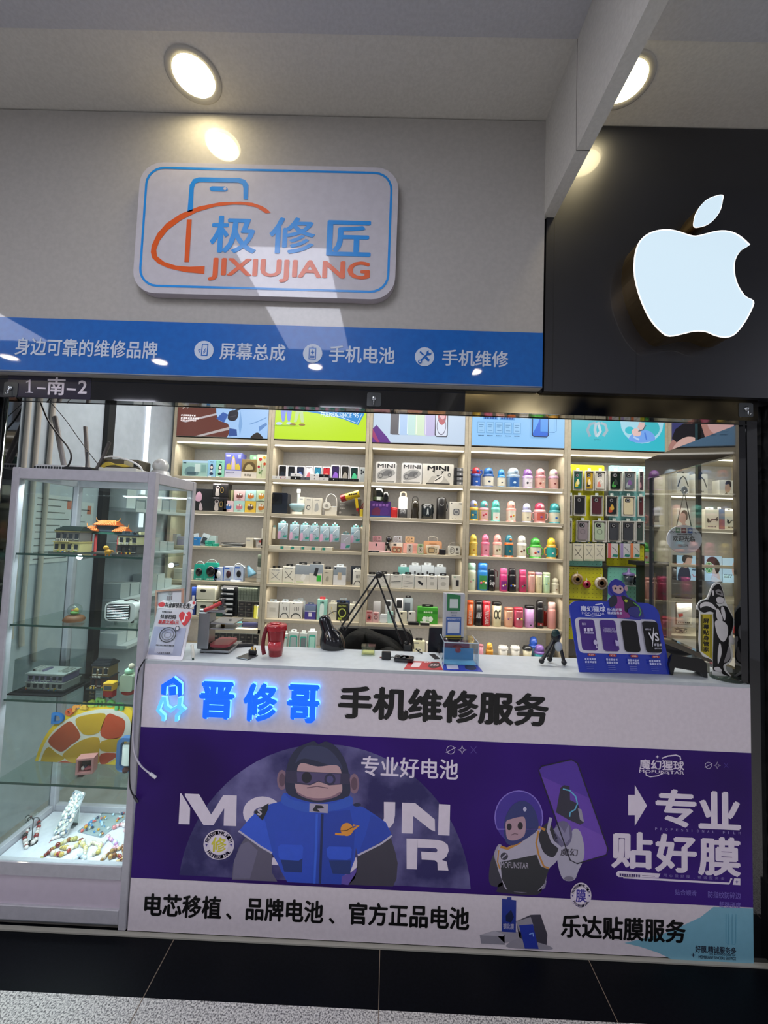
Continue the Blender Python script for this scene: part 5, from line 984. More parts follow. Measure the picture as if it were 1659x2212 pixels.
for (bl, br, tr_, tl, col, lb_, nm, sp) in (((872, 1446), (957, 1447.5), (948, 1430), (884, 1428), 'b02430', 'red payment flyer lying at the counter edge', 'flyer', [('r', .14, .25, .36, .8, 'd8c8cc'), ('e', .73, .5, .16, .36, '3a2026'), ('b', .62, .42, .85, .6, 'c8b0b4'), ('b', .42, .78, .62, .92, 'e0c8cc')]), ((958, 1448), (1043, 1451), (1028, 1433), (955, 1431), '2a3aa8', 'blue payment flyer lying under the clear box', 'flyer', [('r', .1, .15, .4, .75, 'c0c0d8'), ('e', .72, .42, .15, .34, '14183c'), ('b', .52, .78, .8, .92, 'b8c0e8')])):
    P = [PZ(*q, ZC) for q in (bl, br, tr_, tl)]; o = sum(P, Vector())/4; e = empty(nm, (o.x, o.y, ZC), lb_, 'flyer', 'payment flyers on the counter'); g = G()
    f = [(p.x-o.x, p.y-o.y, .0012) for p in P]; b = [(x, y, 0) for x, y, z in f]; g.poly(f, mat(col, 'satin')); g.add(f+b, [(0, 1, 5, 4), (1, 2, 6, 5), (2, 3, 7, 6), (3, 0, 4, 7)], col); g.build('sheet', e)
    g = G(); ex = Vector(f[1])-Vector(f[0]); ez = Vector(f[3])-Vector(f[0]); g.art(sp, Vector(f[0])+Vector((0, 0, .0001)), ex, ez, (0, 0, 1), d=.0002); g.build('print', e)
p = ctop(905, 1411); e = empty('mini_phone_stand', (p.x, p.y, ZC), 'tiny black folding stand near the lamp foot', 'stand'); G().tube([(-.014, 0, .018), (.0, 0, .006), (.014, -.004, .002)], .003, '151517', 6).tube([(-.004, 0, .012), (.006, .004, .014)], .003, '151517', 6).build('folding_arm', e)
p = ctop(938, 1418); e = empty('dark_card', (p.x, p.y, ZC), 'slim dark card lying left of the clear box', 'card', rz=.25); G().box(-.012, .012, -.035, .03, 0, .002, mat('2c2a2c', 'satin')).build('card_body', e)
# clear acrylic box and code stand
p0 = ctop(957, 1438); p1 = ctop(1034, 1444); yb_ = (p0.y+p1.y)/2+.012; x0 = PY(958, 1438, yb_).x; x1 = PY(1033, 1444, yb_).x; hb = PY(996, 1390, yb_).z-ZC; db = .12
e = empty('clear_acrylic_box', ((x0+x1)/2, yb_, ZC+.0015), 'clear acrylic box with iridescent pink and blue lining', 'box'); w = (x1-x0)/2; AC = mat('f5f9fc', 'glass')
g = G(); g.box(-w, w, 0, .002, 0, hb, AC); g.box(-w, w, db-.002, db, 0, hb, AC); g.box(-w, -w+.002, .002, db-.002, 0, hb, AC); g.box(w-.002, w, .002, db-.002, 0, hb, AC); g.box(-w, w, 0, db, hb, hb+.002, AC); g.build('acrylic_body', e)
g = G(); 
for s in (-1, 1): g.box(s*w-.0012, s*w+.0012, -.0012, .0012, 0, hb, mat('c8dce8', 'gloss')).box(s*w-.001, s*w+.001, 0, db, hb, hb+.003, mat('b8c8d8', 'gloss'))
g.box(-w, w, -.001, .001, hb-.001, hb+.003, mat('c8d8e4', 'gloss')); g.build('bright_edges', e)
G().box(-w+.004, w-.004, db*.6, db*.62, .002, hb*.55, mat('4a90c0', 'gloss')).box(-w+.01, w-.02, db*.7, db*.72, .002, hb*.9, mat('8a4a6a', 'gloss')).box(-w+.004, w-.004, .006, db*.6, .001, .003, mat('7ab8d8', 'gloss')).build('lining', e, label='pink and blue lining'); G().ball((0, db*.8, hb*.45), .028, mat('a02c3c', 'gloss'), sz=.8).build('red_bag', e, label='crumpled red bag')
ys = yb_+.06; x0 = PY(957, 1340, ys).x; x1 = PY(1002, 1340, ys).x; zb_ = ZC+.0015+hb+.003; zt_ = PY(980, 1281, ys).z
e = empty('code_stand', ((x0+x1)/2, ys, zb_), 'grey rotating payment sign stand on top of the clear box', 'payment stand', rz=.12); w = (x1-x0)/2; hs = zt_-zb_
G().cyl((0, 0, 0), .042, .006, mat('141416', 'gloss'), seg=28).build('base_disc', e); g = G(); g.box(-w, w, -.012, .012, .007, hs, mat('b6bac2', 'satin'), .001)
g.art([('p', [(.12, .62), (.78, .62), (.78, .96), (.12, 1.0)], '2f7a4c'), ('r', .25, .68, .66, .88, 'c8d4d0'), ('r', .1, .08, .84, .48, '3a62a8'), ('r', .18, .13, .76, .38, 'ccd4e0'), ('r', .1, .04, .84, .08, 'c8b84a'), ('t', '微信支付', .3, .56, .62, .6, '3a4a44'), ('t', '支付宝', .34, .5, .6, .54, '2a4a8a'), ('t', '推荐使用支付宝', .14, .41, .8, .46, 'd8e0f0')], (-w, -.0125, 0), (2*w, 0, 0), (0, 0, hs)); g.build('sign_panel', e)
# display card with four film samples
e, O_, ex, ez, n = quadthing('film_display_card', (1252, 1452), (1449, 1457), (1233, 1294), (1423, 1306), .11, .006, None, 'blue leaning display card with four sample phone films', 'display card', None)
out = rr(-.02, .99, 0, 1, .16, 8); out = [(x, max(y, 0)) if y > .5 else (x if x > .5 else x+.0, y) for x, y in out]
out = [(0, 0), (1, 0), (.985, .8)]+[(.985-.16+.16*math.cos(t), .84+.16*math.sin(t)) for t in [PI/2*i/6 for i in range(7)]]+[(.1+.12*math.cos(t), .88+.12*math.sin(t)) for t in [PI/2+PI/2*i/6 for i in range(7)]]
g = G(); slab(g, O_, ex, ez, n, .006, out, mat('2238b0', 'gloss')); g.build('card_body', e); g = G()
WHT = 'cfcfe0'
sp = [('p', [(x*.93+.02, y) for x, y in rr(.0, .99, .265, .76, .06)], WHT)]
for i, (c_, s_) in enumerate((('4a2a84', 1), ('4a2a84', 1), ('050508', 0), ('07070c', 1))):
    a = .06+.232*i; sp += [('p', rr(a, a+.175, .3, .735, .035), c_)]
    sp += [('p', rr(a+.05, a+.135, .225, .26, .017), 'a83a34'), ('t', '¥%s' % ('39', '75', '88', '99')[i], a+.065, .232, a+.115, .253, 'f0e4e4'), ('b', a+.01, .17, a+.14, .2, 'b8c0ec', .02), ('b', a+.01, .13, a+.14, .16, 'b8c0ec', .02)]
    sp += [('r', a+.02, .1-.025*k, a+.1, .104-.025*k, '8a94d8') for k in range(3)]
sp += [('t', '魔幻', .08, .655, .12, .69, 'e0d8f0'), ('b', .09, .57, .2, .62, 'd8d0ec', .02), ('b', .09, .535, .2, .56, 'c0b8e0'), ('e', .2, .42, .02, .035, 'c8c0e0'), ('p', [(.195, .34), (.22, .34), (.208, .39)], 'c8c0e0'),
       ('t', 'CORNING HD', .305, .6, .43, .63, 'd0c8ec'), ('t', 'TEMPERED FILM', .305, .565, .45, .595, 'd0c8ec'), ('p', [(.42, .38), (.46, .38), (.455, .45), (.42, .46)], 'c0b8e0'),
       ('t', 'VS', .8, .46, .91, .58, 'd8d8e0', .03), ('l', [(.87, .65), (.845, .52), (.85, .52), (.82, .38)], .006, 'e8e8f0'), ('b', .77, .61, .84, .635, '9a9aa8'), ('b', .84, .39, .93, .43, 'a8a8b4'), ('b', .84, .35, .92, .37, 'a8a8b4'),
       ('t', '魔幻猩球', .08, .85, .36, .93, 'd8dcf4', .03), ('t', 'MOFUNSTAR', .09, .81, .34, .84, 'c8ccec'), ('t', '用心贴好膜', .375, .87, .54, .91, 'd8dcf4', .02), ('t', '精诚服务多', .375, .82, .54, .86, 'd8dcf4', .02), ('l', [(.12, .8), (.2, .785), (.3, .8)], .008, 'd8dcf4'), ('l', [(.25, .95), (.33, .97), (.34, .93)], .01, 'd8dcf4')]
g.art(sp, O_+n*.0006, ex, ez, n, d=.0003); g.build('printed_front', e)
g = G(); fig = [(.46, .8), (.44, .93), (.42, 1.02), (.47, 1.08), (.44, 1.12), (.45, 1.22), (.49, 1.3), (.55, 1.34), (.61, 1.31), (.65, 1.24), (.645, 1.12), (.66, 1.08), (.74, 1.02), (.8, .9), (.81, .8), (.75, .745), (.55, .76)]
slab(g, O_+n*.0012, ex, ez, n, .003, fig, '3a3a9c')
g.art([('p', [(.5, .76), (.49, 1.08), (.53, 1.1), (.6, 1.1), (.64, 1.0), (.64, .78)], '8c3a86'), ('sp', [(.44, .92), (.44, 1.04), (.52, 1.1), (.52, .98)], '2a2c3c'), ('sp', [(.58, 1.1), (.66, 1.06), (.74, .98), (.7, .88), (.6, .86), (.6, .98)], '20222c'), ('e', .555, 1.2, .095, .12, '2f2f96'), ('sp', [(.49, 1.22), (.53, 1.245), (.555, 1.23), (.585, 1.245), (.615, 1.21), (.605, 1.15), (.555, 1.12), (.5, 1.15)], 'c0a0a4'), ('e', .525, 1.195, .012, .016, '1a1a22'), ('e', .58, 1.195, .012, .016, '1a1a22'), ('e', .645, 1.2, .02, .04, 'a88a94'), ('sp', [(.63, .9), (.7, .94), (.78, .92), (.79, .83), (.72, .79), (.64, .82)], '34357e'), ('l', [(.74, .8), (.77, .86), (.76, .94), (.7, 1.0)], .014, '5a9a4c'), ('e', .62, 1.02, .018, .022, 'a8b83a')], O_+n*.0016, ex, ez, n); g.build('figure_cutout', e, label='printed cartoon figure cutout rising above the card')
G().tube([tuple(O_+ex*.5+ez*.7-n*.006), tuple(O_+ex*.5+Vector((0, .14, .003)))], .004, '20287a').build('rear_prop', e)
# tripod with dark rubber feet
p = ctop(1215, 1440); e = empty('flexible_tripod', (p.x-.02, p.y+.03, ZC), 'small black flexible tripod leaning beside the blue display card', 'tripod'); BK = mat('121315', 'satin')
G().ball((.004, 0, .115), .02, BK, sz=1.2).ball((-.002, -.012, .13), .017, mat('1e3c38', 'satin'), sy=.5).build('head', e); G().ball((.012, -.008, .075), .016, 'a8b0b8', sy=.7, sz=1.3).build('pale_clip', e)
for a, b in (((-.002, 0, .11), (-.062, -.02, .016)), ((.006, 0, .1), (-.012, .02, .014)), ((.01, 0, .1), (.034, -.012, .012))): G().tube([a, tuple((Vector(a)+Vector(b))/2+Vector((.003, 0, 0))), b], .0075, BK, 8, 2).ball(b, .011, BK).build('leg', e)
# black scanner stand
p = ctop(1488, 1462); e = empty('black_cradle', (p.x, p.y+.035, ZC), 'glossy black phone cradle between display card and gorilla standee', 'cradle', rz=-.1); BG = mat('0a0a0b', 'gloss')
G().prism([(-.06, 0), (-.052, .0), (-.045, .03), (.045, .02), (.062, 0), (.075, 0), (.072, .055), (.055, .072), (-.02, .076), (-.055, .082), (-.066, .04)], -.03, .03, BG).build('cradle_body', e); G().prism([(-.062, .078), (-.055, .078), (.05, .072), (-.058, .112)], .02, .03, BG).build('back_support', e)
p = ctop(1533, 1455); e = empty('grey_plug', (p.x, p.y+.02, ZC), 'small grey square plug behind the gorilla standee base', 'plug'); G().box(-.011, .011, -.01, .01, 0, .042, 'a8a69c', .003).build('plug_body', e)
# gorilla standee
ZQ = (1360, 1160, 5.548); yq = ctop(1570, 1468).y+.012
c = PY(1565, 1466, yq); e = empty('gorilla_standee', (c.x, yq, ZC), 'black and white acrylic gorilla standee leaning on a yellow sign', 'standee')
base = ctop(1571, 1467); G().lathe([(.052, 0), (.053, .003), (.053, .009), (.05, .011)], (base.x-c.x, base.y+.005-yq, 0), mat('c8d0cc', 'glass'), 36).build('base_disc', e)
G().hollow([(base.x-c.x+.053*math.cos(i*PI/18), -.05+.0+.053*0) for i in range(3)], [(0, 0)]*3, 0, 0, 'c8ccc8') if False else None
def QG(pts, yy=None): return [(p[0]-c.x, max(p[2]-ZC, .0105)) for p in px(pts, yq, (0, 0, 0), 0, ZQ)]
def lay2(g, pts, k, m, sm=True):
    q = QG(pts); q = [(v.x, v.y) for v in smooth_loop(q, 4)] if sm else q; g.poly([(x, -.0022-.0003*k, z) for x, z in q], m)
outl = [(1000, 1650), (1000, 1540), (985, 1470), (838, 1370), (838, 915), (805, 870), (805, 820), (850, 760), (920, 735), (960, 640), (1000, 565), (1070, 545), (1110, 620), (1130, 700), (1150, 780), (1195, 870), (1245, 970), (1250, 1060), (1230, 1150), (1250, 1230), (1245, 1290), (1215, 1290), (1230, 1400), (1215, 1490), (1150, 1540), (1160, 1600), (1215, 1660), (1200, 1685), (1120, 1660)]
q = QG(outl); g = G(); g.prism([(v.x, max(v.y, .0105)) for v in smooth_loop(q, 3)], -.002, .002, mat('d6d8d6', 'gloss')); g.build('acrylic_sheet', e)
g = G(); K = '0c0c0e'; Wt = 'd2d0d2'
lay2(g, [(846, 925), (985, 925), (985, 1465), (846, 1365)], 1, 'b8a81c', False); lay2(g, [(856, 935), (866, 935), (866, 1370), (856, 1362)], 2, K, False); lay2(g, [(962, 935), (972, 935), (972, 1440), (962, 1435)], 2, K, False)
for i, ch in enumerate('屏幕贴身管家'):
    vv = 975+i*68; a = PY(ZQ[0]+872/ZQ[2], ZQ[1]+vv/ZQ[2], yq); b = PY(ZQ[0]+948/ZQ[2], ZQ[1]+(vv+60)/ZQ[2], yq); vs, fs = textgeo(ch, .03)
    g.add([(a.x-c.x+(b.x-a.x)*x, -.0031-l*.00003, b.z-ZC+(a.z-b.z)*y) for x, y, l in vs], fs, K)
g.build('yellow_sign', e, label='yellow vertical sign strip with black characters'); g = G()
lay2(g, [(990, 1480), (1000, 1060), (1000, 900), (1080, 830), (1150, 830), (1190, 890), (1235, 990), (1225, 1100), (1200, 1180), (1180, 1280), (1205, 1400), (1190, 1480), (1120, 1530), (1130, 1600), (1195, 1665), (1110, 1640), (1080, 1600), (1000, 1600)], 3, K)
lay2(g, [(820, 860), (825, 800), (880, 760), (950, 745), (1000, 770), (1060, 830), (1100, 900), (1060, 930), (960, 890), (880, 905)], 4, K)
lay2(g, [(935, 755), (960, 690), (985, 620), (1020, 575), (1070, 565), (1100, 620), (1120, 700), (1125, 760), (1090, 800), (1020, 790), (960, 770)], 5, K)
lay2(g, [(840, 800), (900, 775), (970, 790), (1010, 830), (1040, 880), (940, 830), (880, 830), (840, 850)], 6, Wt); lay2(g, [(1015, 1010), (1030, 1130), (1070, 1220), (1120, 1250), (1160, 1190), (1170, 1110), (1150, 1040), (1090, 1000)], 6, Wt)
lay2(g, [(1030, 860), (1060, 870), (1100, 960), (1100, 1010), (1070, 1030), (1045, 990), (1025, 930)], 7, Wt); lay2(g, [(1095, 830), (1120, 850), (1140, 930), (1130, 1000), (1105, 950), (1085, 880)], 6, Wt)
lay2(g, [(1030, 730), (1060, 715), (1105, 725), (1120, 755), (1100, 790), (1060, 795), (1032, 770)], 8, Wt); lay2(g, [(1020, 640), (1060, 625), (1100, 660), (1110, 710), (1060, 690), (1030, 680)], 8, '8c8a8c'); lay2(g, [(1040, 655), (1080, 662), (1082, 676), (1045, 668)], 9, K); lay2(g, [(975, 650), (995, 640), (1000, 690), (985, 700)], 8, Wt)
lay2(g, [(1180, 1180), (1215, 1200), (1230, 1260), (1215, 1270), (1180, 1240)], 8, Wt); lay2(g, [(1065, 1270), (1085, 1300), (1090, 1400), (1050, 1520), (1045, 1400)], 7, Wt); lay2(g, [(1005, 1560), (1060, 1555), (1095, 1600), (1060, 1610), (1010, 1590)], 8, Wt)
lay2(g, [(1180, 1300), (1200, 1400), (1180, 1470), (1120, 1500), (1150, 1400)], 7, '8a888a')
g.build('gorilla_picture', e, label='black and white gorilla drawing')
# desk lamp
yl = .285; zl = lambda u, v: PY(u, v, yl)
b = PY(880, 1403, yl); e = empty('desk_lamp', (b.x, yl, .94), 'black swing-arm desk lamp clamped behind the counter', 'lamp'); BL = mat('0c0d0f', 'satin'); oo = Vector((b.x, yl, .94))
def lp(u, v, dy=0): return tuple(PY(u, v, yl+dy)-oo)
G().box(-.018, .018, -.03, .012, -.0, .085, BL, .004).build('clamp', e)
for (s, d) in (((868, 1391), (812, 1243)), ((884, 1388), (828, 1240))): G().tube([lp(*s), lp(*d)], .0042, BL, 8).build('lower_arm', e)
for (s, d) in (((812, 1244), (738, 1352)), ((818, 1254), (745, 1362))): G().tube([lp(*s, -.012), lp(*d, -.012)], .0042, BL, 8).build('upper_arm', e)
for q_, r_ in ((lp(819, 1241, -.006), .017), (lp(740, 1357, -.012), .011), (lp(878, 1390), .012)): G().ball(q_, r_, BL).build('joint', e)
G().tube([lp(846, 1330, .004), lp(856, 1355, .004)], .0065, mat('8a8c90', 'chrome'), 8).build('spring', e)
hc = Vector(lp(716, 1383, -.02)); ax = (Vector(lp(700, 1336, -.02))-hc).normalized()
g = G(); 
ring = []
for t, r in ((-.05, .052), (-.03, .056), (0, .055), (.025, .046), (.045, .032), (.055, .028), (.095, .027), (.112, .02), (.118, .0)): ring.append((t, r))
u_ = ax.cross(Vector((0, 1, 0))).normalized(); v_ = ax.cross(u_); vs = []
for t, r in ring: vs += [hc+ax*t+u_*(r*math.cos(k*PI/12))+v_*(r*math.sin(k*PI/12)) for k in range(24)]
g.add(vs, [(i*24+k, i*24+(k+1) % 24, (i+1)*24+(k+1) % 24, (i+1)*24+k) for i in range(len(ring)-1) for k in range(24)], mat('0d0e14', 'gloss'), True); g.build('lamp_shade', e)
G().tube([lp(737, 1345, -.01), lp(728, 1322, -.02), lp(712, 1326, -.03), lp(703, 1340, -.02)], .0016, BL, 6, 4).tube([lp(885, 1360), lp(892, 1380), lp(894, 1402)], .0022, BL, 6, 4).build('power_cord', e)
# chair with a dark padded jacket
c = PY(805, 1395, .62); e = empty('office_chair', (c.x, .70, 0), 'black office chair behind the counter, mostly hidden by the jacket', 'chair')
G().rrect(-.22, .22, .55, .99, .06, -.02, .03, BK).build('backrest', e); G().box(-.23, .23, -.02, .42, .44, .5, BK, .02).build('seat', e); G().cyl((0, .2, .08), .025, .36, mat('7a7c80', 'chrome')).build('column', e)
for i in range(5): a = i*2*PI/5; G().tube([(0, .2, .09), (.27*math.cos(a), .2+.27*math.sin(a), .05)], .018, BK).ball((.27*math.cos(a), .2+.27*math.sin(a), .026), .025, BK).build('leg', e)
e = empty('padded_jacket', (c.x, .66, 1.0), 'dark green-black padded jacket draped over the chair back', 'jacket'); JM = proc('jacket_nylon', '080806', '14130e', 14, .6, bump=1.2, spec=.15); 
def jp(pts, y0, y1, nm, m=JM):
    q = [PY(u, v, .66) for u, v in pts]; q = [(v.x, v.y) for v in smooth_loop([(p.x-c.x, p.z-1.0) for p in q], 4)]
    g = G(); n = len(q); cx = sum(a for a, b in q)/n; cz = sum(b for a, b in q)/n; V = []; 
    for f, yy in ((1, 0), (.93, -.35), (.75, -.72), (.45, -.93)): V += [(cx+(a-cx)*f, y0+(y1-y0)*(.5+yy*.5), cz+(b_-cz)*f) for a, b_ in q]
    V.append((cx, y0, cz)); fs = [(k*n+i, k*n+(i+1) % n, (k+1)*n+(i+1) % n, (k+1)*n+i) for k in range(3) for i in range(n)]+[(3*n+i, 3*n+(i+1) % n, 4*n) for i in range(n)]
    g.add(V, fs, m, True); g.poly([V[i] for i in range(n)], m); g.build(nm, e)
jp([(748, 1380), (765, 1362), (790, 1356), (815, 1366), (850, 1380), (870, 1400), (880, 1425), (740, 1425)], -.06, .05, 'jacket_body')
jp([(738, 1395), (752, 1368), (775, 1358), (800, 1370), (790, 1400), (770, 1425), (738, 1425)], -.09, .0, 'collar'); jp([(788, 1365), (810, 1360), (850, 1382), (870, 1402), (868, 1422), (820, 1415), (800, 1392)], -.11, -.02, 'sleeve'); jp([(815, 1395), (840, 1385), (866, 1405), (862, 1425), (820, 1425)], -.14, -.06, 'cuff')
# tablet behind the clear box
a = PY(930, 1390, .3); e = empty('tablet_terminal', (a.x+.03, .3, .93), 'dark tablet terminal tilted behind the clear acrylic box', 'tablet', rot=(-.1, .08, .3)); G().rrect(-.045, .055, .0, .165, .008, -.006, .006, mat('1b2028', 'satin')).build('body', e); G().box(.0, .03, -.0068, -.006, .09, .1, '0a0c10').build('rear_slot', e); G().tube([(0, .01, .05), (-.01, -.03, .074), (-.03, -.09, .075)], .008, BK).build('stand_arm', e)
# ================================================================ goods on the back shelves
RN = dict(A='top shelf', B='second shelf', C='third shelf', D='fourth shelf', E='fifth shelf', F='lowest shelf')
BN = {1: 'far left bay', 2: 'second bay', 3: 'third bay', 4: 'bottle bay', 5: 'pegboard bay', 6: 'right end bay'}
def where(row, bay): return ', %s of %s' % (RN[row], BN[bay])
Z6, Z7, Z8, Z9, ZA_, ZB_, ZC_, ZD_ = (370, 870, 3.858), (370, 1110, 3.858), (790, 870, 3.77), (790, 1110, 3.77), (1210, 870, 3.695), (1180, 1180, 3.463), (1360, 880, 5.548), (1360, 1160, 5.548)
def spot(z, a, b, t, row, dy=.05, up=0):
    u0, u1, v = z[0]+a/z[2], z[0]+b/z[2], z[1]+t/z[2]; y = YS+dy; zz = ROWZ[row]+.0005+up
    for _ in range(2): vb = PR((PY(u0, v, y).x, y, zz))[1]; vm = (v+vb)/2; x0 = PY(u0, vm, y).x; x1 = PY(u1, vm, y).x
    h = PY((u0+u1)/2, v, y).z-zz
    return (x0+x1)/2, y, zz, x1-x0, max(h, .01)
def carton(name, look, cat, grp, z, a, b, t, row, bay, col, specs=(), d=.06, dy=.05, up=0, tab=None, kind='satin', side=None, h=None, rz=0):
    x, y, zz, w, hh = spot(z, a, b, t, row, dy, up); hh = h or hh
    if up: hh = h or (PY(z[0]+(a+b)/2/z[2], z[1]+t/z[2], y).z-zz)
    g = G(); g.box(-w/2, w/2, 0, d, 0, hh, mat(side or col, kind), .0012); g.box(-w/2+.001, w/2-.001, -.0004, .0, .001, hh-.001, mat(col, kind)); g.art(specs, (-w/2, -.0004, 0), (w, 0, 0), (0, 0, hh), d=.0003, kind=kind)
    lb = look+where(row, bay)
    if tab:
        e = empty(name, (x, y, zz), lb, cat, grp, rz); g.build('carton_body', e)
        G().hollow(rr(-w*.28, w*.28, hh-.002, hh+.02, .005, 3), rr(-w*.1, w*.1, hh+.007, hh+.014, .003, 3), d*.4, d*.4+.003, mat(tab, 'satin')).build('hang_tab', e)
        return e
    return g.build(name, None, (x, y, zz), rz, lb, cat, grp)
CABLE = lambda c='3a3c40': [('b', .2, .86, .8, .92, '8a8c90'), ('l', [(.2, .72), (.45, .5), (.6, .36), (.85, .2)], .035, c), ('l', [(.75, .75), (.6, .55), (.45, .42), (.2, .3)], .035, c), ('r', .1, .06, .9, .09, 'b8c8a0')]
RINGC = [('e', .3, .93, .05, .03, '404448'), ('l', [(.4, .72), (.4, .5)], .05, '2a2a2c'), ('l', [(.55, .72), (.55, .5)], .05, '2a2a2c'), ('l', [(.7, .72), (.7, .5)], .05, '2a2a2c'), ('l', [(.15, .05), (.2, .2), (.35, .3), (.55, .32), (.75, .28), (.88, .15), (.9, .05)], .07, '303234')]
# --- bay 1
gA = 'boxed toys on the top left shelf'
carton('toy_box', 'wide pale teal boxed toy set with brick picture', 'box', gA, Z6, 90, 302, 480, 'A', 1, '9cc4be', [('r', 0, .86, 1, 1, 'a9c8dc'), ('sp', [(.15, .1), (.15, .5), (.35, .62), (.6, .5), (.62, .1)], '6f8f94'), ('r', .2, .12, .55, .3, '3f5c66'), ('r', .5, .3, .72, .8, 'c8dcd8'), ('r', .76, .3, .95, .75, '7fa8a4'), ('r', .04, .8, .16, .86, '2c4a50')])
for a, b, t, c, k, l in ((303, 369, 478, '8fc0de', '2c3a58', 'narrow sky blue box with a doll picture'), (372, 442, 480, '8fd0b8', '1c2c28', 'narrow mint green box with a doll picture')):
    carton('toy_box', l, 'box', gA, Z6, a, b, t, 'A', 1, c, [('b', .3, .86, .7, .93, '3a5a6c'), ('sp', [(.3, .5), (.35, .72), (.5, .8), (.65, .72), (.7, .5), (.5, .42)], k), ('e', .5, .58, .15, .09, 'e8d8cc'), ('sp', [(.35, .2), (.42, .42), (.58, .42), (.65, .2)], 'dfe6ea'), ('e', .5, .22, .24, .08, k), ('r', .1, .04, .5, .08, 'e8f0f0')])
carton('toy_box', 'tall violet boxed castle toy set', 'box', gA, Z6, 447, 586, 418, 'A', 1, '6f74c4', [('r', 0, 0, 1, .3, 'c8c8dc'), ('p', [(.1, .34), (.1, .5), (.25, .6), (.35, .5), (.42, .8), (.5, .9), (.58, .78), (.66, .52), (.8, .6), (.92, .45), (.92, .34)], 'd9c04a'), ('p', [(.4, .34), (.42, .7), (.5, .82), (.58, .7), (.62, .34)], 'c8b8e0'), ('r', .06, .84, .3, .92, 'e0d8f0'), ('b', .08, .2, .6, .25, '8a8aa8'), ('r', .78, .78, .94, .94, 'a8b0e0')], d=.1, side='5a5cae')
carton('toy_box', 'tan boxed brick set with village picture', 'box', gA, Z6, 585, 712, 472, 'A', 1, '8f7a4e', [('r', 0, 0, 1, .34, 'd8d0c4'), ('sp', [(.1, .4), (.2, .75), (.5, .88), (.8, .8), (.92, .5), (.7, .38)], '5c4c30'), ('sp', [(.25, .45), (.35, .7), (.6, .72), (.75, .5)], 'b8a878'), ('b', .2, .12, .7, .24, '8a8478')], d=.07)
carton('toy_box', 'green carton standing behind the tan brick box', 'box', gA, Z6, 650, 715, 436, 'A', 1, '7fae8c', [('r', .5, .85, .8, .93, 'd8e8dc')], dy=.14, d=.04)
carton('toy_box', 'white box printed with red and yellow flowers', 'box', gA, Z6, 713, 798, 432, 'A', 1, 'd2d6b4', [('l', [(.45, .05), (.5, .4), (.35, .75)], .04, '4a7a3c'), ('l', [(.5, .3), (.7, .6)], .035, '4a7a3c'), ('l', [(.45, .2), (.2, .45)], .035, '4a7a3c'), ('e', .33, .8, .15, .07, 'b8323a'), ('e', .7, .88, .13, .06, 'd8a83a'), ('e', .75, .62, .13, .06, 'c8502c'), ('e', .2, .5, .12, .055, 'b02c3c'), ('e', .6, .42, .1, .05, 'e0d8d0'), ('e', .3, .25, .1, .04, '5c8a44')])
gB = 'boxed figures on the second left shelf'
carton('toy_box', 'black box with a pink tree picture', 'box', gB, Z6, 190, 340, 716, 'B', 1, '0e0e10', [('l', [(.3, .08), (.36, .4)], .03, 'c8b0b8'), ('sp', [(.06, .5), (.14, .78), (.3, .86), (.42, .7), (.4, .48), (.24, .42)], 'c8a0b4'), ('sp', [(.3, .06), (.33, .34), (.42, .34), (.5, .06)], 'b8a8b0')], d=.1)
tb = [('r', 0, .9, 1, .96, '3a3438'), ('b', .1, .9, .5, .96, 'c8c0c8'), ('sp', [(.2, .1), (.22, .5), (.2, .7), (.34, .82), (.46, .7), (.42, .5), (.46, .1)], 'b8b0ac'), ('e', .33, .68, .1, .09, '3a2c30'), ('o', .62, .5, .1, .2, .2, 'b89850'), ('r', .8, .2, .94, .8, '26201e')]
x_ = carton('toy_box', 'black boxed figure with gold emblem, lower of two', 'box', gB, Z6, 335, 466, 785, 'B', 1, '141214', tb, d=.08)
carton('toy_box', 'black boxed figure with gold emblem, upper of two', 'box', gB, Z6, 345, 472, 672, 'B', 1, '141214', tb, d=.08, up=spot(Z6, 335, 466, 785, 'B')[4]+.001)
carton('toy_box', 'pale olive carton behind the black boxed figures', 'box', gB, Z6, 466, 510, 728, 'B', 1, 'b4b88c', [], dy=.12, d=.05)
def cube8(a, b, t, col, c2, l, up): carton('blind_box', l, 'box', 'pastel blind boxes on the left shelf', Z6, a, b, t, 'B', 1, col, [('sp', [(.25, .3), (.28, .6), (.5, .72), (.75, .62), (.8, .35), (.5, .22)], c2), ('e', .4, .62, .09, .09, 'f0e8dc'), ('e', .62, .6, .08, .08, 'f0e8dc'), ('r', .35, .12, .66, .16, '8a7c78')], d=.075, up=up)
h1 = spot(Z6, 522, 610, 818, 'B')[4]+.0008
for i, (a, b, c, k, l) in enumerate(((430, 519, 'd8bcc0', '2f5ca0', 'pink blind box with blue square, bottom row'), (521, 611, 'a9d0c8', 'c87a84', 'mint blind box with pink creature, bottom row'), (613, 704, 'e0bc44', '5c4638', 'yellow blind box with a puppy, bottom row'), (706, 788, 'c8ccb4', 'c87c2c', 'cream blind box with orange creature, bottom row'))): cube8(a, b, 817, c, k, l, 0)
for a, b, c, k, l in ((523, 614, 'd8b4b4', '6a3c38', 'pink blind box with a reindeer, top row'), (616, 706, 'a8ccc8', 'c0702c', 'teal blind box with an orange creature, top row'), (708, 790, 'b8cfae', 'd09030', 'pale green blind box with yellow creature, top row')): cube8(a, b, 728, c, k, l, h1)
gC = 'small goods on the third left shelf'
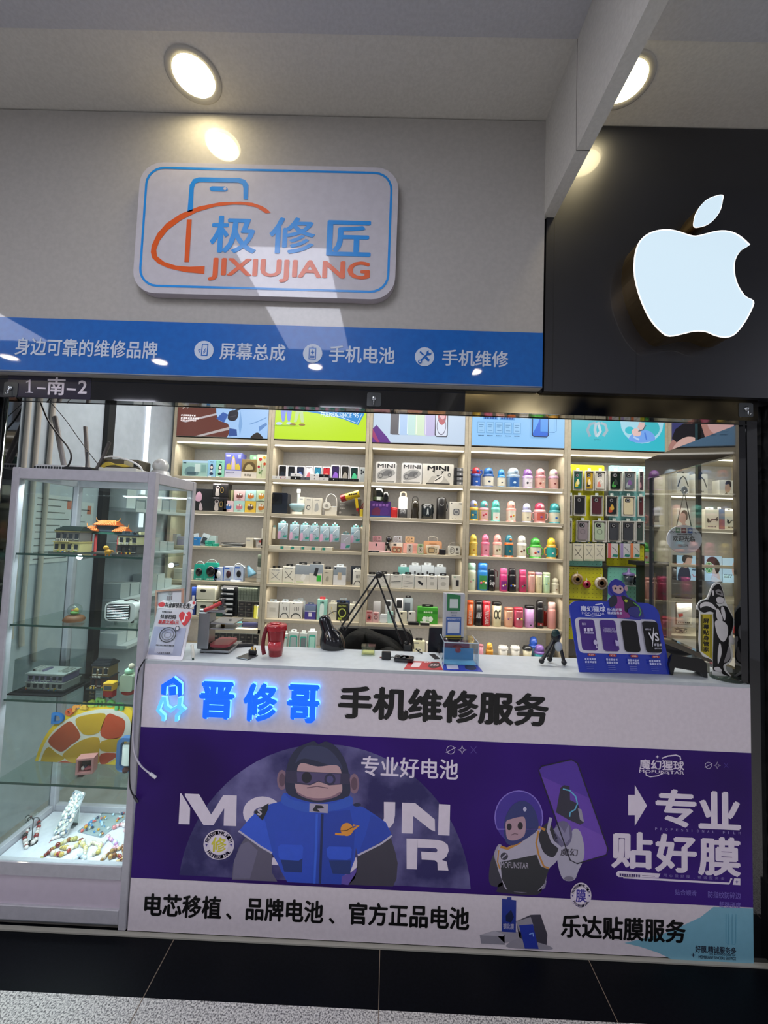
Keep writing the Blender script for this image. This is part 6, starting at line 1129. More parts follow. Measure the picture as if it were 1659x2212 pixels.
for a, b, t, c, l, dy_, d in ((50, 130, 190, '9c98c0', 'lilac carton seen through the cabinet glass', .05, .06), (-30, 45, 165, 'b8bcc0', 'grey white carton seen through the cabinet glass', .05, .06), (185, 232, 195, '2a7cc0', 'bright blue plastic tray', .05, .1), (311, 372, 181, 'b0c0c0', 'small pale carton with a dark dot', .12, .04), (620, 682, 202, 'cfc8b4', 'cream carton under the tape', .05, .06), (710, 769, 207, 'd0c8c0', 'white carton with a red mark', .05, .06)):
    carton('small_carton', l, 'carton', gC, Z7, a, b, t, 'C', 1, c, [('e', .5, .3, .3, .2, '2a2c30')] if 'dark dot' in l else ([('r', .35, .6, .65, .9, 'b83c30'), ('r', .2, .1, .8, .3, 'a8a49c')] if 'red mark' in l else [('r', .1, .7, .6, .8, 'a8a8a8')]), d=d, dy=dy_)
for i, (a, b, t, l) in enumerate(((280, 340, 230, 'upper left'), (282, 342, 250, 'lower left'), (345, 378, 248, 'right hand'))): carton('small_carton', 'flat teal green pack, %s of three' % l, 'carton', 'teal green packs on the third left shelf', Z7, a, b, t if i != 0 else 230, 'C', 1, '1f9c84', [('r', .1, .3, .4, .7, '5cc0ac')], d=.05, up=.0 if i else .0225, h=.022)
for i, (a, b, sh) in enumerate(((200, 240, -.02), (228, 288, .01))):
    x, y, zz, w, h = spot(Z7, a, b, 160, 'C', .07); e = empty('leaning_pack', (x, y, zz), ['clear plastic pack leaning left', 'clear plastic pack leaning right'][i]+' beside the blue tray on third left shelf', 'pack', gC, rot=(-.15, [-.25, .3][i], 0)); G().box(-w/2, w/2, 0, .004, 0, h, 'a8b4b8').build('backing_card', e); G().box(-w*.3, w*.3, -.006, 0, h*.2, h*.7, mat('3a4248', 'gloss')).build('blister', e)
x, y, zz, w, h = spot(Z7, 415, 600, 225, 'C', .05)
for i in range(7): 
    o = G().box(-w*.42, w*.42, 0, .1, 0, .0045, mat(['18181a', 'c8c8c4', '202224', 'b8bcb8', '16181a', 'd0d0cc', '2a2c30'][i], 'satin')).build('flat_sleeve', None, (x+(i % 3-1)*.012, y, zz+i*.005), (i % 4-1.5)*.06, ['black', 'white', 'black', 'grey white', 'black', 'white', 'dark grey'][i]+' flat sleeve, %s in the loose pile on the third left shelf' % ['lowest', 'second lowest', 'third lowest', 'middle', 'third from the top', 'second from the top', 'topmost'][i], 'sleeve', 'pile of flat sleeves')
x, y, zz, w, h = spot(Z7, 675, 765, 165, 'C', .05, up=.062); e = empty('tape_roll', (x, y+.03, zz), 'white roll of tape lying on the cream carton, third left shelf', 'tape'); G().lathe([(.02, 0), (.04, 0), (.04, .016), (.02, .016), (.02, 0)], (0, 0, 0), 'd4d4d0', 24).build('tape_roll_body', e); G().lathe([(.016, -.001), (.0205, -.001), (.0205, .017), (.016, .017)], (0, 0, 0), 'a89070', 24).build('core', e)
carton('small_carton', 'tall white sleeve at the right edge', 'carton', gC, Z7, 750, 772, 122, 'C', 1, 'd8d4c8', d=.08)
# D row: mice, lamp
def mouse_pack(z, a, b, t, row, bay, look, shape, card, mcol):
    x, y, zz, w, h = spot(z, a, b, t, row); e = empty('mouse_package', (x, y, zz), look+where(row, bay), 'packaged mouse', 'packaged computer mice')
    if shape == 'round':
        G().rrect(-w/2, w/2, 0, h*.86, .014, .0, .035, mat(card, 'satin')).build('card', e); G().tube([(-w*.4, .01, h*.84), (-w*.2, .01, h), (w*.2, .01, h), (w*.4, .01, h*.84)], .0018, mat('c8d8d8', 'gloss'), 6, 4).build('handle_loop', e)
        G().ball((0, -.004, h*.44), w*.34, mat(mcol, 'gloss'), sy=.5, sz=1.25).build('mouse', e); G().art([('b', .2, .03, .8, .1, 'd8f0ec')], (-w/2, -.001, 0), (w, 0, 0), (0, 0, h)).build('card_print', e)
    else:
        g = G(); g.box(-w/2, w/2, 0, .045, 0, h, mat('b8c4d8', 'satin'), .001); g.box(-w/2-.0005, -w/2+.006, -.0008, .045, 0, h, '2a5cb8'); g.art([('r', .1, .84, .6, .92, '2a5cb8'), ('r', .15, .08, .85, .16, '8a9ac0')], (-w/2, -.0002, 0), (w, 0, 0), (0, 0, h)); g.build('card', e); G().ball((0.003, -.003, h*.48), w*.24, mat(mcol, 'gloss'), sy=.4, sz=1.6).build('mouse', e)
mouse_pack(Z7, 190, 274, 398, 'D', 1, 'left black mouse on round-topped teal card', 'round', '1fa08c', '0c0c0e'); mouse_pack(Z7, 276, 386, 384, 'D', 1, 'right black mouse on round-topped teal card', 'round', '22a890', '0c0c0e')
mouse_pack(Z7, 355, 430, 445, 'D', 1, 'white mouse in a white and blue box', 'box', '', 'd8d8dc'); mouse_pack(Z7, 433, 516, 440, 'D', 1, 'dark red mouse in a white and blue box', 'box', '', '3c1c24'); mouse_pack(Z7, 521, 600, 432, 'D', 1, 'black mouse in a white and blue box', 'box', '', '141418')
x, y, zz, w, h = spot(Z7, 485, 580, 400, 'D', .03); e = empty('small_desk_lamp', (x, y+.02, zz), 'small pale blue desk lamp with cone shade, fourth shelf of far left bay', 'lamp')
G().cyl((0, 0, 0), .042, .012, 'd8dcdc', seg=24).build('base', e); G().tube([(-.02, 0, .01), (-.022, 0, .08), (-.01, 0, .13), (.02, 0, .145), (.05, 0, .128), (.07, 0, .11)], .004, 'd4dadc', 8, 4).build('arm', e)
o = G().lathe([(.008, 0), (.014, .02), (.034, .075), (.036, .09), (.03, .088), (.012, .02)], (0, 0, 0), mat('7fb4cc', 'satin'), 20).build('shade', e); o.location = (.092, 0, .13); o.rotation_euler = (0, PI-.5, 0)
for i, (t, hh, c) in enumerate(((425, .03, 'd0ccc0'), (425, .03, 'c8c4b8'), (425, .03, 'd4d0c8'), (425, .03, 'c4c0b4'))):
    carton('small_carton', 'white carton, %s in the right edge stack' % ['lowest', 'second lowest', 'third lowest', 'fourth lowest'][i], 'carton', 'white stacked cartons on the fourth left shelf', Z7, 712, 762, t, 'D', 1, c, d=.09, up=i*.031, h=.03)
carton('small_carton', 'dark olive carton on top of the white carton stack', 'carton', 'white stacked cartons on the fourth left shelf', Z7, 720, 764, 340, 'D', 1, '4c5448', [('r', 0, .3*k, 1, .3*k+.03, '2c3430') for k in (1, 2)], up=.125, d=.08)
for i, (a, b, t, c) in enumerate(((20, 100, 455, 'c4c4bc'), (105, 186, 470, 'cac8c0'))): carton('small_carton', ['left', 'right'][i]+' cream carton behind the cabinet glass', 'carton', 'cream cartons behind the cabinet glass', Z7, a, b, t, 'D', 1, c, [('r', .1, .6, .9, .64, 'a0a09a')])
# E row
def bin_(t, up, l):
    x, y, zz, w, h = spot(Z7, 205, 352, t, 'E', .03, up); h = .125; e = empty('storage_bin', (x+.01, y+.1, zz), l, 'storage bin', 'cream storage bins'); w = .16
    G().box(-w/2, w/2, -.1, .1, 0, h-.012, mat('cbc9b4', 'satin'), .008).build('bin_body', e); G().box(-w/2-.003, w/2+.003, -.103, .103, h-.012, h, mat('d2d0bc', 'satin'), .004).build('lid', e)
    g = G(); g.poly([(a, -.1006, b) for a, b in rr(-.045, .0, h*.5, h*.68, .01, 4)], '24241e'); g.build('handle_hole', e)
bin_(728, 0, 'cream lidded storage bin, lower of two on the fifth left shelf'); bin_(590, .1255, 'cream lidded storage bin, upper of two on the fifth left shelf')
x, y, zz, w, h = spot(Z7, 412, 550, 595, 'E', .04); e = empty('drawer_tower', (x, y, zz), 'black drawer tower with white labels, fifth shelf of far left bay', 'drawer unit')
G().box(-w/2+.01, w/2, .012, .12, 0, h, mat('101012', 'satin')).build('case', e)
for i in range(6):
    z0 = .004+i*(h-.008)/6; g = G(); g.box(-w/2, w/2-.025, -.012, .1, z0, z0+(h/6)*.72, mat('17181a', 'satin')); g.box(-w/2+.004, w/2-.03, -.014, -.012, z0+.012, z0+.024, 'd4d4d4'); g.box(-w/2+.02, -w/2+.05, -.0145, -.014, z0+.013, z0+.021, '50545c'); g.build('drawer', e, label='black drawer with white label strip')
x, y, zz, w, h = spot(Z7, 556, 745, 725, 'E', .03); hz = h; e = empty('parts_organizer', (x, y, zz), 'cream framed organizer with nine small dark drawers, fifth left shelf', 'drawer unit', 'small parts organizers')
def organizer(e, w, h, nx, nz, fc='cdc8b4', dc='2b2826'):
    G().box(-w/2, w/2, .004, .12, 0, h, fc).build('frame', e); g0 = G(); g0.box(-w/2, w/2, 0, .004, 0, .004, fc).box(-w/2, w/2, 0, .004, h-.004, h, fc).build('front_rim', e)
    for i in range(nx):
        for k in range(nz):
            a = -w/2+.004+(w-.008)*i/nx; b = .004+(h-.008)*k/nz; g = G(); W1, H1 = (w-.008)/nx-.004, (h-.008)/nz-.004
            g.box(a, a+W1, -.004, .004, b, b+H1, mat(dc, 'gloss'), .001); g.box(a+W1*.3, a+W1*.7, -.009, -.004, b+H1*.4, b+H1*.6, mat('6a6258', 'satin')); g.build('drawer', e)
organizer(e, w, h, 3, 3)
x2, y2, zz2, w2, h2 = spot(Z7, 556, 745, 600, 'E', .03, up=hz+.001); e = empty('parts_organizer', (x2, y2, zz2), 'dark green gridded parts case stacked on the nine-drawer organizer', 'drawer unit', 'small parts organizers'); h2 = PY(Z7[0]+650/Z7[2], Z7[1]+602/Z7[2], y2).z-zz2
G().box(-w/2, w/2, .002, .11, 0, h2, '565c50').build('case', e); g = G()
for i in range(8):
    for k in range(5): a = -w/2+w*i/8; b = h2*k/5; g.box(a+.0015, a+w/8-.0015, -.002, .002, b+.0015, b+h2/5-.0015, mat('6c7464', 'gloss'))
g.build('compartment_lids', e)
x, y, zz, w, h = spot(Z7, 677, 742, 768, 'E', .0); e = empty('yellow_can', (x, y+.01, zz), 'yellow and white can standing before the nine-drawer organizer', 'can'); G().cyl((0, .02, 0), w/2, h, mat('d0c838', 'gloss'), seg=24).build('can_body', e); G().cyl((0, .02, h), w/2*.97, .004, mat('b8b8a8', 'metal'), seg=24).build('lid', e); G().lathe([(w/2+.0006, h*.15), (w/2+.0006, h*.85)], (0, .02, 0), mat('d8d8cc', 'gloss'), 8, a0=-1.2, a1=-.2).build('white_label', e)
x, y, zz, w, h = spot(Z7, 340, 412, 640, 'E', .02); e = empty('yellow_caliper', (x, y, zz+.05), 'brass coloured V-shaped tool hanging beside the drawer tower', 'tool'); G().prism([(-.03, .06), (-.01, .0), (.004, -.002), (.026, .085), (.016, .085), (.0, .03), (-.018, .066)], 0, .006, mat('a07c34', 'metal')).build('tool_body', e); G().tube([(.02, .003, .08), (.02, .02, .1)], .002, '8a8a8a').build('hook', e)
x, y, zz, w, h = spot(Z7, 350, 425, 780, 'E', .02); G().box(-w/2, w/2, 0, .08, 0, .045, '1f4a3c', .002).box(-w/2-.004, w/2+.004, -.004, .084, .045, .052, '2c6450').build('green_tool_case', None, (x, y, zz), 0, 'dark green tool case low beside the drawer tower, fifth left shelf', 'case')
carton('small_carton', 'dark blue folder box beside the cream bins', 'carton', gC, Z7, 165, 200, 610, 'E', 1, '24408c', [('r', .2, .2, .8, .7, 'd8d4d0')], d=.1)
# F row bay1
x, y, zz, w, h = spot(Z7, 345, 735, 990, 'F', .0); e = empty('parts_organizer', (x, y, zz), 'long cream organizer with two rows of dark drawers, lowest left shelf', 'drawer unit', 'small parts organizers'); organizer(e, w, h, 7, 3)
zt_ = h
carton('small_carton', 'dark teal flat box above the long organizer', 'carton', 'flat boxes on the long organizer', Z7, 460, 588, 895, 'F', 1, '1c4c50', [('r', .3, .5, .7, .6, '9ab0b0')], up=zt_+.03, h=.05, d=.1); carton('small_carton', 'navy flat box above the long organizer', 'carton', 'flat boxes on the long organizer', Z7, 592, 735, 900, 'F', 1, '10122a', [], up=zt_+.03, h=.045, d=.1)
x, y, zz, w, h = spot(Z7, 330, 740, 960, 'F', .0, up=zt_+.001); G().box(-w/2, w/2, 0, .2, .0, .028, SHELFM).build('loose_board', None, (x, y, zz), 0, 'pale loose board lying on the long parts organizer', 'board')
# --- bay 2
GP = 'boxed phones on the second bay top shelf'
cols = [('0c0e14', '1c2430', 'black'), ('0e1016', '222a36', 'charcoal'), ('1b2238', '5a6ea8', 'dark blue'), ('d0c8cc', 'c86a74', 'pink'), ('1f6a86', '7fd0dc', 'turquoise'), ('b0262e', 'e06a5c', 'red'), ('2a1c48', '8a5cc0', 'deep purple'), ('1c1a18', '9a948a', 'stone grey'), ('0e2a28', '4cc08a', 'green and purple')]
for (a, b, t), (c1, c2, nm) in zip(((890, 962, 520), (967, 1034, 524), (1039, 1110, 526), (1114, 1180, 529), (1186, 1252, 530), (1258, 1328, 533), (1331, 1406, 519), (1413, 1484, 522), (1490, 1560, 533)), cols):
    carton('phone_carton', 'white phone box showing a %s handset' % nm, 'phone box', GP, Z6, a, b, t, 'A', 2, 'd6d4d8', [('p', [(x*.8+.1, y) for x, y in rr(0, 1, .06, .94, .1)], '1a1a20'), ('p', [(x*.72+.14, y) for x, y in rr(0, 1, .09, .91, .09)], c1), ('sp', [(.2, .15), (.3, .5), (.55, .6), (.8, .4), (.7, .12)], c2), ('o', .5, .3, .26, .12, .25, c2), ('r', .4, .86, .6, .89, '0a0a0c')], d=.028, dy=.1)
carton('phone_carton', 'white phone box showing a three-camera handset back', 'phone box', GP, Z6, 1567, 1626, 538, 'A', 2, 'c8ccd0', [('p', [(x*.8+.1, y) for x, y in rr(0, 1, .05, .94, .1)], 'a8b0b4'), ('e', .3, .8, .12, .07, '2a2e34'), ('e', .3, .62, .12, .07, '2a2e34'), ('e', .55, .71, .12, .07, '2a2e34')], d=.028, dy=.1)
APL = lambda c: [('e', .5, .46, .045, .2, c), ('e', .53, .72, .015, .08, c)]
for i, (a, b, up, c, k, l) in enumerate(((835, 912, 0, 'd4d2cc', '2a2a2c', 'white flat phone box, leftmost in the front row'), (914, 993, 0, 'd0cecb', 'c86878', 'white flat phone box with pink outline'), (995, 1076, 0, '101012', 'd8d8d8', 'black flat phone box under a white one'), (994, 1075, 1, 'd8d6d6', '2a2a2c', 'white flat phone box stacked over a black one'), (1080, 1151, 0, '5c5c62', '1a1a1c', 'grey flat phone box'), (1154, 1232, 0, 'd8d4d0', '2a2a2c', 'white flat phone box, lower of the white pair'), (1154, 1232, 1, 'dad6d2', '2a2a2c', 'white flat phone box, upper of the white pair'), (1234, 1310, 0, 'd4d0cc', '2a2a2c', 'white flat phone box under a black lid box'), (1233, 1312, 1, '121214', '8a8a8a', 'black flat phone box stacked over a white one'), (1314, 1393, 0, '161618', 'd8d8d8', 'black flat phone box with white mark'), (1396, 1474, 0, '1a1a1c', '48484c', 'black flat phone box, second from right'), (1477, 1560, 0, '1c1b1c', '404044', 'black flat phone box, rightmost in the front row'))):
    carton('flat_phone_carton', l, 'phone box', 'flat phone boxes in the front row', Z6, a, b, 605, 'A', 2, c, APL(k) if i != 1 else [('o', .2, .5, .3, .4, .2, k)], d=.09, dy=.005, up=up*.0262, h=.0255)
# row B of bay 2
x, y, zz, w, h = spot(Z6, 826, 968, 750, 'B', .04); e = empty('mini_projector', (x, y, zz), 'dark navy mini projector with large square lens, second shelf', 'projector'); G().rrect(-w/2, w/2, 0, h, .012, 0, .1, mat('141a28', 'satin')).build('body', e); G().rrect(-w/2+.006, w/2-.045, h*.46, h-.01, .012, -.005, 0, mat('0a0c12', 'gloss')).build('lens_panel', e); G().cyl((-w/2+.04, -.012, h*.7), .019, .008, mat('04050a', 'gloss'), 'y').build('lens', e)
x, y, zz, w, h = spot(Z6, 975, 1120, 715, 'B', .03); e = empty('tabletop_fan_stand', (x, y+.02, zz), 'white stand with tall tube over a pale blue bowl, second shelf', 'appliance')
G().cyl((0, .03, 0), .05, .02, 'd4cdb8', seg=24).build('base', e); G().lathe([(.02, .02), (.06, .045), (.072, .07), (.07, .085), (.055, .09)], (0, .03, 0), mat('a8ccd2', 'satin'), 24, sx=1.0, sy=.7).build('bowl', e); G().tube([(0, .03, .06), (0, .03, h-.01)], .011, mat('c8ccc8', 'gloss'), 10).cyl((0, .03, h-.03), .015, .03, 'd8d8d0').build('tube', e)
for a, b, t, l, sp in ((1055, 1108, 785, 'narrow cream earphone box behind the blue bowl', []), (1110, 1176, 790, 'white box with a grey wristband picture', [('o', .5, .42, .26, .14, .3, '4a4c50')]), (1172, 1252, 793, 'white box with a white device picture', [('sp', [(.3, .2), (.35, .6), (.6, .7), (.7, .3)], 'a8a8a4')])): carton('accessory_box', l, 'box', 'accessory boxes on the second shelf', Z6, a, b, t, 'B', 2, 'd4cfc0', sp+[('r', .25, .85, .75, .9, '8a8a88')], d=.04, dy=.07 if a == 1055 else .05)
x, y, zz, w, h = spot(Z6, 1265, 1384, 755, 'B', .04); e = empty('neck_fan', (x, y, zz), 'white device with round speaker and thin wire loop, second shelf', 'appliance'); G().box(-w*.4, w*.45, .02, .06, 0, h*.42, 'cfcabc', .004).build('body', e); G().cyl((-.03, .01, h*.45), .032, .02, 'd8d4c8', 'y').cyl((-.03, .005, h*.45), .012, .006, '9a968c', 'y').build('round_front', e); G().tube([(-w*.35, .02, h*.4), (-w*.3, .02, h*.8), (0, .02, h*.98), (w*.38, .02, h*.8), (w*.45, .02, h*.2)], .0035, 'd8d4cc', 8, 4).build('wire_loop', e)
carton('hair_dryer_carton', 'grey hair dryer box with white print', 'box', None, Z6, 1385, 1580, 800, 'B', 2, '6a6862', [('b', .1, .78, .35, .84, 'c8c4bc'), ('b', .1, .6, .35, .66, 'c8c4bc'), ('b', .1, .42, .35, .48, 'c8c4bc'), ('e', .12, .2, .05, .07, 'a8a49c'), ('r', .62, .06, .8, .12, '26241f'), ('r', .1, .72, .5, .725, 'a8a49c'), ('r', .1, .54, .5, .545, 'a8a49c')], d=.08, dy=.09)
x, y, zz, w, h = spot(Z6, 1400, 1580, 715, 'B', .02); e = empty('hair_dryer', (x+.02, y+.02, zz), 'yellow hair dryer with red nozzle leaning on its grey box', 'hair dryer'); YL = mat('d8b820', 'gloss')
G().tube([(-.06, 0, h*.68), (.05, 0, h*.84)], .029, YL, 18).build('barrel', e); G().tube([(-.098, 0, h*.62), (-.06, 0, h*.68)], .029, mat('a02028', 'gloss'), 18, r2=.03).build('nozzle', e, label='red nozzle'); G().tube([(.02, 0, h*.78), (.04, 0, h*.3)], .014, YL, 14, r2=.012).build('handle', e); G().tube([(.04, 0, h*.3), (.042, 0, h*.2)], .011, mat('a02028', 'gloss')).build('red_ring', e); G().tube([(.042, 0, h*.2), (.065, .01, h*.05), (.085, .01, h*.35), (.095, .01, h*.55), (.06, .01, h*.25)], .003, mat('8a1c20', 'satin'), 6, 4).build('cable', e)
g = G(); g.art([('b', 0, 0, 1, 1, '2a2410')], (-.035, -.0295, h*.735), (.07, 0, .012), (0, 0, .014)); g.build('lettering', e)
G().box(-.012, .012, 0, .03, 0, .06, 'd8c030').box(-.012, .012, 0, .03, .06, .064, '1a1a16').build('yellow_carton', None, spot(Z6, 1573, 1594, 895, 'B', .03)[:3], 0, 'tiny yellow and black carton right of the hair dryer', 'carton')
# row C: hanging packs
def hangpack(z, a, b, t, u, yoff, look, row, bay, col, specs, grp, cat='hanging pack', tc='c8dcdc', name='hanging_pack', hook=True, d=.016, top='5a8e8e'):
    y = YS+.055+yoff; um = z[0]+(a+b)/2/z[2]; vm = z[1]+(t+u)/2/z[2]; x0, x1 = PY(z[0]+a/z[2], vm, y).x, PY(z[0]+b/z[2], vm, y).x; zt2, zb2 = PY(um, z[1]+t/z[2], y).z, PY(um, z[1]+u/z[2], y).z
    w, h = x1-x0, zt2-zb2; e = empty(name, ((x0+x1)/2, y, zb2), look+where(row, bay), cat, grp); g = G(); g.box(-w/2, w/2, 0, d, 0, h, mat(col, 'satin'), .001); g.art(specs, (-w/2, -.0004, 0), (w, 0, 0), (0, 0, h), d=.0003, kind='satin'); g.build('pack_body', e)
    G().hollow(rr(-w*.3, w*.3, h-.001, h+.016, .004, 3), rr(-w*.12, w*.12, h+.005, h+.011, .002, 3), .004, .006, mat(top, 'satin')).build('hang_tab', e)
    if hook: G().tube([(0, -.006, h+.012), (0, .006, h+.012), (0, YBK-y-.004, h+.016)], .0022, mat('d0d4d0', 'chrome'), 6).box(-.006, .006, .004, .008, h+.01, h+.026, mat(tc, 'satin')).build('peg_hook', e)
    return e
gP = 'packaged cables hanging in the second bay'
pos = ['leftmost of the hanging row', 'second from left in the hanging row', 'third from left in the hanging row', 'fourth from left in the hanging row', 'fifth from left in the hanging row', 'sixth from left in the hanging row', 'alone at the right of the hanging row']
for i, (a, b, t, u) in enumerate(((890, 968, 78, 208), (988, 1064, 88, 218), (1075, 1152, 93, 225), (1157, 1232, 98, 228), (1240, 1318, 102, 232), (1324, 1400, 102, 234), (1497, 1574, 112, 242))):
    hangpack(Z7, a, b, t, u, 0, 'grey-blue cable pack, '+pos[i], 'C', 2, '8fa0a8', [('r', 0, .0, .3, 1, '86a4b0'), ('sp', [(.0, 0), (.0, .4), (.25, .5), (.3, .1)], 'c098b0'), ('l', [(.3, .55), (.6, .75), (.85, .85)], .05, 'd8dce0'), ('l', [(.3, .42), (.6, .45), (.75, .3), (.5, .18)], .035, '54606a'), ('p', [(.5, .1), (.9, .12), (1, .26), (.6, .22)], '2a8a78'), ('b', .06, .6, .3, .66, '50708a'), ('r', .8, .86, .93, .93, '5a6a70')], gP)
hangpack(Z7, 1412, 1492, 172, 296, -.03, 'lower cable pack with lilac print', 'C', 2, 'a8a8ac', [('r', 0, 0, .5, .4, 'b8a0c0'), ('l', [(.3, .55), (.6, .75), (.85, .85)], .05, 'd8dce0'), ('p', [(.5, .1), (.9, .12), (1, .3), (.6, .26)], '2a8a78')], gP)
for a, b, t, u, l in ((842, 868, 112, 208, 'narrow cream pack seen edge on at the left wall'), (1576, 1601, 110, 244, 'narrow cream pack seen edge on at the right wall')): hangpack(Z7, a, b, t, u, .02, l, 'C', 2, 'd4ccb8', [], 'cream packs seen edge on', hook=False)
for i, (a, b) in enumerate(((812, 903), (906, 992), (995, 1076), (1080, 1164), (1168, 1250), (1254, 1340))): carton('flat_cable_box', 'flat cream box%s, %s in the flat row' % ('' if i == 0 else ' with teal tag', ['leftmost', 'second', 'third', 'fourth', 'fifth', 'rightmost'][i]), 'box', 'flat cream boxes under the hanging packs', Z7, a, b, 262, 'C', 2, 'd6ceb8', [] if i == 0 else [('r', .05, .1, .35, .9, '2a8a78')], d=.1, dy=.01, h=.026)
# D row bay 2
gD = 'cable and charger packs on the fourth shelf'
for a, b, t, c, tab, l, sp in ((812, 925, 455, 'd6d2c2', '141414', 'cream cable pack crossed by two thin cables', CABLE('8a8a88')), (928, 1030, 440, 'd8d4c4', '141414', 'cream cable pack with black plugs', CABLE('1c1c1e')), (1032, 1150, 425, 'd4d0c4', '1a1c1e', 'grey topped charger pack with white plug', [('r', 0, .5, 1, 1, '8c949a'), ('sp', [(.4, .25), (.5, .5), (.75, .45), (.65, .2)], 'e4e2da'), ('r', .1, .08, .6, .12, 'b8c890')]), (1150, 1264, 420, 'd0ccc0', '1a1c1e', 'pack with black power bank and green panel', [('r', 0, .55, 1, 1, '8a949c'), ('p', [(.3, .45), (.45, .85), (.68, .8), (.55, .4)], '26282c'), ('r', .55, .15, .88, .45, '3ab03c')]), (1257, 1346, 462, 'c0b8a4', '1a1c1e', 'beige pack with a small grey plug', [('sp', [(.35, .25), (.4, .5), (.6, .55), (.6, .25)], '9a9484'), ('b', .2, .75, .6, .82, '6a6458')]), (1350, 1455, 442, 'd0d0d0', 'a8b0b4', 'grey topped pack with beige power bank', [('r', 0, .55, 1, 1, '7e8890'), ('r', .35, .3, .65, .7, 'b8a890'), ('e', .15, .9, .06, .05, '1a1a1c')]), (1512, 1588, 470, 'd8d6cc', 'b8bcbc', 'white pack with coiled black cable', RINGC)):
    carton('cable_pack', l, 'pack', gD, Z7, a, b, t, 'D', 2, c, sp, d=.045, tab=tab)
carton('cable_pack', 'dark pack standing behind the coiled cable pack', 'pack', gD, Z7, 1497, 1590, 438, 'D', 2, '262c34', [], d=.03, dy=.12)
gE = 'cable and case packs on the fifth shelf'
for a, b, t, c, tab, l, sp in ((792, 893, 735, 'd6d2c8', 'a8b4bc', 'white pack with pale square charger', [('r', .25, .4, .75, .65, 'c0bcb0'), ('e', .12, .93, .06, .04, '1a1a1c')]), (900, 985, 735, 'dad8d0', 'a8b4bc', 'white pack with three-headed black cable', RINGC), (986, 1090, 738, 'd8d4ca', 'a8b0b4', 'white pack with grey three-headed cable', RINGC), (1112, 1204, 762, '453a8c', '5a6a80', 'violet pack with white charger', [('r', 0, .55, 1, .62, 'd8d8e4'), ('r', .35, .2, .65, .5, 'dcd8e0'), ('r', 0, .62, 1, 1, '6f7f98')]), (1214, 1296, 715, '8fc4b4', 'b02c34', 'mint green earphone pack with red hook', [('sp', [(.3, .2), (.3, .7), (.5, .8), (.7, .7), (.65, .2)], 'd8e8e0'), ('b', .3, .82, .7, .9, '2a4a44')]), (1310, 1378, 745, 'c4c0ac', 'b8b4a4', 'beige pack with yellow plug', [('l', [(.3, .8), (.5, .5), (.8, .3)], .06, 'c8b03c'), ('l', [(.2, .6), (.5, .3)], .04, '7a7668')]), (1378, 1470, 745, '22241c', '101010', 'black and lime pack with white cable', [('t', 'DIGITAL', .1, .78, .9, .9, 'b8c060', .02), ('o', .5, .45, .36, .26, .25, 'b8c458'), ('r', .15, .06, .45, .18, 'b0c040')]), (1484, 1580, 755, 'd4ceba', 'b8b8b0', 'cream pack with a small white adapter', [('r', .4, .4, .6, .6, 'eceae0')])):
    carton('cable_pack', l, 'pack', gE, Z7, a, b, t, 'E', 2, c, sp, d=.045, tab=tab)
for a, b, t, l, c in ((1378, 1484, 722, 'blue backed pack behind the black and lime pack', '2c3c5c'), (1030, 1115, 725, 'grey clear pack behind the three-headed cable packs', 'a4acac')): carton('cable_pack', l, 'pack', gE, Z7, a, b, t, 'E', 2, c, [], d=.02, dy=.14, tab='8a9294')
for i, (a, b, t, l) in enumerate(((930, 968, 1000, 'partly hidden by the red cup'), (975, 1058, 985, 'with light grey window'), (1066, 1132, 995, 'with dark window'), (1136, 1208, 980, 'with mint window'))): carton('case_pack', 'teal trimmed case pack '+l, 'pack', 'phone case packs on the lowest shelf', Z7, a, b, t, 'F', 2, 'a8b0ac', [('p', rr(.12, .88, .1, .85, .1), '2f9a84'), ('p', rr(.2, .8, .18, .78, .08), ['c0c8c4', '98a4a4', '6c7478', 'a0d0c0'][i])], d=.02, tab='b4bab8')
# --- bay 3
for i, (a, b, t, l) in enumerate(((78, 252, 480, 'left silver rounded tin printed MINI'), (289, 460, 488, 'right silver rounded tin printed MINI'))):
    x, y, zz, w, h = spot(Z8, a, b, t, 'A'); e = empty('drone_tin', (x, y, zz), l+where('A', 3), 'tin', 'silver toy tins'); G().rrect(-w/2, w/2, 0, h, .022, 0, .04, mat('a8a8a6', 'satin')).build('tin_body', e)
    g = G(); g.poly([(p[0], -.0008, p[1]) for p in rr(-w/2+.004, w/2-.004, .004, h-.004, .018, 5)], mat('cfcdca', 'satin')); g.art([('t', 'MINI', .1, .72, .92, .9, '3a3a3c', .03), ('sp', [(.1, .3), (.15, .5), (.5, .68), (.85, .62), (.9, .42), (.5, .22), (.2, .18)], '9a9a98'), ('sp', [(.3, .38), (.5, .6), (.8, .56), (.6, .36)], '6a6a6c'), ('o', .25, .35, .1, .12, .3, '5a5a5c'), ('o', .68, .42, .1, .12, .3, '5a5a5c'), ('r', .1, .06, .9, .12, '8a8a88')], (-w/2, -.0009, 0), (w, 0, 0), (0, 0, h), d=.0003); g.build('printed_lid', e)
carton('drone_carton', 'large white box printed MINI with black drawing', 'box', None, Z8, 463, 716, 500, 'A', 3, 'cac6bc', [('t', 'MINI', .15, .68, .85, .92, '18181a', .04), ('p', [(.3, .68), (.7, .68), (.52, .35)], '2a2a2a'), ('e', .5, .6, .12, .14, 'c0bcb4'), ('p', [(.15, .1), (.3, .42), (.7, .42), (.88, .1)], 'b0aca4'), ('sp', [(.38, .1), (.42, .3), (.62, .5), (.66, .3), (.55, .12)], 'd8d4cc'), ('l', [(.4, .2), (.62, .42)], .03, '1c1c1c'), ('r', .12, .0, .88, .1, '3c3a38'), ('o', .86, .5, .05, .08, .3, '2a2a2a')])
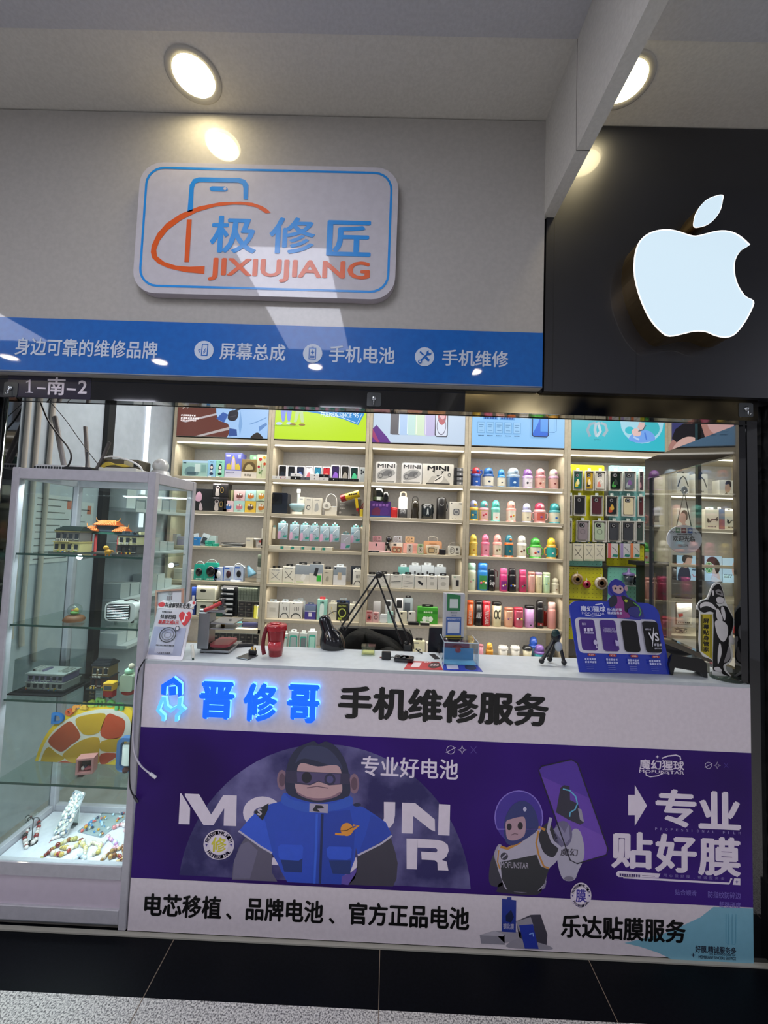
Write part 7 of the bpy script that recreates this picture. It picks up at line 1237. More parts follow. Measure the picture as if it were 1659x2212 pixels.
for i in range(4): carton('small_black_carton', 'black and silver carton, %s in the stack of four' % ['lowest', 'second lowest', 'second highest', 'topmost'][i], 'carton', 'black and silver stacked cartons', Z8, 722, 796, 520, 'A', 3, '7a7c80', [('r', 0, .0, 1, .25, '1c1c1e'), ('e', .68, .6, .1, .2, 'c8c8cc'), ('r', 0, 0, .3, 1, '2a2a2c')], d=.07, up=i*.0378, h=.037)
def lathe_thing(name, look, cat, grp, z, a, b, t, row, bay, parts, dy=.04, up=0):
    x, y, zz, w, h = spot(z, a, b, t, row, dy, up)
    if up: h = PY(z[0]+(a+b)/2/z[2], z[1]+t/z[2], y).z-zz
    r = w/2; e = empty(name, (x, y+r, zz), look+where(row, bay), cat, grp)
    for nm, m, prof in parts: G().lathe([(p*r, q*h) for p, q in prof], (0, 0, 0), mat(*m) if isinstance(m, tuple) else mat(m, 'satin'), 20).build(nm, e)
    return e, r, h
carton('neon_box', 'translucent violet box with glowing pattern', 'box', None, Z8, 35, 204, 802, 'B', 3, '4a2a6e', [('sp', [(.1, .15), (.15, .5), (.4, .6), (.55, .3), (.4, .1)], '6a2c4c'), ('sp', [(.5, .15), (.55, .55), (.8, .6), (.92, .3), (.7, .12)], '503078'), ('b', .1, .68, .9, .85, '8a5ca8'), ('r', 0, .0, 1, .1, '2c4c8c')], d=.08, kind='gloss')
hb = spot(Z8, 35, 204, 802, 'B')[4]+.001
lathe_thing('black_jar', 'large black jar with green band on violet box', 'jar', 'black jars on the violet box', Z8, 58, 152, 694, 'B', 3, [('body', ('101210', 'gloss'), [(.8, 0), (1, .03), (1, .35), (.97, .4), (1, .45), (1, .9), (.9, 1), (0, 1)]), ('green_band', ('2c3824', 'satin'), [(1.01, .05), (1.01, .32)])], up=hb)
lathe_thing('black_jar', 'small black bottle beside the larger jar', 'jar', 'black jars on the violet box', Z8, 136, 192, 728, 'B', 3, [('body', ('0e0e10', 'gloss'), [(.85, 0), (1, .05), (1, .8), (.8, .9), (.8, 1), (0, 1)])], up=hb, dy=.03)
lathe_thing('red_cup', 'small bright red cylinder cup', 'cup', None, Z8, 201, 259, 853, 'B', 3, [('body', ('c8282a', 'satin'), [(.95, 0), (1, .04), (1, .9), (.95, 1), (0, 1)]), ('lid_groove', ('9a1c20', 'satin'), [(1.02, .8), (1.02, .83)])])
e, r, h = lathe_thing('white_flask', 'white flask with charcoal base and loop handle', 'bottle', None, Z8, 266, 342, 762, 'B', 3, [('body', ('d4d2cc', 'satin'), [(1, .42), (1, .92), (.85, .98), (.6, 1), (0, 1)]), ('grey_base', ('3a3a3c', 'satin'), [(.95, 0), (1, .02), (1, .42)])]); G().tube([(-r*.6, 0, h), (-r*.5, 0, h+.03), (0, 0, h+.038), (r*.55, 0, h+.03), (r*.6, 0, h)], .006, 'b8a888', 8, 3).build('loop_handle', e)
e, r, h = lathe_thing('smoke_flask', 'smoky brown translucent flask with ring handle', 'bottle', None, Z8, 371, 436, 790, 'B', 3, [('body', ('2a2418', 'gloss'), [(.95, 0), (1, .05), (.9, .3), (1, .5), (.92, .8), (.7, .95), (0, 1)])]); G().tube([(-r*.7, 0, h*.93), (-r*.6, 0, h+.02), (0, 0, h+.028), (r*.6, 0, h+.02), (r*.7, 0, h*.93)], .003, '15120e', 8, 3).build('ring_handle', e)
e, r, h = lathe_thing('dark_mug', 'dark grey lidded mug with white emblem', 'mug', None, Z8, 456, 556, 818, 'B', 3, [('body', ('1c2226', 'gloss'), [(.9, 0), (1, .05), (1, .82), (.9, .86)]), ('lid', ('101416', 'gloss'), [(1.02, .8), (1.04, .86), (.9, .97), (0, 1)])]); G().art([('sp', [(.3, .1), (.35, .8), (.5, .95), (.62, .8), (.7, .1), (.5, .3)], 'c0c4c4')], (-r*.4, -r*1.02, h*.2), (r*.8, 0, 0), (0, 0, h*.5)).build('white_emblem', e); G().tube([(r*.9, 0, h*.85), (r*1.05, -.01, h*.6), (r*.95, -.01, h*.35)], .003, '0e1012', 8, 3).build('strap', e)
x, y, zz, w, h = spot(Z8, 579, 660, 768, 'B'); e = empty('black_speaker', (x, y+.035, zz), 'tall black cylinder speaker with side strap, second shelf of third bay', 'speaker'); G().lathe([(w*.45, 0), (w*.5, h*.04), (w*.5, h*.92), (w*.4, h), (0, h)], (0, 0, 0), mat('1e1c1c', 'satin'), 24).build('body', e); G().tube([(w*.45, -.01, h*.85), (w*.62, -.01, h*.6), (w*.5, -.01, h*.4)], .0035, '141c28', 8, 3).build('strap', e); G().art([('b', 0, 0, 1, 1, '8a8a8a')], (-.012, -w*.5-.0006, h*.6), (.024, 0, 0), (0, 0, .008)).art([('o', .5, .5, .5, .3, .2, 'a8a8a8')], (-.015, -w*.5-.0006, h*.6), (.03, 0, 0), (0, 0, .02)).build('emblem', e)
carton('watch_box', 'white box with a rounded square grey device', 'box', None, Z8, 683, 793, 808, 'B', 3, 'd2cec2', [('p', rr(.28, .74, .26, .62, .1), '5a5c62'), ('p', rr(.34, .68, .31, .57, .08), 'b8b8b4'), ('p', rr(.4, .62, .36, .52, .05), '6a6c72'), ('e', .14, .92, .04, .03, '2a2a2a'), ('r', .68, .88, .9, .94, '8a8a88'), ('e', .22, .08, .03, .02, '8a8a88'), ('e', .42, .08, .03, .02, '8a8a88')], d=.05)
# row C bay 3: radios
def radio(z, a, b, t, row, col, look, up=0, kindr=0, dy=.04, grp='retro radios and mini speakers', trim='5c4a40'):
    x, y, zz, w, h = spot(z, a, b, t, row, dy, up)
    if up: h = PY(z[0]+(a+b)/2/z[2], z[1]+t/z[2], y).z-zz
    e = empty('retro_radio', (x, y, zz), look+', third shelf of third bay', 'radio', grp); G().rrect(-w/2, w/2, .002, h, min(w, h)*.16, 0, .035, mat(col, 'satin')).build('body', e)
    if kindr == 0: g = G(); g.art([('e', .3, .5, .17, .3, 'd8b890'), ('e', .7, .5, .17, .3, 'd8b890'), ('o', .3, .5, .17, .3, .2, trim), ('o', .7, .5, .17, .3, .2, trim)], (-w/2, -.001, 0), (w, 0, 0), (0, 0, h)); g.build('speaker_grilles', e)
    elif kindr == 1: g = G(); g.art([('p', rr(.12, .88, .1, .7, .1), 'd4c4b4'), ('o', .5, .4, .26, .24, .15, trim), ('e', .5, .4, .12, .11, trim), ('r', .3, .78, .7, .86, trim)], (-w/2, -.001, 0), (w, 0, 0), (0, 0, h)); g.build('front_grille', e)
    elif kindr == 2: g = G(); g.art([('o', .32, .5, .2, .36, .15, trim), ('o', .32, .5, .1, .18, .25, trim), ('e', .72, .68, .07, .14, trim), ('r', .6, .2, .88, .26, trim), ('r', .6, .34, .88, .4, 'a89888')], (-w/2, -.001, 0), (w, 0, 0), (0, 0, h)); g.build('dial_front', e)
    else: g = G(); g.art([('p', rr(.12, .7, .18, .85, .08), '6a5a44'), ('p', rr(.18, .64, .26, .77, .06), 'c8a878'), ('e', .83, .65, .06, .12, trim), ('e', .83, .3, .06, .12, trim)], (-w/2, -.001, 0), (w, 0, 0), (0, 0, h)); g.build('screen_front', e)
    return e, w, h
carton('speaker_carton', 'long pink speaker box', 'box', 'speaker boxes on the third shelf', Z9, 22, 158, 230, 'C', 3, 'd4a4a8', [('r', .42, .6, .52, .85, '2a2a2a'), ('r', 0, 0, 1, .2, 'e0c8c8')], dy=.1); carton('speaker_carton', 'long cream speaker box', 'box', 'speaker boxes on the third shelf', Z9, 176, 300, 236, 'C', 3, 'd2c8b8', [('r', .4, .7, .6, .9, '3a3a3a')], dy=.1)
carton('speaker_carton', 'pink speaker box behind the small white speakers', 'box', 'speaker boxes on the third shelf', Z9, 303, 424, 240, 'C', 3, 'd0988c', [('r', .6, .2, .95, .8, 'c0887c')], dy=.1)
hc_ = spot(Z9, 22, 158, 230, 'C', .1)[4]+.001
radio(Z9, 57, 130, 180, 'C', 'b08088', 'pink clear mini speaker on the pink box', up=hc_, dy=.105, kindr=2); radio(Z9, 323, 396, 185, 'C', 'c8a078', 'amber clear mini speaker on the pink box', up=spot(Z9, 303, 424, 240, 'C', .1)[4]+.001, dy=.105, kindr=2); radio(Z9, 226, 296, 180, 'C', 'a8a8ac', 'clear silver mini speaker on the cream box', up=spot(Z9, 176, 300, 236, 'C', .1)[4]+.001, dy=.105, kindr=2)
radio(Z9, 211, 294, 266, 'C', 'c87c5c', 'orange twin-grille retro radio', kindr=0, dy=.02); radio(Z9, 335, 382, 246, 'C', 'd8c8b8', 'small cream upright speaker with round cone', kindr=1, dy=.02, trim='6a5c50'); radio(Z9, 422, 470, 246, 'C', 'a8c090', 'small pale green upright speaker with round cone', kindr=1, dy=.02, trim='5c7048')
e, w, h = radio(Z9, 472, 620, 222, 'C', 'c8946c', 'large tan radio with a carrying handle', kindr=1, dy=.08, trim='a87850'); G().tube([(-w*.25, .015, h), (-w*.2, .015, h+.03), (w*.2, .015, h+.03), (w*.25, .015, h)], .0035, 'a8a49a', 8, 3).build('carry_handle', e)
radio(Z9, 500, 587, 266, 'C', 'd8c8a4', 'cream retro television-shaped speaker', kindr=3, dy=.02); e, w, h = radio(Z9, 673, 770, 262, 'C', 'd8d4c4', 'cream radio with round dial and wire handle', kindr=2, dy=.03, trim='4a4238'); G().tube([(-w*.48, .015, h*.8), (-w*.3, .015, h+.022), (w*.3, .015, h+.026), (w*.48, .015, h*.8)], .002, '7a7468', 8, 3).build('wire_handle', e)
x, y, zz, w, h = spot(Z9, 600, 652, 288, 'C', .03); G().box(-w/2, w/2, 0, .04, 0, h, mat('121212', 'satin'), .003).build('black_cube_speaker', None, (x, y, zz), 0, 'small black cube left of the cream dial radio', 'speaker')
x, y, zz, w, h = spot(Z9, 152, 222, 172, 'C', .07); e = empty('black_webcam', (x, y+.02, zz), 'black camera on a stubby tripod, third shelf of third bay', 'camera'); G().ball((.0, 0, h*.75), .026, mat('121214', 'gloss')).ball((-.012, -.02, h*.5), .018, mat('161618', 'gloss')).build('camera_body', e); G().cyl((.0, -.027, h*.78), .012, .006, mat('2c2c34', 'gloss'), 'y').build('lens', e)
for dx in (-.025, .02, 0): G().tube([(0, 0, h*.45), (dx, -.01 if dx else .02, .004)], .005, '141416').build('leg', e)
x, y, zz, w, h = spot(Z9, 22, 110, 275, 'C', .0); e = empty('flat_game_pad', (x, y+.01, zz), 'flat black device lying before the pink speaker box', 'gadget'); G().box(-w/2, w/2, 0, .04, 0, .014, mat('141416', 'satin'), .004).build('body', e); G().box(-w*.2, w*.2, -.0004, 0, .004, .01, '3a3a40').build('screen', e)
x, y, zz, w, h = spot(Z9, 110, 205, 285, 'C', .0); e = empty('flat_game_pad', (x, y+.01, zz), 'flat pink and white device beside the black one', 'gadget'); G().box(-w/2, w/2, 0, .04, 0, .013, mat('c89c98', 'satin'), .004).build('body', e); G().box(-w*.3, w*.3, -.0004, 0, .004, .009, 'd8d8d4').build('screen', e)
# D row bay 3
g3 = 'small white charger boxes in the front row'
for i, (a, b, t, l, sp) in enumerate(((2, 96, 496, 'leftmost, half behind the lamp arm', CABLE('b8b8b4')), (100, 194, 492, 'with faint pale cable', CABLE('c0bcb0')), (199, 294, 497, 'with black plugs on a double line', [('l', [(.1, .45), (.9, .5)], .05, '3a3a3c'), ('l', [(.1, .36), (.9, .4)], .03, '8a8a88')]), (298, 392, 497, 'with white cable and stripe', [('l', [(.1, .55), (.9, .45)], .05, 'b0aca4'), ('l', [(.1, .4), (.9, .36)], .03, '8a8a88'), ('r', .1, .12, .5, .16, '9a9890')]), (399, 493, 503, 'showing a black torch-shaped charger', [('p', [(.25, .55), (.4, .62), (.75, .4), (.65, .25), (.35, .42)], '26282a')]), (496, 582, 506, 'showing a white cube charger', [('p', rr(.35, .7, .3, .55, .05), 'b8b4a8')]), (586, 678, 507, 'showing a white oval charger', [('e', .5, .42, .24, .16, 'bab6aa')]))):
    carton('charger_box', 'white box '+l, 'box', g3, Z9, a, b, t, 'D', 3, 'd8d4c8', sp+[('b', .3, .82, .7, .89, '8a8a88')], d=.05, dy=.02, tab='161616')
carton('charger_box', 'white box alone at the right with black speaker picture', 'box', g3, Z9, 706, 786, 502, 'D', 3, 'd4d2c6', [('r', .35, .25, .65, .68, '2a2c2e'), ('r', .15, .84, .3, .92, '3c9a5c')], d=.05, dy=.04)
for i, (a, b, t, c, l) in enumerate(((262, 350, 432, '5c9490', 'teal pack in the back row'), (352, 449, 418, 'a0a8ae', 'grey pack with black square, left of two'), (452, 554, 418, 'a4acb2', 'grey pack with black square, right of two'), (557, 652, 432, '9aa2a8', 'grey pack with white cable, back row'))): carton('grey_pack', l, 'pack', 'grey packs in the back row', Z9, a, b, t, 'D', 3, c, [('r', .42, .6, .56, .72, '1c1e22')] if i in (1, 2) else [('o', .5, .45, .3, .2, .2, 'c8ccd0')], d=.03, dy=.12, tab='b8bec0')
# E row bay 3
def block(name, look, cat, grp, a, b, t, col, row='E', dy=.03, d=.02, det=None, rad=.12, z=Z9, bay=3, kind='satin', screen=None):
    x, y, zz, w, h = spot(z, a, b, t, row, dy); e = empty(name, (x, y, zz), look+where(row, bay), cat, grp); G().rrect(-w/2, w/2, 0, h, w*rad, 0, d, mat(col, kind)).build('body', e)
    if det: G().art(det, (-w/2, -.0006, 0), (w, 0, 0), (0, 0, h), d=.0003).build('front_detail', e)
gc = 'earphone and charger cases on the fifth shelf'
block('pink_case', 'pink case with red pattern, left of two', 'case', gc, 2, 56, 790, 'd4a09c', det=[('r', .15, .8, .85, .9, 'a8383c'), ('sp', [(.2, .2), (.3, .6), (.5, .7), (.8, .5), (.7, .2)], 'b85c5c'), ('e', .5, .4, .15, .1, '2a2224')]); block('pink_case', 'pink case with dark ring, right of two', 'case', gc, 58, 106, 802, 'd8aca8', det=[('o', .5, .5, .3, .2, .3, '5c3c3c'), ('r', .2, .8, .8, .88, 'b04c4c')])
block('power_bank', 'pale grey slab power bank', 'power bank', gc, 62, 120, 712, 'b0b0b0', dy=.09); block('earbud_case', 'small white earbud case with cable loop', 'case', gc, 116, 174, 818, 'd8dcda', rad=.25, det=[('r', .05, .6, .95, .615, 'a8acaa')]); block('earbud_case', 'small mint earbud case behind the lamp arm', 'case', gc, 176, 225, 795, 'a8d0c4', rad=.2)
block('power_bank', 'cream power bank with black camera square, left of two', 'power bank', gc, 275, 336, 797, 'd6cfb4', det=[('p', rr(.15, .4, .78, .92, .04), '2a2824')]); block('power_bank', 'white power bank with black camera square, right of two', 'power bank', gc, 346, 406, 799, 'd8d4c8', det=[('p', rr(.15, .38, .8, .92, .04), '2a2824')])
block('smart_watch_box', 'silver box with black rounded watch face', 'box', gc, 243, 302, 687, 'c8c8c8', dy=.1, det=[('p', rr(.12, .88, .58, .92, .08), '101012')]); block('smart_watch_box', 'grey box with small black watch face', 'box', gc, 160, 210, 700, 'b4b8ba', dy=.12, det=[('p', rr(.2, .8, .7, .92, .08), '18181a')]); carton('clear_pack', 'tall clear pack with dark sheet', 'pack', gc, Z9, 303, 382, 685, 'E', 3, '8a9498', [('r', .15, .1, .75, .8, '4a5058')], dy=.13, d=.01, tab='141414')
carton('earphone_carton', 'bright green earphone box with white earphones', 'box', None, Z9, 422, 586, 762, 'E', 3, '3f9a2c', [('r', 0, .62, 1, .8, '2c8020'), ('b', .3, .66, .75, .76, 'c8e0b8'), ('e', .35, .3, .12, .16, 'dfe8d8'), ('e', .65, .3, .12, .16, 'dfe8d8'), ('e', .5, .32, .09, .13, 'c8d4c0')], tab='141414', d=.06)
x, y, zz, w, h = spot(Z9, 345, 432, 890, 'E', .0); G().box(-w/2, w/2, 0, .05, 0, .022, mat('121212', 'gloss'), .002).build('black_flat_box', None, (x, y, zz), 0, 'flat black box in front of the white power bank', 'box'); x, y, zz, w, h = spot(Z9, 445, 520, 885, 'E', .0); G().box(-w/2, w/2, 0, .04, 0, .018, mat('2a2824', 'gloss'), .002).box(-w/2, w/2, 0, .04, .018, .022, 'a8a89c').build('dark_flat_box', None, (x, y, zz), 0, 'flat dark box in front of the green earphone box', 'box')
for i, (a, b, t, c, l) in enumerate(((70, 150, 1010, 'a8a09c', 'clear pack with orange red hook, left'), (180, 240, 1010, '7a7478', 'dark clear pack with orange red hook'), (250, 330, 1080, 'd8d4c8', 'small white carton beside the lamp foot'), (384, 480, 1035, 'd4d0ac', 'cream and lime pack with black hook'), (490, 584, 1050, 'd4ccbc', 'cream pack with small white cable'), (30, 75, 1060, 'b8b0a8', 'beige carton behind the jacket'))):
    carton('low_shelf_pack', l, 'pack', 'packs on the lowest shelf behind the counter', Z9, a, b, t, 'F', 3, c, [('o', .5, .45, .28, .2, .25, 'e8e4d8'), ('r', .1, .85, .5, .92, '8a8a80')] if i > 2 else [('r', .2, .3, .7, .6, 'c0b8b0')], d=.04, tab=['c8502c', 'c8502c', None, '161616', 'c8c8c0', None][i])
# --- bay 4: bottles
def bottle(z, a, b, t, row, look, body, lid, style='kid', acc=None, panel=None, bay=4, dy=.05, extra=None):
    x, y, zz, w, h = spot(z, a, b, t, row, dy); r = w/2*(.86 if style == 'ears' else 1); e = empty('drinking_bottle' if style != 'cup' else 'travel_cup', (x, y+r, zz), look+where(row, bay), 'bottle' if style != 'cup' else 'cup', 'drinking bottles on the %s of the bottle bay' % RN[row])
    acc = acc or lid; B_, L_, A_ = mat(body, 'satin'), mat(lid, 'satin'), mat(acc, 'satin')
    if style in ('kid', 'ears', 'handles'):
        G().lathe([(0, 0), (r*.9, 0), (r*.95, h*.03), (r*.95, h*.5), (r*.9, h*.58), (r*.72, h*.62)], (0, 0, 0), B_).build('body', e)
        G().lathe([(r*.98, 0), (r*.98, h*.07)], (0, 0, 0), A_).build('base_ring', e); G().lathe([(r*.99, h*.54), (r, h*.56), (r*.95, h*.64), (r*.7, h*.66)], (0, 0, 0), A_).build('collar', e)
        G().lathe([(r*.72, h*.64), (r*.8, h*.68), (r*.8, h*.8), (r*.66, h*.93), (r*.3, h), (0, h)], (0, 0, 0), L_).build('lid', e)
        G().ball((r*.2, -r*.72, h*.79), r*.32, A_, sy=.5).build('lid_button', e)
        if style == 'handles':
            for s in (-1, 1): G().tube([(s*r*.9, 0, h*.5), (s*r*1.35, 0, h*.46), (s*r*1.3, 0, h*.22), (s*r*.92, 0, h*.15)], r*.12, A_, 8, 4).build('side_handle', e)
        if style == 'ears':
            for s in (-1, 1): G().tube([(s*r*.7, 0, h*.82), (s*r*1.15, 0, h*.86), (s*r*1.15, 0, h*.68), (s*r*.75, 0, h*.66)], r*.13, A_, 8, 4).build('side_ring', e)
    elif style == 'slim':
        G().lathe([(0, 0), (r*.96, 0), (r, h*.02), (r, h*.66), (r*.86, h*.74)], (0, 0, 0), B_).build('body', e); G().lathe([(r*.87, h*.74), (r*.9, h*.76), (r*.9, h*.95), (r*.75, h), (0, h)], (0, 0, 0), L_).build('lid', e)
    elif style == 'tube':
        G().lathe([(0, 0), (r*.97, 0), (r, h*.01), (r, h*.86)], (0, 0, 0), B_).build('body', e); G().lathe([(r, h*.86), (r*1.03, h*.87), (r*1.03, h*.96), (r*.9, h), (0, h)], (0, 0, 0), L_).build('lid', e)
    else:
        G().lathe([(0, 0), (r*.72, 0), (r*.94, h*.8)], (0, 0, 0), B_).build('body', e); G().lathe([(r, h*.8), (r*1.02, h*.84), (r*1.0, h*.9), (r*.85, h*.93), (r*.8, h), (0, h)], (0, 0, 0), L_).build('lid', e)
    if panel:
        g = G(); z0, z1_, c = panel[:3]; R1 = r*(.955 if style in ('kid', 'ears', 'handles') else 1.004)+.0004
        g.lathe([(R1, z0*h), (R1, z1_*h)], (0, 0, 0), mat(c, 'satin'), 10, a0=-PI/2-.8, a1=-PI/2+.8); g.build('printed_patch', e)
        if len(panel) > 3:
            g = G(); mz = (z0+z1_)/2*h
            for k, cc in enumerate(panel[3:]): g.ball(((k-(len(panel)-4)/2)*r*.42, -R1*.93, mz+(k % 2)*h*.05-h*.02), r*.26, mat(cc, 'satin'), sy=.35, seg=10, n=6)
            g.build('printed_motif', e)
    if extra: extra(e, r, h)
    return e
P_ = 'A'
bottle(Z8, 857, 955, 520, 'A', 'blue bottle with red ringed lid', '1c3f8c', 'b02030', 'ears', '244a9c', (.1, .45, '2a58b0', 'c8ccd8'))
bottle(Z8, 962, 1057, 522, 'A', 'cream and blue wide bottle with blue lid', 'd4d0c0', '2a6cb0', 'kid', '24508c', (.1, .5, 'dad6c8', '2a3a5c'))
bottle(Z8, 1080, 1145, 538, 'A', 'slim cream bottle with bright blue lid', 'd6d2c0', '2a80c0', 'kid', '2a80c0', (.12, .45, 'dcd8c8', '3a3c40'))
bottle(Z8, 1162, 1270, 522, 'A', 'pale blue round-bodied bottle with clear lid', '7c98b4', 'a8b8c0', 'kid', '8aa0b4', (.06, .5, '2c5c9c', 'b8d0e0'))
bottle(Z8, 1290, 1374, 535, 'A', 'lilac lidded bottle with black character patch', 'cfc0d0', '8a5ca0', 'kid', 'b898c8', (.1, .5, 'd8d0d8', '2a2430', 'd8c8d0'))
bottle(Z8, 1393, 1481, 531, 'A', 'dusty pink bottle with bow patches', 'c8988c', 'c89090', 'kid', 'b87880', (.08, .5, 'd0a498', '8a3c34', 'c8b0a0'))
bottle(Z8, 1504, 1588, 536, 'A', 'pale pink bottle with white lid and brown bear patch', 'c8a498', 'c8c4b8', 'kid', 'b088a0', (.08, .5, 'c8a098', '6a2c2c'))
bottle(Z8, 845, 926, 792, 'B', 'bottle in yellow carrier with lilac lid', 'c8b03c', '8a90b8', 'kid', 'd8a838', (.08, .5, '3a7c90', 'd8b83c', '2a5c80'))
bottle(Z8, 932, 1012, 796, 'B', 'pink and yellow bottle with teal lid', 'd4b878', '4c9a98', 'kid', 'c88c98', (.12, .5, 'd8a8a8', 'b8424c', 'b8424c'))
bottle(Z8, 1030, 1105, 792, 'B', 'aqua bottle with white unicorn patch', '6cb8a8', '4cb0a4', 'kid', '6cc0b0', (.0, .42, 'dcdcd4', 'd88c70'))
bottle(Z8, 1155, 1236, 797, 'B', 'coral pink bottle with white duck patch', 'd0b0a0', 'd89c8c', 'kid', 'd0988c', (.0, .55, 'dcd4c4', 'c03c34', 'd8a030'))
bottle(Z8, 1285, 1360, 818, 'B', 'cream bottle with lavender lid and line drawing', 'd4ccb0', 'a8aacc', 'kid', 'b8b8cc', (.1, .45, 'd8d0b8', '8a8478'))
bottle(Z8, 1385, 1482, 812, 'B', 'pink two-handled bottle with rose lid and purple face', 'd89a98', 'b83c58', 'handles', 'd8a4a0', (.12, .5, 'b8584c', '7a4c90'))
bottle(Z8, 1510, 1602, 816, 'B', 'teal lidded bottle with round blue creature', 'd4d0b8', '2a8c90', 'kid', '4c9aa0', (.06, .52, 'c8ccb8', '2a62b0'))
x, y, zz, w, h = spot(Z8, 1420, 1455, 782, 'B', .09, up=.0); 
for a, b, t, l, bd, ld, ac, pn, st in ((848, 918, 168, 'yellow bottle with lion face', 'd8b848', 'd8c050', 'c8a840', (.1, .5, 'd8bc58', 'b87820'), 'kid'), (946, 1018, 168, 'rose pink bottle with pig face', 'd87c94', 'd06888', 'c86484', (.1, .5, 'dc8ca0', '9a4054'), 'kid'), (1044, 1120, 168, 'peach bottle with brown dots', 'd8c4ac', 'd8948c', 'd89c90', (.1, .5, 'd8ccb4', '6a4a34', '7a8a54'), 'kid'), (1140, 1212, 172, 'teal bottle with orange collar', '1f5c68', '2a7080', 'd06c2c', (.1, .5, '22646f', 'c8a040'), 'kid'), (1242, 1322, 176, 'white bottle with brown bears', 'd8d0b8', 'd8d4c8', 'd8d4cc', (.1, .5, 'dcd4c0', '6a4430', '4a3028'), 'kid'), (1350, 1445, 196, 'green ruffled bottle with rainbow patch', 'd0d4bc', '3c9c3c', '4cb03c', (.08, .48, 'd8d4c4', 'c84c34', '3c6cb0'), 'handles'), (1486, 1566, 196, 'turquoise two-handled bottle with yellow lid', '2aa098', 'd8c034', 'd89c38', (.1, .45, '2c9c98', 'd8dcd4'), 'handles')):
    bottle(Z9, a, b, t, 'C', l, bd, ld, st, ac, pn)
def txt(s, c, z0, z1_, rot=False):
    def f(e, r, h):
        vs, fs = textgeo(s, .03); pts = []
        for x, y, l in vs:
            if rot: th = -PI/2+(y-.5)*.9; zz = z1_*h-(z1_-z0)*h*x
            else: th = -PI/2+(x-.5)*1.5; zz = z0*h+(z1_-z0)*h*y
            R1 = r*1.012+.0003+l*.00003; pts.append((R1*math.cos(th), R1*math.sin(th), zz))
        G().add(pts, fs, mat(c, 'satin')).build('lettering', e)
    return f
BKs = lambda e, r, h: (txt('Sup', 'd8d8d8', .2, .5)(e, r, h), G().tube([(r*.7, 0, h*.96), (r*1.5, 0, h*.9), (r*1.6, 0, h*.65)], .003, '5c2028', 8, 3).build('wrist_strap', e))
for a, b, t, l, bd, ld, st, pn, ex_ in ((832, 905, 402, 'pale mint and cream flask', 'c8d0b8', '94b8a8', 'slim', (.1, .6, 'd0d4b8', 'd8a8a0', '8cb890'), None), (918, 1004, 402, 'large blue bottle with cartoon duck print', '2a7cc0', '2060a8', 'slim', (.05, .55, '3c8c50', 'c85c80', 'd8a830', 'd8d4cc'), None), (1003, 1062, 452, 'black bottle with white Sup lettering', '0e0e10', '121214', 'slim', None, BKs), (1098, 1162, 446, 'hot pink flask with round patch', 'c83c78', 'd85c8c', 'slim', (.08, .45, '7a2c78', 'd8d0d8', 'd8b838'), None), (1168, 1234, 448, 'black flask with white lettering and blue figure', '101014', '141418', 'slim', (.08, .48, '16161c', '2a4ab0', 'd8a828', 'd8d8dc'), None), (1256, 1320, 458, 'raspberry pink flask with green figure', 'b8305c', 'd04c78', 'slim', (.08, .48, 'a83058', '3c8c6c', '2a2c34'), None), (1330, 1386, 475, 'peach patterned square-shouldered bottle', 'd0988c', 'c08478', 'tube', (.1, .8, 'd4a094', 'c8b09c'), None), (1390, 1444, 478, 'cream patterned tube bottle with lilac cap', 'd0c498', 'b8a0b8', 'tube', (.1, .8, 'd4c8a0', 'a8906c'), None), (1453, 1509, 480, 'mint and lime tube bottle with dark cap label', 'b8d0a8', 'c8dcb0', 'tube', (.1, .8, 'b8d8b0', '6cb0a0', 'd8d878'), None), (1526, 1588, 526, 'short cream bottle with fox print', 'd4ccb4', 'cfc8b0', 'kid', (.08, .45, 'd8d0b8', '8a5c34'), None)):
    bottle(Z9, a, b, t, 'D', l, bd, ld, st, None, pn, extra=ex_)
for a, b, t, l, bd, ld, st, pn, ex_ in ((823, 882, 710, 'orange tall bottle with vertical lettering', 'd05c1c', 'c85020', 'tube', None, txt('PURE PLEASURE', 'e8d8c8', .08, .62, True)), (893, 956, 710, 'black bottle with white block lettering', '0e0e10', '1a1a1c', 'tube', None, txt('AULF', 'd8d8d8', .3, .55)), (957, 1021, 714, 'red tall bottle with vertical lettering', 'b8202c', 'c82c38', 'tube', None, txt('PURE PLEASURE', 'e8d8d4', .08, .62, True)), (1037, 1112, 722, 'cream bottle with black lid and bold number print', 'd8d0a8', '1a1a1a', 'tube', None, txt('OC', '22221e', .3, .7)), (1138, 1208, 768, 'peach cup with chocolate print', 'd8a080', 'c87c64', 'tube', (.1, .8, 'd8a488', '8a5c7c', 'c8b0a0'), None), (1217, 1291, 768, 'pink cup with white and black cartoon dog', 'c84868', 'c83c50', 'tube', (.08, .8, 'b85c6c', 'e0dcd8', '2a2a2e', 'c8b04c'), None), (1308, 1384, 752, 'lilac cup with black lid', 'c090c0', '161618', 'tube', (.05, .25, 'b884b8', '2a2430'), None), (1397, 1460, 712, 'tall black and red sport bottle', '141214', '161416', 'slim', (.1, .2, '8a2024', 'c8c4c0'), None), (1494, 1560, 724, 'tall dusty pink ribbed bottle', 'd09088', 'd8b0a8', 'slim', None, None)):
    bottle(Z9, a, b, t, 'E', l, bd, ld, st, None, pn, extra=ex_)
bottle(Z9, 1455, 1500, 752, 'E', 'red bottle standing behind the black sport bottle', 'a82820', '7a7c7c', 'slim', None, None, dy=.15)
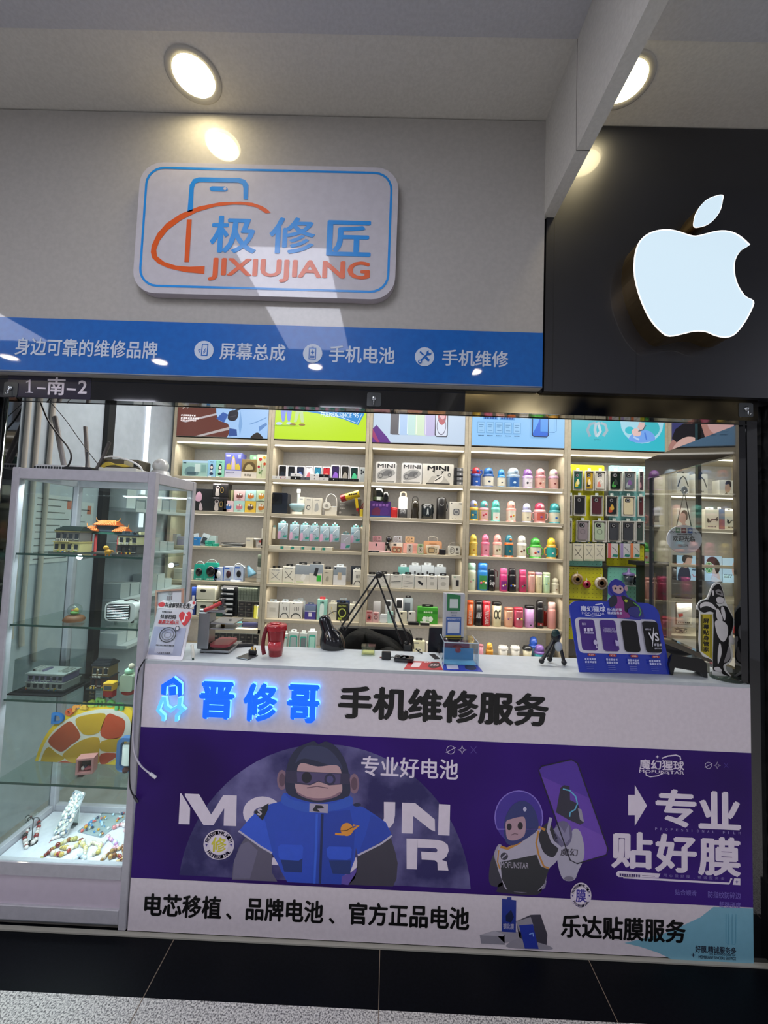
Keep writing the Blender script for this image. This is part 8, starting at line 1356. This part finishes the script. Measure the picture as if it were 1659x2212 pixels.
for a, b, t, l, bd, ld, st in ((924, 962, 1068, 'small pink cup behind the clear box', 'c88490', 'c07880', 'tube'), (984, 1046, 1058, 'orange jar-shaped bottle', 'd08c28', 'd8a040', 'kid'), (1088, 1170, 1084, 'white travel cup, leftmost of the white cups', 'd0ccc0', 'd4d0c8', 'cup'), (1190, 1268, 1084, 'white travel cup, middle of the white cups', 'd0ccc0', 'cfccc4', 'cup'), (1290, 1368, 1088, 'cream travel cup with black opening', 'd4ccac', '1c1c1c', 'cup'), (1340, 1418, 1010, 'blue shaker bottle with flip lid', '5c7c94', '2c54b0', 'kid'), (1388, 1476, 1078, 'cyan bottle with purple and yellow lid', '4cb0bc', '7c5ca0', 'kid'), (1480, 1556, 1092, 'black round lidded cup', '121212', '161616', 'cup')):
    bottle(Z9, a, b, t, 'F', l, bd, ld, st, None, None, dy=.12 if 'shaker' in l else .04)
# --- bay 5: pegboards
def pegboard(z, a, b, t, u, col, label, y=None):
    y = y or YS+.085; um, vm = z[0]+(a+b)/2/z[2], z[1]+(t+u)/2/z[2]; x0, x1 = PY(z[0]+a/z[2], vm, y).x, PY(z[0]+b/z[2], vm, y).x; z1_, z0 = PY(um, z[1]+t/z[2], y).z, PY(um, z[1]+u/z[2], y).z; w, h = x1-x0, z1_-z0
    e = empty('pegboard', ((x0+x1)/2, y, z0), label, 'pegboard', 'pegboards in the fifth bay'); G().rrect(-w/2, w/2, 0, h, .012, 0, .012, mat(col, 'satin')).build('board', e); g = G(); n, m = int(w/.03), int(h/.03)
    dk = '%02x%02x%02x' % tuple(int(int(col[i:i+2], 16)*.35) for i in (0, 2, 4))
    for i in range(n):
        for k in range(m): cx, cz = -w/2+(i+.5)*w/n, (k+.5)*h/m; g.poly([(cx+.003*math.cos(q), -.0005, cz+.003*math.sin(q)) for q in [PI/3*j for j in range(6)]], dk)
    g.build('peg_holes', e); g = G()
    for sx in (-1, 1): g.tube([(sx*w*.35, .012, h*.9), (sx*w*.35, YBK-y-.004, h*.9)], .003, '9a9a9a', 6).tube([(sx*w*.35, .012, h*.1), (sx*w*.35, YBK-y-.004, h*.1)], .003, '9a9a9a', 6)
    g.build('wall_standoffs', e)
YLW, MNT = 'c9c61c', '7cc4ae'
pegboard(ZA_, 60, 350, 497, 1118, YLW, 'tall yellow pegboard with hanging phone cases'); pegboard(ZA_, 390, 690, 505, 1122, '86c6c4', 'tall turquoise pegboard with hanging phone cases')
pegboard(ZB_, 160, 420, -10, 148, MNT, 'mint pegboard strip behind the cream cable packs'); pegboard(ZB_, 455, 732, -10, 150, YLW, 'yellow pegboard strip behind the coloured cable packs')
pegboard(ZB_, 160, 422, 156, 395, YLW, 'lower yellow pegboard with round coils'); pegboard(ZB_, 462, 735, 160, 420, MNT, 'lower mint pegboard with lidded cups'); pegboard(ZB_, 160, 422, 410, 700, YLW, 'lowest yellow pegboard behind the blue display card')
def casepack(z, a, b, t, u, look, cc, ring=None, back='b8b4a8', lens='16161a', motif=None):
    y = YS+.05; um, vm = z[0]+(a+b)/2/z[2], z[1]+(t+u)/2/z[2]; x0, x1 = PY(z[0]+a/z[2], vm, y).x, PY(z[0]+b/z[2], vm, y).x; z1_, z0 = PY(um, z[1]+t/z[2], y).z, PY(um, z[1]+u/z[2], y).z; w, h = x1-x0, z1_-z0
    e = empty('phone_case_pack', ((x0+x1)/2, y, z0), look, 'phone case', 'packaged phone cases on the pegboards'); g = G(); g.box(-w/2, w/2, .016, .018, 0, h, back); g.hollow([(-w/2, 0), (w/2, 0), (w/2, h), (-w/2, h)], [(-w/2+.006, .006), (w/2-.006, .006), (w/2-.006, h-.006), (-w/2+.006, h-.006)], 0, .016, mat('c4c2ba', 'gloss')); g.build('clear_box', e)
    g = G(); cw_, ch_ = w*.36, h*.4; g.rrect(-cw_, cw_, h*.5-ch_, h*.5+ch_, cw_*.3, .006, .015, mat(cc, 'gloss')); g.build('case_shell', e)
    g = G(); g.poly([(p[0]-cw_*.15, .0055, p[1]) for p in rr(-cw_*.6, cw_*.5, h*.5+ch_*.45, h*.5+ch_*.92, cw_*.25, 3)], lens); g.art([('o', .5, .5, .5, .5, .3, '9a9a9c')], (-cw_*.5, .0052, h*.5+ch_*.5), (cw_*.7, 0, 0), (0, 0, cw_*.7)); g.build('camera_ring', e)
    if ring: g = G(); g.art([('o', .5, .5, .5, .5, .18, ring)], (-cw_*.55, .0054, h*.5-ch_*.35), (cw_*1.1, 0, 0), (0, 0, cw_*1.1)); g.build('magnet_ring', e)
    if motif: 
        g = G()
        for k, c in enumerate(motif): g.art([('sp', [(.1, .1), (.2, .7), (.5, .95), (.85, .6), (.9, .15)], c)], (-cw_*(.85-.35*k), .0053-.0004*k, h*.5-ch_*(.85-.3*k)), (cw_*1.0, 0, 0), (0, 0, ch_*.8))
        g.build('printed_motif', e)
    G().tube([(0, .004, h+.012), (0, .035, h+.012)], .002, mat('c8ccd0', 'chrome'), 6).box(-.012, .012, .008, .01, h-.004, h+.02, 'c8d4cc').build('hang_tab', e)
RW = ['top row', 'second row', 'third row']
D_ = [[(70, 90, 'case edge behind the upright', '3a4a2c', None, None), (105, 184, 'green and yellow monster case', '2c6a5c', None, ('c8b838', 'e0d8a0')), (199, 273, 'yellow case with cartoon rabbit', 'b8942c', None, ('3a3424', 'e0d0a0')), (280, 368, 'clear white case with ring', 'c8c4b8', 'e8e4dc', ('c87868',)), (394, 500, 'black case with green alien', '16201c', None, ('3c8c3c', '1c2c24')), (508, 609, 'purple lens case with grey motif', '5c6468', None, ('8c9498', '6c4c80')), (630, 672, 'half hidden patterned dark case', '4a3c44', None, ('a87c84',))],
      [(74, 98, 'dark case edge behind the upright', '18181a', None, None), (110, 208, 'plain black case', '141416', None, None), (246, 346, 'wine red case', '4c1c24', None, None), (368, 466, 'black lens case with gold figure', '18181a', None, ('b8442c', 'c8a040')), (497, 602, 'cream beige case', 'd0c4a0', None, None), (625, 672, 'dark maroon case half behind the door', '542428', None, None)],
      [(74, 96, 'grey case edge behind the upright', '8a8484', None, None), (132, 236, 'mauve grey magnetic case', '8c8084', '6c6468', None), (264, 372, 'pale sage magnetic case', 'a8b89c', '6c7868', None), (384, 486, 'graphite grey case, left of two', '3c3e42', None, None), (494, 600, 'graphite grey case, right of two', '36383c', None, None), (604, 672, 'dark green case half behind the door', '34443c', None, None)]]
for r_, (t, u) in enumerate(((540, 700), (738, 902), (938, 1110))):
    for a, b, l, c, rg, mo in D_[r_]: casepack(ZA_, a, b, t+(a-80)*.01*3.6*.35, u+(a-80)*.01*3.6*.35, l+', %s of the pegboards' % RW[r_], c, rg, lens='0e0e12', motif=mo)
gQ = 'cable packs hanging below the phone cases'
for i, (a, b, c, l, st) in enumerate(((60, 95, 'd0ccb0', 'narrow cream cable pack at the bay edge', 0), (100, 186, 'd4ceb4', 'cream cable pack with black cable', '2a2a2c'), (192, 272, 'd4ceb4', 'cream cable pack with grey cable, left of two', '8a8a84'), (276, 358, 'd6d0b8', 'cream cable pack with grey cable, right of two', '7c7c78'), (382, 464, 'c8c4c0', 'cable pack with pink red side panel', 'c85c5c'), (482, 556, 'c4c4c4', 'cable pack with lilac side panel', '9c8cb8'), (562, 636, 'c8c4b8', 'cable pack with orange side panel', 'd87848'))):
    sp = CABLE(st) if i in (1, 2, 3) else ([('r', 0, 0, .3, 1, st), ('l', [(.4, .75), (.7, .6), (.9, .4)], .05, '6a6e70'), ('p', [(.4, .1), (.9, .08), (1, .24), (.5, .28)], '2a7c6c')] if st else [])
    hangpack(ZA_, a, b, 1124, 1262 if i < 4 else 1240, -.02, l, 'C', 5, c, sp, gQ, hook=False, top='1a2a28')
def coil(z, a, b, t, u, look, c1, c2, name='cable_reel'):
    y = YS+.05; c = PY(z[0]+(a+b)/2/z[2], z[1]+(t+u)/2/z[2], y); r = (PY(z[0]+b/z[2], z[1]+t/z[2], y).x-PY(z[0]+a/z[2], z[1]+t/z[2], y).x)/2
    e = empty(name, tuple(c), look, 'cable reel', 'round reels on the lower pegboard'); G().lathe([(0, 0), (r, 0), (r, .02), (r*.8, .024), (0, .024)], (0, 0, 0), mat(c1, 'gloss'), 24, 'y').build('reel_body', e); G().lathe([(r*.35, -.004), (r*.72, -.004), (r*.72, 0), (r*.35, 0), (r*.35, -.004)], (0, 0, 0), mat(c2, 'gloss'), 24, 'y').build('wound_cable', e); G().tube([(0, .004, r), (0, .01, r+.02)], .003, 'd8d4c8', 6).build('hang_loop', e)
coil(ZB_, 192, 276, 205, 290, 'amber round cable reel on the yellow pegboard', 'c0a888', '8a6a3c'); coil(ZB_, 368, 462, 230, 322, 'white and brown round cable reel on the yellow pegboard', 'd0c4b0', '6c5038'); coil(ZB_, 278, 334, 250, 322, 'small red reel between two larger round reels', 'b81c3c', '8c1430')
carton('phone_case_card', 'white card with black and pink cow pattern', 'card', None, ZB_, 164, 260, 330, 'E', 5, 'd4ccc0', [('e', .3, .7, .15, .1, '2a2a2c'), ('e', .65, .45, .18, .14, 'c87c8c'), ('e', .3, .25, .14, .1, '2a2a2c')], dy=.05, up=.09, h=.1, d=.01)
for a, b, t, c, l in ((576, 656, 165, '6c5c90', 'clear tumbler with purple lid on the mint pegboard shelf'), (660, 715, 190, 'd0ccb8', 'clear tumbler with cream lid on the mint pegboard shelf')):
    y = YS+.04; p = PY(ZB_[0]+(a+b)/2/ZB_[2], ZB_[1]+287/ZB_[2], y); r = .042; h = PY(ZB_[0]+(a+b)/2/ZB_[2], ZB_[1]+t/ZB_[2], y).z-p.z; e = empty('lidded_tumbler', tuple(p), l, 'cup', 'tumblers on the mint pegboard'); G().lathe([(0, 0), (r*.8, 0), (r*.95, h*.6)], (0, 0, 0), mat('3c4650', 'gloss')).build('body', e); G().lathe([(r*1.05, h*.58), (r*1.08, h*.62), (r, h*.7), (r*.3, h*.76), (r*.16, h), (0, h)], (0, 0, 0), mat(c, 'satin')).build('lid', e)
p = PY(ZB_[0]+640/ZB_[2], ZB_[1]+290/ZB_[2], YS+.05); g = G(); g.box(-.1, .1, -.05, .03, -.006, 0, mat('d0dcd8', 'gloss')); g.build('wall_tray', None, tuple(p), 0, 'small white tray fixed to the mint pegboard', 'tray')
# --- bay 6
def facebox(z, a, b, t, u, look, bg, sp, lit_=False):
    y = YS+.05; um, vm = z[0]+(a+b)/2/z[2], z[1]+(t+u)/2/z[2]; x0, x1 = PY(z[0]+a/z[2], vm, y).x, PY(z[0]+b/z[2], vm, y).x; z1_, z0 = PY(um, z[1]+t/z[2], y).z, PY(um, z[1]+u/z[2], y).z; return x0, x1, z0, z1_, y
carton('headset_box', 'white box with a black neckband, left of two', 'box', 'neckband boxes on the right end top shelf', ZC_, 565, 716, 792, 'A', 6, 'd0ccc0', [('l', [(.08, .35), (.3, .75), (.5, .86), (.7, .75), (.92, .35)], .09, '2a2a2c'), ('b', .25, .12, .9, .18, '3a3a3c')], tab='1c1c1c')
carton('headset_box', 'white box with a black neckband, right of two', 'box', 'neckband boxes on the right end top shelf', ZC_, 778, 936, 802, 'A', 6, 'cfccc0', [('l', [(.08, .35), (.3, .75), (.5, .86), (.7, .75), (.92, .35)], .09, '2a2a2c'), ('b', .25, .12, .7, .18, '3a3a3c')], tab='1c1c1c')
FACE = lambda s=1: [('sp', [(.3, .0), (.34, .2), (.4, .3), (.38, .5), (.42, .75), (.55, .88), (.68, .8), (.7, .5), (.66, .25), (.85, .12), (.9, 0)], 'b89880'), ('sp', [(.4, .72), (.45, .92), (.62, .95), (.76, .78), (.72, .5), (.64, .55), (.6, .75)], '3a2c28')]
carton('headset_box', 'wide white box with a man in profile', 'box', None, ZC_, 1075, 1330, 876, 'A', 6, 'd2cec2', [('sp', [(.25, .0), (.36, .22), (.38, .1), (.6, .12), (.85, 0)], '5c5034'), ('sp', [(.3, .2), (.26, .45), (.3, .8), (.42, .9), (.54, .75), (.52, .4), (.44, .2)], 'b8967c'), ('sp', [(.28, .72), (.34, .95), (.52, .95), (.56, .65), (.5, .55), (.46, .75)], '2c2420'), ('r', .72, .8, .9, .9, '1e1e20'), ('e', .8, .42, .06, .12, '9a9488')], d=.07)
carton('headset_box', 'white box with a woman\'s face', 'box', None, ZC_, 566, 727, 1212, 'B', 6, 'd4cfc2', [('sp', [(.1, .0), (.25, .12), (.4, .2), (.2, .35), (.15, .5), (.28, .72), (.5, .85), (.72, .75), (.75, .5), (.62, .25), (.95, .05), (.95, 0)], 'c0988a'), ('sp', [(.3, .74), (.5, .92), (.76, .84), (.8, .5), (.7, .42), (.66, .66), (.5, .78)], '5c4434')], d=.05)
for a, b, t, l in ((902, 1070, 1224, 'left'), (1140, 1305, 1240, 'right')): carton('headset_box', 'white box with black sport earphones, %s of two' % l, 'box', 'sport earphone boxes', ZC_, a, b, t, 'B', 6, 'd6cfbc', [('l', [(.2, .55), (.25, .4), (.35, .35), (.5, .5), (.75, .5), (.92, .62)], .08, '2a2a2c'), ('e', .25, .42, .09, .1, '1e1e20'), ('e', .85, .5, .08, .08, '1e1e20'), ('b', .2, .1, .8, .16, '4a4a4a')], tab='d8d4cc')
carton('headset_box', 'box with red and blue gradient side between earphone boxes', 'box', 'sport earphone boxes', ZC_, 1072, 1139, 1222, 'B', 6, '8c8a9c', [('r', 0, 0, 1, .5, '9c5c6c'), ('r', 0, .5, 1, 1, '6c7c98')], tab='d8d4cc')
carton('headset_box', 'grey box with dark window left of the door stile', 'box', 'sport earphone boxes', ZC_, 232, 372, 1205, 'B', 6, 'a8a69c', [('r', .15, .25, .85, .6, '2a2c34')], dy=.06)
# small lit posters of the right end bay
def smallposter(a, b, t, u, label, bg, sp):
    y = YS+.012; z = ZD_; um, vm = z[0]+(a+b)/2/z[2], z[1]+(t+u)/2/z[2]; x0, x1 = PY(z[0]+a/z[2], vm, y).x, PY(z[0]+b/z[2], vm, y).x; z1_, z0 = PY(um, z[1]+t/z[2], y).z, PY(um, z[1]+u/z[2], y).z
    e = empty('small_lit_poster', (x0, y, z0), label, 'poster', 'small lit posters in the right end bay'); w, h = x1-x0, z1_-z0
    G().box(0, w, .003, .05, 0, h, '3a3a3c').build('frame', e); g = G(); g.box(.001, w-.001, 0, .003, .001, h-.001, mat(bg, 'emit', .8)); g.art(sp, (0, -.0004, 0), (w, 0, 0), (0, 0, h), e=.8, d=.0003); g.build('picture', e)
HEAD = lambda hr: [('sp', [(.3, .9), (.28, .7), (.34, .62), (.42, .6), (.46, .5), (.66, .5), (.68, .66), (.72, .85), (.6, .97), (.42, .98)], 'b89484'), ('sp', [(.26, .85), (.34, 1.0), (.6, 1.0), (.72, .86), (.66, .66), (.58, .76), (.5, .86), (.34, .86)], hr)]
smallposter(566, 830, 222, 520, 'small lit poster of a dark-haired man in a navy top', 'a8c8dc', [('sp', [(.06, .0), (.1, .4), (.3, .6), (.5, .56), (.6, .3), (.58, 0)], '23283e')]+[('sp', [(.28, .56), (.3, .75), (.36, .9), (.55, 1.0), (.68, .85), (.64, .66), (.5, .56), (.42, .5)], 'b89484'), ('sp', [(.24, .8), (.3, 1), (.66, 1), (.7, .88), (.5, .92), (.4, .8), (.36, .7)], '2c201c'), ('b', .68, .5, 1, .58, '2a3a4c'), ('b', .68, .4, .95, .48, '2a3a4c'), ('l', [(.7, .26), (.75, .16), (.9, .2), (.95, .28)], .03, 'b04c5c')])
smallposter(900, 1106, 228, 530, 'small lit poster of a person with a lime slice by the ear', 'b4d0e0', [('sp', [(.4, .0), (.44, .3), (.5, .5), (.78, .4), (.9, .1), (.9, 0)], 'c8b4ac'), ('sp', [(.1, .8), (.3, .95), (.6, .95), (.85, .75), (.86, .45), (.7, .3), (.6, .45), (.5, .66), (.3, .72)], '2c201c'), ('sp', [(.4, .1), (.5, .2), (.9, .05), (.98, 0), (.4, 0)], 'c8ccd4'), ('e', .24, .54, .24, .24, '3c8c54'), ('o', .24, .54, .22, .22, .12, 'c8e0c0'), ('l', [(.06, .54), (.42, .54)], .025, 'c8e0c0'), ('l', [(.14, .38), (.34, .7)], .025, 'c8e0c0'), ('l', [(.14, .7), (.34, .38)], .025, 'c8e0c0')])
smallposter(1115, 1346, 252, 552, 'small lit poster of a woman in profile with tied hair', 'b4d2e4', [('sp', [(.55, .3), (.5, .42), (.48, .6), (.55, .8), (.7, .92), (.95, .9), (1, .5), (.95, .2), (1, 0), (.7, .0), (.72, .28)], 'c8a090'), ('sp', [(.6, .84), (.75, .98), (1, 1), (1, .7), (.85, .84)], '2c2424'), ('b', .06, .28, .5, .34, '4a5c6c'), ('b', .06, .2, .46, .27, '2a3a4c'), ('sp', [(.78, .0), (.82, .2), (.96, .24), (1, .1), (1, 0)], 'c8b0a8'), ('e', .93, .14, .06, .05, '1c1c20')])
x0 = PY(1461, 1320, YS+.05).x; e = empty('framed_poster', (x0, YS+.05, PY(1478, 1350, YS+.05).z), 'framed white poster with red and white shoe shape, right end bay', 'poster'); w, h = .125, .215; G().box(0, w, .002, .01, 0, h, '4c3c34').build('frame', e); g = G(); g.box(.004, w-.004, 0, .002, .004, h*.84, 'c4bcb0'); g.art([('l', [(.1, .5), (.4, .6), (.85, .72)], .02, '9a3c34'), ('p', [(.1, .4), (.2, .26), (.42, .34), (.4, .42)], 'b03428'), ('sp', [(.06, .45), (.2, .7), (.6, .74), (.85, .6), (.6, .5)], 'd4ccc4'), ('l', [(.1, .55), (.5, .62), (.9, .66)], .012, '8a7c78'), ('b', .08, .06, .85, .12, '3a3230')], (0, -.0004, 0), (w, 0, 0), (0, 0, h)); g.build('picture', e)
x, y, zz, w, h = spot(ZD_, 1130, 1330, 105, 'C', .04); R_ = random.Random(2); g = G(); g.ball((0, .05, .012), .05, mat('1c1c1e', 'satin'), sx=1.1, sy=.6, sz=.4).ball((.03, .04, .02), .03, mat('222224', 'satin'), sy=.7, sz=.5).build('black_pouch', None, (x, y, zz), 0, 'soft black pouch lying on the third shelf of right end bay', 'pouch')
x, y, zz, w, h = spot(ZD_, 1250, 1350, 925, 'F', .05); e = empty('red_backpack', (x+.02, y+.06, .815), 'red and black bag on the fifth shelf of right end bay', 'bag'); G().ball((0, 0, .04), .06, mat('a81c28', 'satin'), sy=.6, sz=.7).build('bag_body', e); G().tube([(-.04, 0, .08), (0, 0, .105), (.04, 0, .08)], .01, '141414', 8, 3).build('handle', e)
x, y, zz, w, h = spot(ZD_, 640, 760, 1020, 'F', .04); e = empty('wire_tangle', (x-.02, y+.02, .8055), 'tangle of thin dark wires on the fifth shelf, right end bay', 'wires'); g = G()
for k in range(5): g.tube([(R_.uniform(-.05, .05), R_.uniform(0, .05), R_.uniform(.003, .04)) for _ in range(5)], .0016, '2a2a2c', 5, 4)
g.build('wires', e)
# dark rack beside the pegboards, inside the glass casement
a = PY(1392, 1300, 1.45); b = PY(1440, 1300, 1.45); t_ = PY(1415, 1222, 1.45); e = empty('dark_rack', ((a.x+b.x)/2, 1.5, 0), 'dark metal rack standing before the pegboards near the window', 'rack'); w = b.x-a.x
G().box(-w/2, -w/2+.03, -.05, .05, 0, t_.z, mat('121212', 'satin')).build('upright', e); G().box(w/2-.03, w/2, -.05, .05, 0, t_.z, mat('121212', 'satin')).build('upright', e); G().box(-w/2-.06, w/2+.02, -.05, .05, t_.z, t_.z+.03, mat('141414', 'satin')).build('top_shelf', e); G().box(-w/2+.03, w/2-.03, .03, .045, .3, t_.z-.06, 'b8a888').build('back_board', e)
g = G(); a = PY(1513, 1290, 1.2); g.box(a.x-.012, a.x+.012, 1.2, 1.224, 0, 2.89, mat('0c0c0e', 'satin')); g.build('black_post', None, label='slim black vertical post inside the shop at the right', cat='post')
# low items seen through the casement under the right bay: a grey counter leaf
G().box(-.5, .3, 0, .4, .70, .73, mat('b0aca4', 'satin'), .003).box(-.48, -.44, .02, .38, 0, .70, 'a09c94').box(.24, .28, .02, .38, 0, .70, 'a09c94').build('side_table', None, (2.3, .95, 0), 0, 'pale grey side table behind the glass casement', 'table')
G().box(-.1, .1, -.07, .07, 0, .004, mat('c8ccd0', 'satin')).build('paper_sheet', None, (2.18, 1.1, .7305), .2, 'white paper sheet lying on the side table', 'paper')
